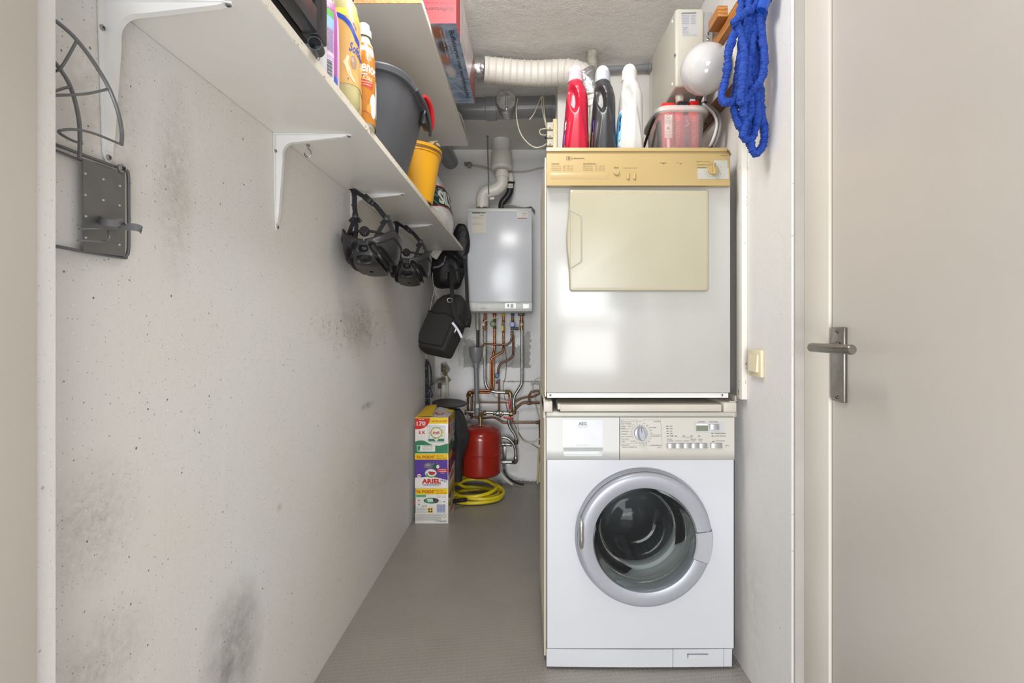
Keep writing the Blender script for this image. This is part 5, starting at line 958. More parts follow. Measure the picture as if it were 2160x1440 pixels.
part('rod_clamp', MB().use(WHITEPVC).obox(P(1031, 394, 3.15), (1, 0, 0), (0, 1, 0), (0, 0, 1), .005, .01, .028, .002).obox(P(1038, 419, 3.16), (1, 0, .1), (0, 1, 0), (0, 0, 1), .016, .012, .008, .002), t)
t2 = thing('air_intake_pipe', 'black air intake pipe on top of the boiler, behind the white flue elbow', 'pipe', P(1068, 430, 3.24))
part('neck', MB().use(WHITEPVC).tube([P(1074, 368, 3.24), P(1077, 374, 3.24), P(1077, 384, 3.24)], .0235, 24, 3), t2)
part('pipe', MB().use(BLACK).tube([P(1077, 381, 3.25), P(1077, 392, 3.25), P(1075, 405, 3.25), P(1069, 416, 3.25), P(1060, 427, 3.25), P(1058, 439, 3.25)], .0235, 28, 5).lathe(P(1077.5, 382, 3.25), (0, 0, -1), [(0, .0265), (.012, .0275), (.018, .0275), (.02, .025)], 28), t2)
k = MB(lambda u, v, h: P(u, v, 3.2255 - h)); k.yd = -1; k.q(1070.5, 1082, 387, 396.5, ink(206, 202, 196)); k.lift(); k.t('RHEEM', 1072, 393.5, 2.4, BLACK, 9); part('sticker', k, t2)
single('threaded_rod', MB().use(ink(110, 118, 120, .3)).cyl((P(1028, 287, 3.12).x, 3.13, 2.369), P(1031, 409, 3.13), .0042, None, 10).cyl((P(1028, 287, 3.12).x, 3.13, 2.369), (P(1028, 287, 3.12).x, 3.13, 2.364), .009, None, 6), None, 'thin grey threaded rod hanging from the ceiling in front of the flue', 'rod', None, P(1029, 290, 3.13))
# cable across the back wall
t = single('cable', MB().use(ink(196, 188, 176)).tube([P(985, 348, 3.36), P(1000, 350, 3.36), P(1020, 354, 3.355), P(1036, 358, 3.355), P(1060, 360, 3.355), P(1085, 362, 3.36), P(1110, 361, 3.36), P(1135, 355, 3.36), P(1160, 350, 3.36)], .0055, 8, 5).tube([P(985, 346, 3.36), P(1000, 348, 3.36), P(1020, 351, 3.355), P(1034, 355, 3.355)], .004, 8, 5), None, 'cream cable running across the back wall behind the flue', 'cable', None, P(1060, 360, 3.36))
part('cable_clamp', MB().use(ink(150, 142, 130)).rings(lump(P(990, 348, 3.35), .02, .016, .022, 4, 1, 16)).rings(lump(P(982, 346, 3.35), .009, .012, .014, 5, 1, 12)), t)
# ------------------------------------------------------------------ ducts near the ceiling
DW = mat('white_flexible_duct', (208, 203, 194), .45, 0, .03, 14, bump=.2, bs=50, bd=.003)
FOIL = mat('aluminium_tape', (190, 190, 190), .28, .9, .1, 20, bump=.8, bs=26, bd=.01)
t = thing('flexible_duct', 'white ribbed flexible duct running under the ceiling to the chase', 'duct', P(1110, 150, 2.18))
def rad(L, u): k_ = (L / .0335) % 1; return .0535 + .0048 * math.exp(-((k_ - .5) / .09) ** 2) + .0012 * abs(math.sin(PI * (k_ + .5)))
pts = [P(1021, 147, 2.16), P(1050, 150, 2.17), P(1090, 154, 2.18), P(1130, 155.5, 2.18), P(1170, 154, 2.17), P(1205, 154, 2.15), P(1232, 165, 2.13), P(1246, 188, 2.13), P(1252, 220, 2.14), P(1254, 262, 2.14)]
part('duct_hose', MB().use(DW).tube(pts, .054, 36, 44, rad), t)
part('foil_end', MB().use(FOIL).tube([P(945, 143, 2.16), P(1003, 146, 2.16), P(1023, 147.5, 2.16)], .0515, 36, 3, lambda L, u: .052 + .0006 * math.sin(L * 300)), t, None, 'silver taped duct end')
part('foil_band', MB().use(FOIL).tube([P(1230, 160, 2.13), P(1243, 180, 2.13), P(1249, 205, 2.135)], .060, 36, 6, lambda L, u: .0592 + .0012 * math.sin(L * 260)), t, None, 'silver tape round the bend')
PG = mat('grey_drain_pvc', (126, 128, 130), .26, 0, .05, 10); GD_ = 2.52
t = thing('ventilation_pipe', 'thick grey plastic ventilation pipe crossing beneath the white flexible duct', 'pipe', P(1100, 228, GD_))
part('pipe', MB().use(PG).tube([(-.50, GD_, 2.262), (-.2, GD_, 2.264), (.146, GD_, 2.275)], .055, 40, 0), t)
part('pipe', MB().use(PG).tube([(-.50, GD_, 2.262), (-.545, GD_ + .02, 2.262), (-.57, GD_ + .07, 2.262), (-.572, GD_ + .2, 2.265), (-.556, 3.0, 2.27), (-.548, 3.366, 2.285)], .055, 36, 5), t)
part('socket', MB().use(PG).cyl(P(1025, 229.5, GD_), P(1048, 229.2, GD_), .0595, None, 40, .002), t)
part('socket', MB().use(PG).cyl(P(1163, 226, GD_), P(1172, 226, GD_), .059, None, 40, .002), t)
c = P(1069, 227, GD_ - .05); m = MB().use(FOIL).lathe(P(1069, 232, GD_), V((0, -1, .03)), [(0, .052), (.06, .051), (.098, .051), (.101, .049), (.1012, .03), (.1010, 0)], 14, False, False)
part('foil_cap', m, t, None, 'silver taped cap'); d = P(1069, 222, GD_ - .1)
part('cap_fold', MB().use(FOIL).box(c.x - .005, c.x + .006, GD_ - .1085, GD_ - .1, c.z - .037, c.z + .052, .002), t)
BW = mat('cream_bell_wire', (214, 204, 180), .6)
single('bell_wire', MB().use(BW).tube([P(1092, 208, 2.45), P(1089, 232, 2.44), P(1092, 262, 2.43), P(1100, 285, 2.42), P(1115, 303, 2.41), P(1130, 311, 2.40), P(1143, 309, 2.39), P(1153, 303, 2.38)], .0032, 8, 6)
       .tube([P(1117, 252, 2.45), P(1126, 240, 2.445), P(1134, 222, 2.44), P(1141, 206, 2.45), P(1146, 206, 2.45), P(1147, 225, 2.44), P(1150, 250, 2.43), P(1154, 268, 2.40), P(1160, 269, 2.38), P(1170, 262, 2.38), P(1174, 256, 2.38)], .0028, 8, 6)
       .tube([P(1143, 206, 2.45), P(1143, 225, 2.44), P(1148, 250, 2.43), P(1153, 272, 2.39)], .0026, 8, 6).tube([P(1153, 271, 2.38), P(1141, 273, 2.39), P(1138, 278, 2.39), P(1142, 284, 2.39), P(1153, 285, 2.38)], .003, 8, 6), None, 'thin cream wire looped over the grey ventilation pipe', 'wire', None, P(1100, 250, 2.45))
t = thing('terminal_block', 'cream terminal block with grey wires beside the dryer top, under the bell wire', 'terminal block', P(1160, 290, 2.35))
part('back_plate', MB().use(mat('yellowed_block', (228, 214, 170), .4)).box(X(1166, 2.35), .1445, 2.33, 2.42, Z(330, 2.35), Z(254, 2.35), .002), t)
for i, (a, b) in enumerate(((262, 277), (280, 294), (297, 311), (314, 328))): part('terminal', MB().use(ink(214, 208, 192)).box(X(1153.5, 2.35), X(1167, 2.35), 2.325, 2.37, Z(b, 2.35), Z(a, 2.35), .003).use(BRASS).cyl(P(1160, (a + b) / 2 + 1, 2.3255), P(1160, (a + b) / 2 + 1, 2.322), .006, None, 12), t)
part('wire_stub', MB().use(BLACK).cyl(P(1154, 291, 2.36), P(1151, 288, 2.36), .008, None, 10), t)
# grey pipe stub and strut near the chase
t = single('vent_stub', MB().use(mat('worn_grey_pvc', (124, 124, 114), .5, 0, .15, 40, rgb2=(170, 166, 150))).cyl((P(1249, 0, 2.19).x, 2.19, 2.369), P(1250, 166, 2.19), .0255, None, 28), None, 'worn grey pipe stub coming through the ceiling behind the bottles', 'pipe', None, P(1249, 118, 2.19))
t = thing('conduit', 'thin grey horizontal conduit in front of the white panel behind the bottles', 'pipe', P(1330, 147, 2.26))
part('pipe', MB().use(PG).cyl(P(1262, 147, 2.26), P(1371, 142, 2.26), .0145, None, 24), t); part('collar', MB().use(PG).cyl(P(1367, 142.3, 2.26), P(1372.5, 142, 2.26), .019, None, 24, .001), t)
struct('trim_4', MB().box(.59, .69, 2.05, 2.31, 1.5, 2.37), mat('white_panel_side', (218, 215, 210), .5))
# ------------------------------------------------------------------ pipework under the boiler
TD = 3.29
def pt(pts, r, D=TD, m=COPPER, k=5, n=14): return MB().use(m).tube([P(p[0], p[1], D if len(p) < 3 else p[2]) for p in pts], r, n, k)
def pipe(name, label, runs, cat='pipe'):
    a, b = runs[0][0][0][:2]; t = thing(name, label, cat, P(a, b, TD))
    for r_ in runs: part(r_[4] if len(r_) > 4 else 'pipe', pt(r_[0], r_[1], r_[3] if len(r_) > 3 and r_[3] else TD, r_[2]), t)
    return t
def nut(t, x, y, r, h, D=TD, ax=(0, 0, 1), m=BRASS, nm='fitting', n=6):
    part(nm, MB().use(m).lathe(P(x, y, D) - V(ax).normalized() * h / 2, ax, [(0, r * .92), (h * .1, r), (h * .9, r), (h, r * .92)], n if n > 6 else 6), t)
def coll(t, x, y, r, h, D=TD, ax=(0, 0, 1), m=BRASS, nm='fitting'): part(nm, MB().use(m).lathe(P(x, y, D) - V(ax).normalized() * h / 2, ax, [(0, r * .93), (h * .12, r), (h * .88, r), (h, r * .93)], 20), t)
g1 = pipe('heating_pipe', 'leftmost upright steel pipe under the boiler, bending right at its foot', [([(1023, 697), (1023, 740), (1023, 790), (1024, 808), (1030, 820), (1042, 826), (1055, 827), (1068, 827)], .0108, GALV), ([(1023, 655), (1023, 700)], .0098, COPPER, None, 'copper_stub')])
for y, h in ((676, .014), (682, .03), (692, .012)): coll(g1, 1023, y, .0145, h)
part('valve_knob', MB().use(ink(170, 70, 60)).cyl(P(1021, 684.5, 3.275), P(1021, 684.5, 3.25), .0125, None, 20, .002).use(ink(226, 222, 216)).cyl(P(1020, 684.5, 3.25), P(1020, 684.5, 3.245), .006, None, 14), g1, None, 'red valve knob with a pale centre')
g2 = pipe('heating_pipe', 'bright copper pipe under the red collar of the boiler, with a green valve knob', [([(1043, 655), (1043, 725), (1043.5, 734), (1040.5, 747), (1040, 752), (1040.5, 812), (1038, 820), (1031, 827.5), (1020, 828), (990, 828.5)], .0085, COPPER)])
nut(g2, 1043, 662, .015, .014, m=ink(170, 30, 30)); nut(g2, 1043, 675, .012, .02); nut(g2, 1043.5, 691, .013, .014)
part('valve_knob', MB().use(ink(84, 132, 76)).cyl(P(1039.5, 683, 3.275), P(1039.5, 683, 3.25), .020, .018, 24, .002).use(RD).cyl(P(1039.3, 682.5, 3.25), P(1039.3, 682.5, 3.247), .005, None, 12), g2, None, 'green valve knob')
g3 = pipe('gas_pipe', 'copper pipe under the yellow collar of the boiler, with a yellow valve lever', [([(1061.5, 655), (1062, 720), (1062, 734, 3.27), (1059, 742, 3.265), (1048, 749, 3.265), (1038, 755, 3.265), (1035.5, 764, 3.265), (1035.7, 812, 3.265), (1036, 818, 3.265), (1033, 823, 3.27), (995, 824, 3.27)], .0078, COPPER)])
nut(g3, 1061.5, 663.5, .015, .012, m=ink(214, 190, 70)); nut(g3, 1061.5, 677, .011, .012); coll(g3, 1061, 684, .009, .05); nut(g3, 1061.5, 700, .010, .010)
part('valve_lever', MB().use(ink(220, 206, 60)).obox(P(1060.5, 692, 3.265), (1, 0, 0), (0, 1, 0), (0, 0, 1), .0065, .006, .018, .004), g3, None, 'yellow valve lever')
g4 = pipe('water_pipe', 'dull copper pipe under the blue collar of the boiler, with the blue inlet group', [([(1081, 655), (1081, 690)], .0078, COPPER_OLD), ([(1082.5, 708), (1082.5, 742), (1080, 752), (1072, 759), (1060, 765), (1053.5, 771), (1051, 780), (1051, 793)], .0078, COPPER_OLD), ([(1052.5, 800), (1052.5, 868)], .0072, COPPER_OLD),
    ([(1079, 712), (1077, 720), (1070, 726), (1060, 727), (1026, 725.5), (1019, 728), (1015, 733)], .0072, COPPER_OLD, 3.265)])
nut(g4, 1081, 663, .013, .016, m=ink(40, 70, 160)); nut(g4, 1081, 677, .012, .012)
part('valve_body', MB().use(ink(34, 40, 70)).obox(P(1081, 690, 3.27), (1, 0, 0), (0, 1, 0), (0, 0, 1), .013, .015, .020, .004), g4)
part('valve_knob', MB().use(ink(40, 74, 176, .2)).lathe(P(1080.5, 684, 3.262), (0, -1, 0), [(0, .018), (.01, .019), (.018, .016), (.019, 0)], 10, False, False), g4, None, 'blue valve knob')
part('side_outlet', MB().use(BLACK).cyl(P(1086, 693, 3.27), P(1094, 693, 3.27), .010, None, 12, .002), g4)
for y, r_ in ((700, .011), (705, .013), (709, .010)): nut(g4, 1080, y, r_, .012)
part('stop_valve', MB().use(BLACK).lathe(P(1048, 792, 3.27), (0, -1, 0), [(0, .018), (.015, .018), (.016, .012)], 8).use(ink(30, 130, 180)).cyl(P(1048, 792, 3.254), P(1048, 792, 3.25), .011, None, 18), g4, None, 'black stop valve with a blue disc'); nut(g4, 1048, 805, .009, .022, m=CHROME)
g5 = pipe('heating_pipe', 'rightmost upright steel pipe under the boiler, kinking left towards its foot', [([(1101, 695), (1101, 740), (1101, 800), (1099, 812), (1092, 824), (1086, 834), (1083.5, 846), (1084, 866)], .0112, GALV), ([(1100, 660), (1100.5, 700)], .0098, COPPER, None, 'copper_stub')])
part('coupling_block', MB().use(BLACK).obox(P(1099.5, 662, 3.27), (1, 0, 0), (0, 1, 0), (0, 0, 1), .023, .02, .013, .003), g5)
for y, h in ((677, .014), (685, .028), (693, .010)): coll(g5, 1100, y, .0145, h)
part('drain_ring', MB().use(mat('pale_brass', (196, 184, 156), .35, .7)).tube([P(1099.5 + 2.6 * math.cos(a), 685 + 2.6 * math.sin(a), 3.265) for a in fr(0, 2 * PI, 10)[:-1]], .003, 8, 2, closed=True), g5)
coll(g5, 1084, 862, .0145, .02); coll(g5, 1084, 870, .016, .02, m=COPPER_OLD)
# manifold with valves, from the tank tee to the right
g6 = pipe('manifold_pipe', 'horizontal steel manifold with two red-handled valves above the red tank', [([(983, 868.5), (1012, 869), (1045, 870), (1082, 872)], .0108, GALV, 3.26), ([(1076, 832), (1076, 868)], .0098, GALV, 3.27), ([(1014, 884, 3.16), (1013, 877, 3.19), (1017, 871, 3.25)], .0115, GALV)])
for x, r_, w_ in ((982, .018, .012), (1023, .017, .018), (1042, .014, .012), (1050, .019, .03), (1060, .016, .012), (1078, .017, .03)): part('fitting', MB().use(BRASS if x not in (1050,) else GALV).lathe(P(x, 869.5 + (x - 983) * .03, 3.26) - V((w_ / 2, 0, 0)), (1, 0, 0), [(0, r_ * .9), (w_ * .15, r_), (w_ * .85, r_), (w_, r_ * .9)], 10), g6)
part('elbow', MB().use(BRASS).tube([P(1066, 827, 3.28), P(1073, 827, 3.275), P(1076.5, 831, 3.27), P(1076.5, 838, 3.27)], .0155, 14, 4), g6)
part('tee', MB().use(BRASS).tube([P(1013.5, 887, 3.155), P(1013, 879, 3.165), P(1015, 874, 3.2)], .0165, 14, 4), g6)
RDV = mat('red_valve_lever', (196, 26, 34), .32, 0, .04)
part('valve_lever', MB().use(RDV).obox(P(1074.5, 852, 3.235), (1, 0, .12), (0, 1, 0), (-.12, 0, 1), .0068, .003, .034, .002), g6, None, 'red upright lever'); part('valve_lever', MB().use(RDV).obox(P(1072.5, 881.5, 3.225), (1, 0, -.12), (0, 1, 0), (.12, 0, 1), .036, .003, .0068, .002), g6, None, 'red level lever')
part('valve_stem', MB().use(GALV).cyl(P(1050, 873, 3.25), P(1057, 879, 3.228), .008, None, 12), g6)
# funnel and drain
g7 = thing('drain_funnel', 'grey plastic drain funnel and pipe under the boiler', 'drain', P(1004, 740, 3.25))
part('funnel', MB().use(GREYPVC).lathe(P(1004, 732, 3.25), (0, 0, -1), [(0, .0465), (0, .0490), (.004, .0490), (.058, .0455), (.105, .0225), (.112, .0215), (.14, .0215), (.141, .0175)], 36, False, False), g7); part('inner_wall', MB().use(GREYPVC).lathe(P(1004, 732, 3.25), (0, 0, -1), [(0, .0465), (.058, .043), (.1, .018)], 36, False, True), g7)
part('pipe', MB().use(GREYPVC).cyl(P(1004, 772, 3.25), P(1006, 852, 3.25), .0155, None, 28), g7); part('socket', MB().use(GREYPVC).cyl(P(1006, 846, 3.25), P(1007, 876, 3.25), .0205, None, 28, .002), g7)
part('label', MB(lambda u, v, h: P(u, v, 3.2290 - h)).q(1004, 1010, 852, 860, ink(206, 204, 186)), g7)
single('drain_hose', MB().use(BLACK).tube([P(1008, 694, 3.25), P(1008, 745, 3.25)], .0105, 18, 0).use(mat('smoky_tube', (150, 150, 140), .2)).tube([P(1006.5, 656, 3.25), P(1007, 680, 3.25), P(1007.5, 696, 3.25)], .0145, 18, 0), None, 'black condensate hose dropping from a smoky tube into the grey funnel', 'hose', None, P(1008, 695, 3.25))
# lower copper runs
g8 = pipe('copper_pipe', 'twin copper pipes dropping at the left of the grey drain pipe', [([(987, 829), (987, 862), (990, 873), (1000, 880), (1020, 881.5), (1040, 880.5), (1050, 884), (1058, 889), (1068, 891.5), (1132, 891)], .0075, COPPER_OLD, 3.31), ([(995, 826), (995, 850), (994.5, 883)], .0075, COPPER_OLD, 3.30), ([(1012, 848.8), (1076, 849)], .0055, COPPER_OLD, 3.32)])
coll(g8, 987, 834, .012, .025, 3.31); coll(g8, 995, 834, .012, .02, 3.30); coll(g8, 995, 850, .010, .012, 3.30); part('elbow', MB().use(BRASS).tube([P(988, 834, 3.31), P(989, 828, 3.30), P(996, 826.5, 3.29), P(1003, 825, 3.28)], .012, 12, 4), g8)
g9 = pipe('copper_pipe', 'dull copper pipes looping off to the right behind the machines', [([(1085, 866), (1090, 860), (1100, 851), (1108, 849), (1120, 849.5), (1146, 849.5)], .0088, COPPER_OLD, 3.30), ([(1088, 847), (1098, 841), (1110, 837.5), (1122, 837), (1132, 833), (1142, 827)], .0078, COPPER_OLD, 3.31), ([(1116, 849), (1116, 836), (1119, 829), (1125, 825.5), (1146, 824)], .0078, COPPER_OLD, 3.30)])
coll(g9, 1116, 850, .0125, .03, 3.30, (1, 0, 0), COPPER_OLD)
g10 = pipe('copper_pipe', 'thick dull copper pipe going down beside the machines to the skirting', [([(1140, 885), (1140, 972)], .0115, mat('brown_old_copper', (112, 76, 58), .5, .5, .2, 30), 3.31)])
coll(g10, 1133, 891, .0115, .02, 3.31, (1, 0, 0), COPPER_OLD); coll(g10, 1140, 897, .0135, .02, 3.31, m=COPPER_OLD); part('pipe_clip', MB().use(CREAM).box(P(1136, 0, 3.3).x, P(1144, 0, 3.3).x, 3.285, 3.34, P(0, 943, 3.3).z, P(0, 937, 3.3).z, .002), g10); part('white_sleeve', MB().use(WHITEPVC).cyl(P(1140, 972, 3.31), P(1140, 1016, 3.31), .0115, None, 16), g10)
single('conduit', MB().use(mat('yellowed_conduit', (206, 192, 134), .5, 0, .05, 20)).cyl(P(1137, 945, 3.29), P(1134, 1019, 3.29), .0075, None, 16), None, 'yellowed plastic conduit standing on the floor beside the thick copper pipe', 'pipe', None, P(1135, 1000, 3.29))
g11 = pipe('steel_pipe', 'steel pipe curving down to the right of the red tank', [([(1073.5, 884), (1073.5, 893), (1078, 904), (1085, 914), (1088.5, 924), (1088.5, 936)], .0108, GALV, 3.27)])
coll(g11, 1088.5, 932, .016, .03, 3.27, m=mat('dark_brass', (90, 76, 62), .45, .6)); 
g12 = pipe('steel_pipe', 'galvanised pipe loop and wall plate partly behind the red tank', [([(1050, 922), (1064, 922.5), (1074, 926), (1083, 936), (1087.5, 950), (1088, 968)], .0108, GALV, 3.27), ([(1050, 937), (1080, 937)], .0125, GALV, 3.31), ([(1050, 974), (1089, 974)], .0125, GALV, 3.30)])
for x, y in ((1066, 937), (1078, 937), (1066, 974), (1078, 974)): coll(g12, x, y, .0155, .014, 3.305, (1, 0, 0), GALV)
coll(g12, 1088, 966, .0155, .02, 3.27, m=GALV); part('elbow', MB().use(GALV).tube([P(1088, 966, 3.275), P(1088, 973, 3.285), P(1082, 974.5, 3.30)], .0155, 14, 4), g12)
part('wall_plate', MB().use(GALV).box(P(1060, 0, 3.36).x, P(1068, 0, 3.36).x, 3.35, 3.366, P(0, 968, 3.36).z, P(0, 932, 3.36).z, .001), g12); part('drain_tap', MB().use(GALV).cyl(P(1063, 976, 3.29), P(1063, 989, 3.29), .011, .009, 14, .001), g12)
single('cable', MB().use(mat('white_floor_cable', (216, 212, 202), .5)).tube([P(1052, 975, 3.29), P(1056, 995, 3.28), P(1064, 1008, 3.26), P(1074, 1017, 3.24), P(1081, 1021.5, 3.22)], .0085, 12, 6), None, 'thick white tube bending onto the floor behind the yellow hose', 'tube', None, P(1080, 1021, 3.22))
single('drain_hose', MB().use(BLACK).tube([P(1063, 988, 3.29), P(1065, 996, 3.29), P(1071, 1006, 3.28), P(1082, 1014, 3.26), P(1094, 1019.5, 3.24), P(1105, 1021.5, 3.23)], .0075, 12, 6), None, 'black rubber hose from the galvanised drain tap to the floor', 'hose', None, P(1063, 988, 3.29))
# loose cables on the back wall
CB2 = CABLE
single('cable', MB().use(CB2).tube([P(1055, 663, 3.25), P(1050, 668, 3.24), (P(1042, 671, 3.24)), P(1030, 674, 3.24), P(1021, 679, 3.25), P(1015, 690, 3.25), P(1016, 712, 3.25), P(1019, 728, 3.27), P(1022, 780, 3.30), P(1030, 812, 3.30), P(1037, 829, 3.30), P(1045, 840, 3.30), P(1058, 844, 3.30), P(1072, 847, 3.30)], .0042, 8, 6), None, 'cream cable hanging from the boiler past the red and green valve knobs', 'cable', None, P(1040, 670, 3.24))
single('cable', MB().use(CB2).tube([P(1146, 795, 3.34), P(1136, 797, 3.34), P(1126, 804, 3.34), P(1123, 815, 3.34), P(1127, 830, 3.33), P(1131, 860, 3.33), P(1136, 880, 3.32), P(1143, 905, 3.30), P(1142, 920, 3.30), P(1132, 931, 3.30), P(1118, 935, 3.30), P(1104, 930, 3.30), P(1093, 917, 3.31), P(1091, 895, 3.31), P(1091, 868, 3.31)], .0040, 8, 6), None, 'cream cable looping down the back wall beside the machines', 'cable', None, P(1130, 860, 3.33))
single('wire', MB().use(ink(96, 90, 84)).tube([P(1062, 722, 3.36), P(1067, 745, 3.36), P(1068, 770, 3.36), P(1066, 795, 3.36), P(1061, 815, 3.36), P(1066, 845, 3.36), P(1072, 870, 3.34), P(1085, 895, 3.34), P(1097, 918, 3.34), P(1108, 932, 3.34), P(1122, 937, 3.34), P(1135, 945, 3.34)], .0024, 6, 6), None, 'thin dark wire straggling down the back wall between the pipes', 'wire', None, P(1067, 760, 3.36))
single('cable', MB().use(ink(196, 184, 160)).tube([P(1144, 698, 3.36), P(1141, 710, 3.36), P(1141, 722, 3.36), P(1145, 731, 3.36)], .004, 8, 6), None, 'short cream cable bow on the back wall right of the boiler pipes', 'cable', None, P(1142, 715, 3.36))
# old taps in the left corner
g13 = pipe('tap_pipe', 'old water tap pipes in the left corner of the back wall, above the detergent boxes', [([(939.5, 790), (942, 797), (943, 810), (943, 880)], .0088, mat('cream_pipe_paint', (218, 208, 184), .4, 0, .05, 30), 3.33), ([(926.5, 818), (926.5, 880)], .0088, mat('cream_pipe_paint_worn', (212, 198, 176), .4, 0, .1, 60), 3.30), ([(913, 809, 3.2), (922, 804, 3.26), (931, 800, 3.32), (936, 800, 3.34)], .0105, GALV)])
part('tap_body', MB().use(mat('limed_brass', (150, 132, 106), .6, .3, .2, 60)).tube([P(934, 782, 3.30), P(937, 787, 3.31), P(940, 791, 3.33)], .010, 12, 3).rings(lump(P(937, 777, 3.33), .014, .014, .016, 2, 1, 14)), g13)
part('wall_cement', MB().use(mat('grey_cement_lump', (150, 146, 138), .9, 0, .1, 40)).rings(lump(P(939, 778, 3.365), .032, .012, .034, 7, 1, 24)).rings(lump(P(940, 800, 3.365), .036, .012, .022, 9, 1, 24)), g13)
part('handle', MB().use(ink(110, 98, 84)).cyl(P(931.5, 768, 3.32), P(932, 784, 3.31), .006, None, 10), g13); nut(g13, 927, 812, .013, .02, 3.30); nut(g13, 927, 817, .0145, .014, 3.30, m=mat('limed_nut', (130, 112, 92), .5, .5))
part('valve_body', MB().use(GALV).rings(lump(P(928, 805, 3.29), .014, .014, .016, 12, 1, 14)), g13)
# ------------------------------------------------------------------ expansion vessel
ex = thing('expansion_vessel', 'dark red heating expansion vessel hanging above the yellow hose', 'tank', P(1014, 1003, 3.15))
RT = mat('red_vessel_paint', (156, 38, 26), .22, 0, .06, 9, coat=.3)
zc0 = P(0, 1003, 3.15).z; zc1 = P(0, 894, 3.15).z; Hh = zc1 - zc0; R0 = .1385
pr = []
for i in range(11): a = PI / 2 * i / 10; pr.append((.040 * (1 - math.cos(a)) * 1.0, R0 - .085 + .085 * math.sin(a)) if i else (0, R0 - .085))
pr = [(0, 0)] + pr + [(.10, R0)] + [(Hh * .435, R0), (Hh * .44, R0 + .004), (Hh * .445, R0 + .006), (Hh * .465, R0 + .006), (Hh * .47, R0 + .004), (Hh * .475, R0)] + [(Hh - .085 + .0, R0)]
for i in range(1, 12): a = PI / 2 * i / 12; pr.append((Hh - .085 + .085 * math.sin(a) * .92, R0 * math.cos(a) ** .62))
pr.append((Hh - .085 + .085 * .93, 0))
part('tank', MB().use(RT).lathe((P(1014, 0, 3.15).x, 3.15, zc0), (0, 0, 1), pr, 64, False, False), ex)
part('neck', MB().use(BRASS).lathe((P(1013.5, 0, 3.15).x, 3.15, zc1 - .012), (0, 0, 1), [(0, .014), (.012, .0135), (.013, .0125), (.035, .0125), (.036, .0145), (.05, .0145)], 16).use(WHITEPVC).cyl((P(1013.5, 0, 3.15).x, 3.15, zc1 - .016), (P(1013.5, 0, 3.15).x, 3.15, zc1 - .006), .019, None, 20), ex)
part('wall_bracket', MB().use(BLACK).box(P(1005, 0, 3.3).x, P(1022, 0, 3.3).x, 3.27, 3.369, zc0 + .10, zc0 + .14), ex)
# ------------------------------------------------------------------ yellow hose coil on the floor
YH = mat('yellow_hose', (222, 202, 34), .3, 0, .05, 12, coat=.2)
hc = V((-.335, 3.06, 0)); rnd = random.Random(4); pts = []
for i in range(0, 16 * 4 + 5):
    a = 2 * PI * i / 16 + 1.0; turn = i / 16
    rr = .150 + .012 * math.sin(2.3 * turn + 1) - .004 * turn + .006 * math.sin(a * 2 + turn); zz = .012 + .014 * turn + .010 * math.sin(a + turn * 2) * (turn > .8) + .03 * max(0, math.sin(a - .5)) * (turn > 2.2)
    pts.append(hc + V((rr * 1.12 * math.cos(a) + .012 * math.sin(turn * 3), rr * .86 * math.sin(a), max(.0115, zz))))
e_ = pts[-1]; pts += [hc + V((-.13, .02, .11)), hc + V((-.165, -.03, .13)), hc + V((-.15, -.075, .10)), hc + V((-.115, -.105, .05))]
t = thing('garden_hose', 'coiled yellow garden hose on the floor below the red tank', 'hose', (hc.x, hc.y, 0))
part('hose', MB().use(YH).tube(pts, .0108, 14, 5), t)
m = MB().use(BLACK); m.tube([P(955, 1057, 2.83), P(965, 1056, 2.86), P(977, 1054.5, 2.88), P(983, 1054, 2.9)], .0125, 14, 5, lambda L, u: .0125 + .0025 * (int(L * 160) % 2) - .004 * u + 0.001); part('hose_connector', m, t, None, 'black ribbed connector')
# ------------------------------------------------------------------ the black stool top with a draped cover behind the boxes
t = thing('bicycle_seat_stand', 'dark disc-topped stand with black cloth cover behind the detergent boxes', 'stand', P(960, 1010, 3.0)); t.name = 'covered_stand'; OFF['covered_stand'] = OFF.get('bicycle_seat_stand')
c = P(948, 848.5, 3.0)
part('disc', MB().use(BLACK).lathe(c + V((0, 0, -.022)), (0.06, -.1, 1), [(0, .012), (.004, .05), (.010, .088), (.016, .108), (.020, .1095), (.0215, .106), (.019, .09), (.017, 0)], 48, False, False), t)
part('pole', MB().use(BLACK).cyl(c + V((0, .03, -.02)), V((-.585, 2.975, .03)), .012, None, 14), t)
part('foot', MB().use(BLACK).cyl(V((-.585, 2.975, 0)), V((-.585, 2.975, .03)), .045, .03, 20), t)
cv = MB().use(mat('black_cover_cloth', (44, 42, 44), .8, 0, .15, 20, bump=.4, bs=20, bd=.01)); rs = []
for z, x0_, x1_, dd in ((.60, -.50, -.455, .02), (.595, -.525, -.425, .04), (.57, -.55, -.40, .06), (.52, -.56, -.375, .075), (.47, -.565, -.372, .08), (.43, -.56, -.366, .08), (.40, -.56, -.372, .075), (.36, -.56, -.385, .07), (.28, -.56, -.405, .065), (.15, -.56, -.41, .06)):
    cx2 = (x0_ + x1_) / 2; r_ = []
    for p in se((cx2, 2.957, z), (x1_ - x0_) / 2, dd * .62, 2.4, 40): a = math.atan2(p.y - 2.957, p.x - cx2); r_.append(V((p.x, p.y, z)) + V((.006 * math.sin(5 * a + z * 20), .008 * math.sin(7 * a + z * 9), 0)))
    rs.append([V((p.x, min(p.y, 3.008), p.z)) for p in r_])
part('cover', cv.rings(rs), t)
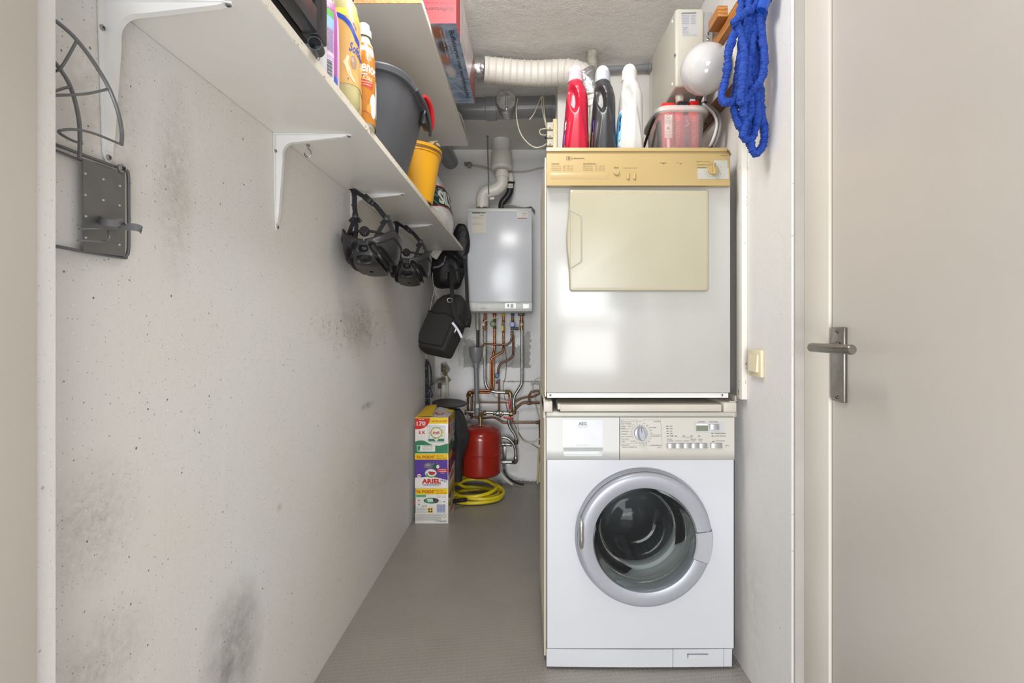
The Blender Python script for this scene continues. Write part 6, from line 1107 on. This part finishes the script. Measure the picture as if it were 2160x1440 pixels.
# ------------------------------------------------------------------ on top of the dryer
TT = ZT
def lbottle(px, D, mb_, mc_, label, lab, dc=0.0, cap=0.0):
    c = V((X(px, D), D + .055, TT)); prof = [(0, .041, .052, 4, 0), (.006, .0445, .056, 4, 0), (.06, .0442, .057, 3.8, 0), (.12, .0405, .056, 3.4, .001), (.17, .0385, .054, 3.0, .003), (.21, .0365, .052, 2.8, .004), (.24, .0315, .046, 2.5, .003), (.262, .0262, .036, 2.2, .001), (.275, .0235, .026, 2, 0)]
    ss = lambda v: (lambda q: q * q * (3 - 2 * q))(min(1.0, max(0.0, v)))
    def dent(x, z, y):
        f = 0.0
        if y < .01:
            wt = ss((.01 - y) / .03); e1 = (((x + .013 + .12 * (z - .20)) / .0175) ** 2 + ((z - .200) / .055) ** 2) ** .5
            f += .020 * ss((1.05 - e1) / .55)
            hb = ss((.165 - z) / .05); f += .007 * hb * ss((-.004 - .085 * (.16 - z) * 1.6 - x) / .012) + .006 * ss((.19 - z) / .06) * ss((x - .009 - .15 * (.17 - z)) / .010)
            f -= .003 * math.exp(-((x - .006 - .02 * (z - .2)) / .009) ** 2) * ss((.26 - z) / .05)
            f *= wt
        return f
    v = Vessel(c, prof, 0, dent); t = thing('detergent_bottle', label, 'bottle', c, 'laundry bottles on the dryer')
    part('bottle', v.build(MB().use(mb_), fr(0, .275, 110), 200), t)
    cpz = TT + .272 + cap; pr = [(0, .0262)]
    for i in range(7): z = .004 + i * .0042; pr += [(z, .0268 - i * .0002), (z + .0014, .0260 - i * .0002), (z + .0028, .0260 - i * .0002), (z + .004, .0266 - i * .0002)]
    pr += [(.035, .0250), (.036, .0225)]
    part('cap', MB().use(mc_).lathe((c.x, c.y, cpz), (0, 0, 1), pr, 48), t)
    part('dosing_ball', MB().use(mat('frosted_' + mc_.name, (208, 205, 207), .25, 0, .02)).lathe((c.x, c.y, cpz + .0355), (0, 0, 1), [(0, .0225)] + [(.022 * math.sin(a), .0225 * math.cos(a) ** .8) for a in fr(.2, 1.5, 9)] + [(.0221, 0)], 40, False, False), t)
    lab(v, t); return v, t
def lab_red(v, t):
    k = MB(lambda u, z, h: v.S(math.radians(u), z, h), tol=(2.5, .008)); k.h = .0007; k.q(145, 222, .012, .135, ink(120, 24, 40, .25), 20, 10); k.lift(.0003); k.poly([(200, .02), (216, .09), (221, .12), (221, .06), (214, .03)], ink(110, 60, 160)); k.poly([(204, .05), (212, .085), (213, .08), (206, .045)], WI)
    k.t('Witte Reus', 190, .112, .03, WI, 30, 'L', .03, 0) if 0 else k.t('rt', 203, .098, .034, WI, 17, 'L', .06); k.t('Color', 207, .034, .010, ink(200, 160, 90), 13, 'L', .03); k.t('58', 214, .014, .010, ink(226, 200, 120), 6, 'L', .02)
    for i in range(4): k.greek(206, 220, .030 - i * .005, .0018, ink(214, 190, 180), i) if 0 else k.q(206, 219, .028 - i * .0055, .0295 - i * .0055, ink(190, 130, 120))
    part('wrap_label', k, t, None, 'dark red label with purple swirl')
def lab_black(v, t):
    k = MB(lambda u, z, h: v.S(math.radians(u), z, h), tol=(2.5, .008)); k.h = .0007; k.q(145, 224, .012, .135, ink(28, 18, 30, .25), 20, 10); k.lift(.0003); k.poly([(205, .125), (222, .132), (222, .07), (214, .10)], ink(92, 56, 140)); k.disc(214, .058, 7.5, ink(206, 150, 110), .030); k.lift(.0003); k.disc(214.5, .058, 6.3, ink(34, 20, 26), .026); k.lift(.0003)
    for a in fr(0, 5.8, 9): k.poly([(214.5, .056), (214.5 + 5 * math.cos(a), .057 + .021 * math.sin(a)), (214.5 + 5 * math.cos(a + .25), .057 + .021 * math.sin(a + .25))], ink(150, 104, 96))
    for i in range(4): k.q(203, 217, .024 - i * .004, .0252 - i * .004, ink(190, 180, 190))
    k.disc(219, .010 + .012, 1.6, WI, .004); part('wrap_label', k, t, None, 'black label with a copper swirl')
def lab_white(v, t):
    k = MB(lambda u, z, h: v.S(math.radians(u), z, h), tol=(2.5, .008)); k.h = .0007; k.q(145, 226, .008, .158, ink(206, 222, 234, .22), 20, 12); k.lift(.0003); k.poly([(170, .045), (224, .055), (225, .10), (221, .135), (212, .150), (170, .15)], ink(96, 178, 220)); k.lift(.0003)
    k.poly([(196, .04), (205, .06), (219, .13), (221, .128), (209, .058)], ink(206, 232, 246)); k.poly([(204, .04), (214, .065), (224, .11), (224.5, .10), (216, .06)], ink(226, 240, 250)); k.disc(201, .135, 4, ink(90, 74, 70), .014)
    k.t('il', 205, .092, .045, ink(34, 48, 130), 11, 'L', .06); k.t('r', 200, .092, .026, ink(34, 48, 130), 5, 'L', .06); k.t('new', 210, .052, .010, ink(80, 150, 70), 11, 'L', .04); k.t('52', 218, .022, .012, ink(60, 70, 130), 6, 'L', .02); k.q(200, 212, .012, .020, ink(40, 60, 150)); k.q(203, 215, .036, .038, ink(60, 130, 190)); k.q(203, 214, .031, .033, ink(60, 130, 190))
    part('wrap_label', k, t, None, 'sky-blue label')
lbottle(1217.5, 1.585, mat('crimson_bottle', (170, 18, 48), .3, 0, .03, coat=.15), mat('pink_cap', (190, 168, 177), .35, 0, .02), 'crimson laundry bottle with a pale pink cap on the dryer, leftmost of three', lab_red)
lbottle(1276.5, 1.585, mat('black_bottle', (44, 44, 46), .33, 0, .04, coat=.1), mat('grey_blue_cap', (170, 174, 180), .35, 0, .02), 'black laundry bottle with a grey cap on the dryer, between the crimson and white ones', lab_black)
lbottle(1335, 1.575, mat('white_bottle', (192, 190, 186), .32, 0, .02, coat=.1), mat('cream_cap', (206, 201, 188), .35, 0, .02), 'white laundry bottle with a cream cap and blue label on the dryer', lab_white)
v = Vessel((X(1253, 1.80), 1.84, TT), [(0, .032, .032, 2.4, 0), (.20, .032, .032, 2.4, 0), (.235, .020, .020, 2, 0), (.25, .014, .014, 2, 0), (.285, .014, .014, 2, 0)])
t = thing('cleaner_bottle', 'clear bottle with yellow and blue label behind the crimson and black bottles', 'bottle', v.c); part('bottle', v.build(MB().use(clear('clear_greenish_plastic', (214, 218, 206), .08, .4)), fr(0, .285, 14), 40), t)
k = MB(lambda u, z, h: v.S(math.radians(u), z, h), tol=(2.5, .008)); k.h = .0006; k.q(200, 340, .03, .14, ink(222, 178, 70), 20, 4); k.lift(); k.q(200, 340, .122, .134, ink(40, 70, 160), 20); k.lift(); k.q(200, 340, .134, .152, ink(236, 206, 50), 20); part('label', k, t, None, 'yellow and blue label')
part('cap', MB().use(ink(206, 208, 204)).cyl(v.c + V((0, 0, .285)), v.c + V((0, 0, .31)), .017, None, 20, .002), t)
t = single('dosing_cup', MB().use(clear('grey_frosted_plastic', (196, 198, 202), .15, .65)).lathe((X(1190, 1.76), 1.80, TT), (0, 0, 1), [(0, .034), (.01, .037), (.05, .037), (.075, .030), (.09, .018), (.094, 0)], 36, True, False), None, 'grey frosted plastic dome behind the crimson bottle on the dryer', 'dosing cup', None, (X(1190, 1.76), 1.80, TT))
# tub of red cartons
TB = clear('milky_tub_plastic', (238, 232, 230), .12, .20)
t = thing('storage_tub', 'translucent plastic tub with a black handle on the dryer, holding red cartons', 'tub', (.535, 1.70, TT))
def tr(z, g=0.0): s_ = z / .182; return [V((p.x, p.y, TT + z)) for p in se((.531, 1.715, 0), .070 + .015 * s_ + g, .088 + .013 * s_ + g, 5.5, 64)]
part('tub_body', MB().use(TB).rings([tr(.001), tr(.004, .002), tr(.09, .001), tr(.17)], True, False), t)
part('rim', MB().use(clear('milky_rim_plastic', (238, 236, 232), .12, .42)).rings([tr(.160, .001), tr(.162, .008), tr(.165, .0105), tr(.174, .0100), tr(.181, .0055), tr(.1825, .0035), tr(.178, .001), tr(.160, .0005)], False, False), t)
part('handle', MB().use(BLACK).tube([V((.437, 1.745, TT + .176)), V((.432, 1.72, TT + .160)), V((.427, 1.80, TT + .11)), V((.427, 1.86, TT + .10))], .0045, 10, 4).tube([V((.630, 1.66, TT + .175)), V((.640, 1.64, TT + .16)), V((.645, 1.68, TT + .12))], .0045, 10, 4) if 0 else MB().use(BLACK).tube([V((.4375, 1.634, TT + .150)), V((.436, 1.70, TT + .133)), V((.4355, 1.79, TT + .098)), V((.436, 1.825, TT + .080)), V((.45, 1.83, TT + .075))], .0050, 10, 5), t, None, 'black carrying handle')
part('handle_joint', MB().use(BLACK).obox(V((.6255, 1.645, TT + .148)), (.5, 0, 1), (0, 1, 0), (1, 0, -.5), .016, .010, .004, .002), t)
CTN = ink(216, 44, 36, .3)
def tubcard(x0, x1, y0, y1, z1, label, v_=0):
    r = thing('tea_carton', label, 'carton', ((x0 + x1) / 2, (y0 + y1) / 2, TT + .006), 'red cartons in the tub'); part('carton', MB().use(CTN).box(x0, x1, y0, y1, TT + .006, TT + z1, .001), r)
    k = MB(lambda u, w_, h: V((x0 + u, y0 - h, TT + w_))); W_ = x1 - x0; k.h = .0004
    k.q(W_ * .18, W_ * .55 if v_ else W_ * .82, .016, .046, ink(238, 226, 220)); 
    if not v_: k.q(W_ * .2, W_ * .85, .085, .165, ink(236, 222, 214)); k.lift(); k.disc(W_ * .5, .158, .006, ink(120, 160, 90)); k.disc(W_ * .5, .118, .005, ink(120, 160, 90)); k.lift(); k.disc(W_ * .5, .158, .0035, WI); [k.greek(W_ * .25, W_ * .8, .106 - i * .005, .002, ink(190, 140, 140), i) for i in range(4)]; [k.greek(W_ * .25, W_ * .8, .145 - i * .005, .002, ink(190, 140, 140), i) for i in range(3)]
    else: [k.greek(W_ * .2, W_ * .6, .155 - i * .0055, .0024, ink(238, 200, 190), i) for i in range(18)]
    k.lift(); k.line([(W_ * .36 - .004, .022), (W_ * .36 + .004, .022), (W_ * .36, .034), (W_ * .36 - .004, .022)], .001, GY); k.greek(W_ * .22, W_ * .5, .018, .002, GY, 3); part('carton_print', k, r); return r
tubcard(.467, .508, 1.645, 1.79, .207, 'red carton at the left of the milky tub, with a white printed panel')
tmid = tubcard(.512, .540, 1.645, 1.80, .196, 'narrow red carton in the middle of the milky tub', 1)
r = tubcard(.566, .594, 1.645, 1.80, .214, 'red carton at the right of the milky tub, standing highest', 1)
t3 = thing('tea_carton', 'purplish pink carton leaning between the middle and right red cartons', 'carton', (.553, 1.66, TT + .006), 'red cartons in the tub'); part('carton', MB().use(ink(170, 60, 90, .3)).box(.541, .565, 1.65, 1.80, TT + .006, TT + .165, .001), t3)
k = MB(lambda u, w_, h: V((.541 + u, 1.65 - h, TT + w_))); k.h = .0004; [k.line([(.006 + .002 * (i % 2), .03 + i * .010), (.019, .034 + i * .010)], .0035, ink(70, 50, 96)) for i in range(8)]; k.line([(.004, .125), (.02, .135), (.012, .15)], .0015, WI); part('carton_print', k, t3)
# carton flaps
fl = lambda pts, r: part('flap', MB().use(CTN).rings([[V(p) for p in pts], [V(p) + V((0, .001, .0008)) for p in pts]]), r)
fl([(.512, 1.646, TT + .196), (.512, 1.70, TT + .198), (.524, 1.70, TT + .215), (.518, 1.65, TT + .213)], tmid); fl([(.566, 1.646, TT + .214), (.566, 1.76, TT + .214), (.545, 1.74, TT + .196), (.542, 1.655, TT + .192)], r)
t4 = thing('knick_knacks_pouch', 'bag of small coloured packets at the back left of the milky tub', 'packets', (.48, 1.80, TT + .006)); t4.name = 'packet_bundle'; OFF['packet_bundle'] = OFF['knick_knacks_pouch']
for i, (a, b, h_, c_) in enumerate(((.458, 1.655, .15, (60, 90, 70)), (.4575, 1.69, .145, (190, 176, 130)), (.457, 1.725, .135, (110, 150, 180)), (.457, 1.757, .14, (150, 80, 60)))): part('packet', MB().use(ink(*c_)).box(a - .0025, a + .0055, b, b + .028, TT + .008, TT + h_ - .01 * i, .001), t4)
# ------------------------------------------------------------------ inverter on the right wall
IV = mat('cream_inverter_case', (188, 184, 172), .4, 0, .015, 3)
t = thing('solar_inverter', 'cream metal inverter box with grey rating label, mounted high on the right wall', 'inverter', (.64, 1.86, 1.955))
ix0, ix1, iy0, iy1, iz0, iz1 = .530, .634, 1.70, 2.03, 1.958, 2.242
part('case', MB().use(IV).box(ix0, ix1, iy0, iy1, iz0, iz1, .010, 4), t)
part('mounting_bracket', MB().use(mat('bracket_aluminium', (176, 175, 174), .4, .35, .04, 60)).box(ix1, .6655, iy0 + .008, iy1 - .01, iz0 + .02, iz1 - .010, .001), t)
for x, z in ((.650, 2.155), (.650, 2.135)): k = MB(); screw(k, (x, iy0 + .008, z), (0, -1, 0), .0058, CHROME, BLACK); part('screw', k, t)
for x, y, z in ((ix0, 1.735, 2.215), (ix0, 1.735, 1.985), (ix0 - .0, 1.705, 2.075)): k = MB(); screw(k, (x, y, z), (-1, 0, 0), .006, CHROME if z == 2.075 else WHITEP, IV); part('screw', k, t)
k = MB(lambda u, v, h: P(1340 + u / 4.236, v / 4.236, 1.6995 - h)); k.yd = -1; k.poly([(408, 112), (546, 106), (556, 322), (420, 326)], ink(178, 178, 180)); k.lift(); k.poly([(412, 113), (545, 108), (546, 122), (413, 126)], ink(120, 120, 124)); gi = ink(96, 96, 100)
for i in range(9): k.greek(418, 482, 140 + i * 9.5, 4.5, gi, i); k.greek(500, 538, 140 + i * 9.5, 4.5, gi, 20 + i)
k.t('CE', 426, 268, 10, gi, 20, 'L', .03); k.greek(424, 476, 246, 6, gi, 44); [k.greek(424, 476, 280 + i * 9, 4, gi, 50 + i) for i in range(3)]; k.line([(444, 262), (466, 262), (455, 246), (444, 262)], 1.6, gi); k.greek(430, 548, 314, 5, gi, 60); part('rating_label', k, t, None, 'grey rating label')
part('cable_gland', MB().use(IV).cyl((.565, 1.76, iz0 + .002), (.562, 1.75, iz0 - .034), .018, .014, 20, .002), t)
part('plug', MB().use(BLACK).obox((.577, 1.76, 1.905), (1, 0, 0), (0, 1, 0), (0, 0, 1), .018, .02, .022, .004).cyl((.583, 1.75, 1.89), (.583, 1.735, 1.865), .006), t)
single('paper_slip', MB().use(ink(206, 206, 214)).rings([[V((.595 + a, 1.72, 1.925 - b)) for a, b in ((-.006, 0), (.012, 0), (.020, .03), (-.010, .055), (-.014, .055))], [V((.595 + a, 1.7215, 1.925 - b)) for a, b in ((-.006, 0), (.012, 0), (.020, .03), (-.010, .055), (-.014, .055))]]), None, 'crumpled pale plastic slip sticking up behind the red cartons', 'slip', None, (.6, 1.72, 1.9))
single('power_cable', MB().use(ink(120, 120, 120)).tube([(.640, 1.72, 1.955), (.640, 1.70, 1.90), (.655, 1.64, 1.84), (.660, 1.62, 1.79), (.648, 1.63, 1.73), (.640, 1.68, 1.70), (.645, 1.80, 1.69)], .0055, 10, 6).use(ink(214, 212, 206)).tube([(.650, 1.72, 1.945), (.6285, 1.70, 1.90), (.6435, 1.645, 1.84), (.6485, 1.625, 1.79), (.636, 1.635, 1.735), (.631, 1.69, 1.712)], .0050, 10, 6).use(BLACK).cyl((.6345, 1.70, 1.902), (.6345, 1.70, 1.897), .012, None, 12).cyl((.640, 1.645, 1.722), (.640, 1.655, 1.712), .012, None, 12), None, 'grey and white power cables curving down beside the milky tub', 'cable', None, (.62, 1.66, 1.8))
# wooden battens on the right wall
tw = NT('orange_pine'); wv = tw.n('ShaderNodeTexWave', wave_type='BANDS', bands_direction='Z'); tw.put(wv.inputs['Vector'], tw.scaled((1, .12, 1))); wv.inputs['Scale'].default_value = 26; wv.inputs['Distortion'].default_value = 5; wv.inputs['Detail'].default_value = 3
tw.put(tw.b.inputs['Base Color'], tw.mix(tw.mapr(wv.outputs['Fac'], .2, .9), lin((190, 132, 66)), lin((158, 100, 46)))); tw.b.inputs['Roughness'].default_value = .4; WOOD = tw.m
t = thing('wooden_batten', 'orange wooden batten high on the right wall, ending behind the blue hose', 'batten', (.68, 1.8, 2.12)); part('batten', MB().use(WOOD).box(.666, .6895, 1.30, 2.28, 2.092, 2.135, .002), t)
part('block', MB().use(WOOD).box(.632, .666, 1.575, 1.66, 2.128, 2.165, .002), t)
t = single('wooden_batten', MB().use(mat('brown_batten', (120, 84, 54), .55, 0, .12, 30)).box(.664, .6895, 1.52, 2.28, 1.862, 1.905, .002), None, 'brown wooden batten on the right wall behind the white globe and cables', 'batten', None, (.68, 1.9, 1.88))
# ------------------------------------------------------------------ globe lamp
t = thing('globe_lamp', 'round opal glass wall lamp between the inverter and the blue hose', 'lamp', (.66, 1.55, 1.935))
OPAL = mat('opal_glass', (190, 188, 187), .07, 0, .01, 2, coat=.6)
gc = V((.583, 1.555, 1.9415)); part('globe', MB().use(OPAL).lathe(gc + V((.074, 0, 0)), (-1, 0, 0), [(0, .030)] + [(.074 - .079 * math.cos(a), .079 * math.sin(a)) for a in fr(.36, PI - .02, 28)] + [(.153, 0)], 56, True, False), t)
part('lamp_base', MB().use(WHITEPVC).box(.655, .6895, 1.50, 1.61, 1.885, 2.0, .004), t)
# ------------------------------------------------------------------ blue expandable hose bundle
tb2 = NT('blue_gathered_fabric'); n_ = tb2.noise(120, 4, .7); tb2.put(tb2.b.inputs['Base Color'], tb2.mix(tb2.mapr(n_, .3, .7), lin((26, 80, 182)), lin((12, 44, 128)))); tb2.b.inputs['Roughness'].default_value = .7; tb2.bump(tb2.noise(170, 4, .7), .7, .005); BLUE = tb2.m
t = thing('expandable_hose', 'bright blue crinkled fabric garden hose hanging in loops on the right wall', 'hose', P(1575, 0, 1.36))
def crink(seed):
    r_ = random.Random(seed); tab = [r_.uniform(-1, 1) for _ in range(400)]; tb_ = [r_.uniform(-1, 1) for _ in range(400)]
    def f(L, u):
        x = L / .0062; i = int(x) % 399; q = x - int(x); y = L / .021; j = int(y) % 399
        return .0098 + .0020 * math.sin(PI * q) ** .5 * (1 + .5 * tab[i]) + .0010 * tb_[j] - .001
    return f
def wobf(seed):
    from mathutils import noise
    return lambda L, j: .30 * noise.noise((L * 130 + seed * 9, math.cos(2 * PI * j / 16) * .9, math.sin(2 * PI * j / 16) * .9)) + .16 * noise.noise((L * 330, j * .8, seed))
loops = [
    ([(1572, -30), (1566, 0), (1556, 45), (1545, 82), (1537, 110), (1533, 150), (1528, 178), (1522, 200), (1526, 214), (1540, 216), (1551, 212), (1556, 190), (1560, 150), (1566, 90), (1578, 40), (1584, -20)], 1.335),
    ([(1600, -20), (1596, 10), (1575, 25), (1556, 40), (1548, 46), (1558, 60), (1570, 110), (1566, 160), (1562, 200), (1564, 215), (1576, 203), (1590, 188), (1606, 165), (1612, 130), (1608, 80), (1600, 30), (1598, -20)], 1.315),
    ([(1568, -20), (1572, 20), (1568, 60), (1562, 110), (1555, 160), (1550, 200), (1550, 232), (1556, 255), (1566, 274), (1576, 262), (1578, 230), (1582, 180), (1588, 120), (1590, 60), (1588, -20)], 1.35),
    ([(1592, -20), (1583, 40), (1578, 90), (1580, 140), (1585, 190), (1582, 230), (1573, 262), (1568, 284), (1576, 294), (1588, 288), (1596, 262), (1598, 220), (1596, 170), (1598, 120), (1603, 60), (1598, -10)], 1.34),
    ([(1604, -20), (1610, 30), (1604, 60), (1598, 110), (1600, 160), (1604, 200), (1607, 240), (1612, 275), (1611, 300), (1602, 318), (1592, 322), (1584, 306), (1580, 286), (1586, 262), (1592, 220), (1588, 170), (1592, 110), (1590, 50), (1584, -20)], 1.352),
    ([(1576, -20), (1580, 30), (1574, 80), (1566, 130), (1572, 180), (1568, 230), (1572, 250), (1582, 240), (1584, 200), (1578, 150), (1586, 100), (1592, 40), (1590, -20)], 1.33),
]
for i, (pts, D) in enumerate(loops):
    part('hose_loop', MB().use(BLUE).tube([P(a, b, D + .006 * math.sin(j * 1.3 + i)) for j, (a, b) in enumerate(pts)], .0105, 16, 26, crink(i), wob=wobf(i)), t)
BLP = mat('blue_plastic', (24, 76, 172), .28, 0, .03, coat=.3)
nb = P(1612, -14, 1.30); part('hose_coupling', MB().use(BLP).cyl(P(1620, -22, 1.30), P(1606, 22, 1.30), .0185, .015, 24, .003).use(BLACK).cyl(P(1614.5, -4, 1.30), P(1613.5, -1, 1.30), .0192, None, 24), t, None, 'glossy blue coupling')
part('hanging_hook', MB().use(BLACK).tube([V((.689, 1.36, 2.06)), V((.66, 1.36, 2.055)), V((.60, 1.35, 2.05)), V((.595, 1.35, 2.07))], .004, 8, 4), t)
for y, l in ((97, 'upper small red wall plug beside the blue hose'), (120, 'lower small red wall plug beside the blue hose')): single('wall_plug', MB().use(RDV).cyl(P(1616.5, y, 1.37), V((.6905, 1.372, P(0, y, 1.37).z)), .0045, None, 10), None, l, 'wall plug', None, P(1616.5, y, 1.37))
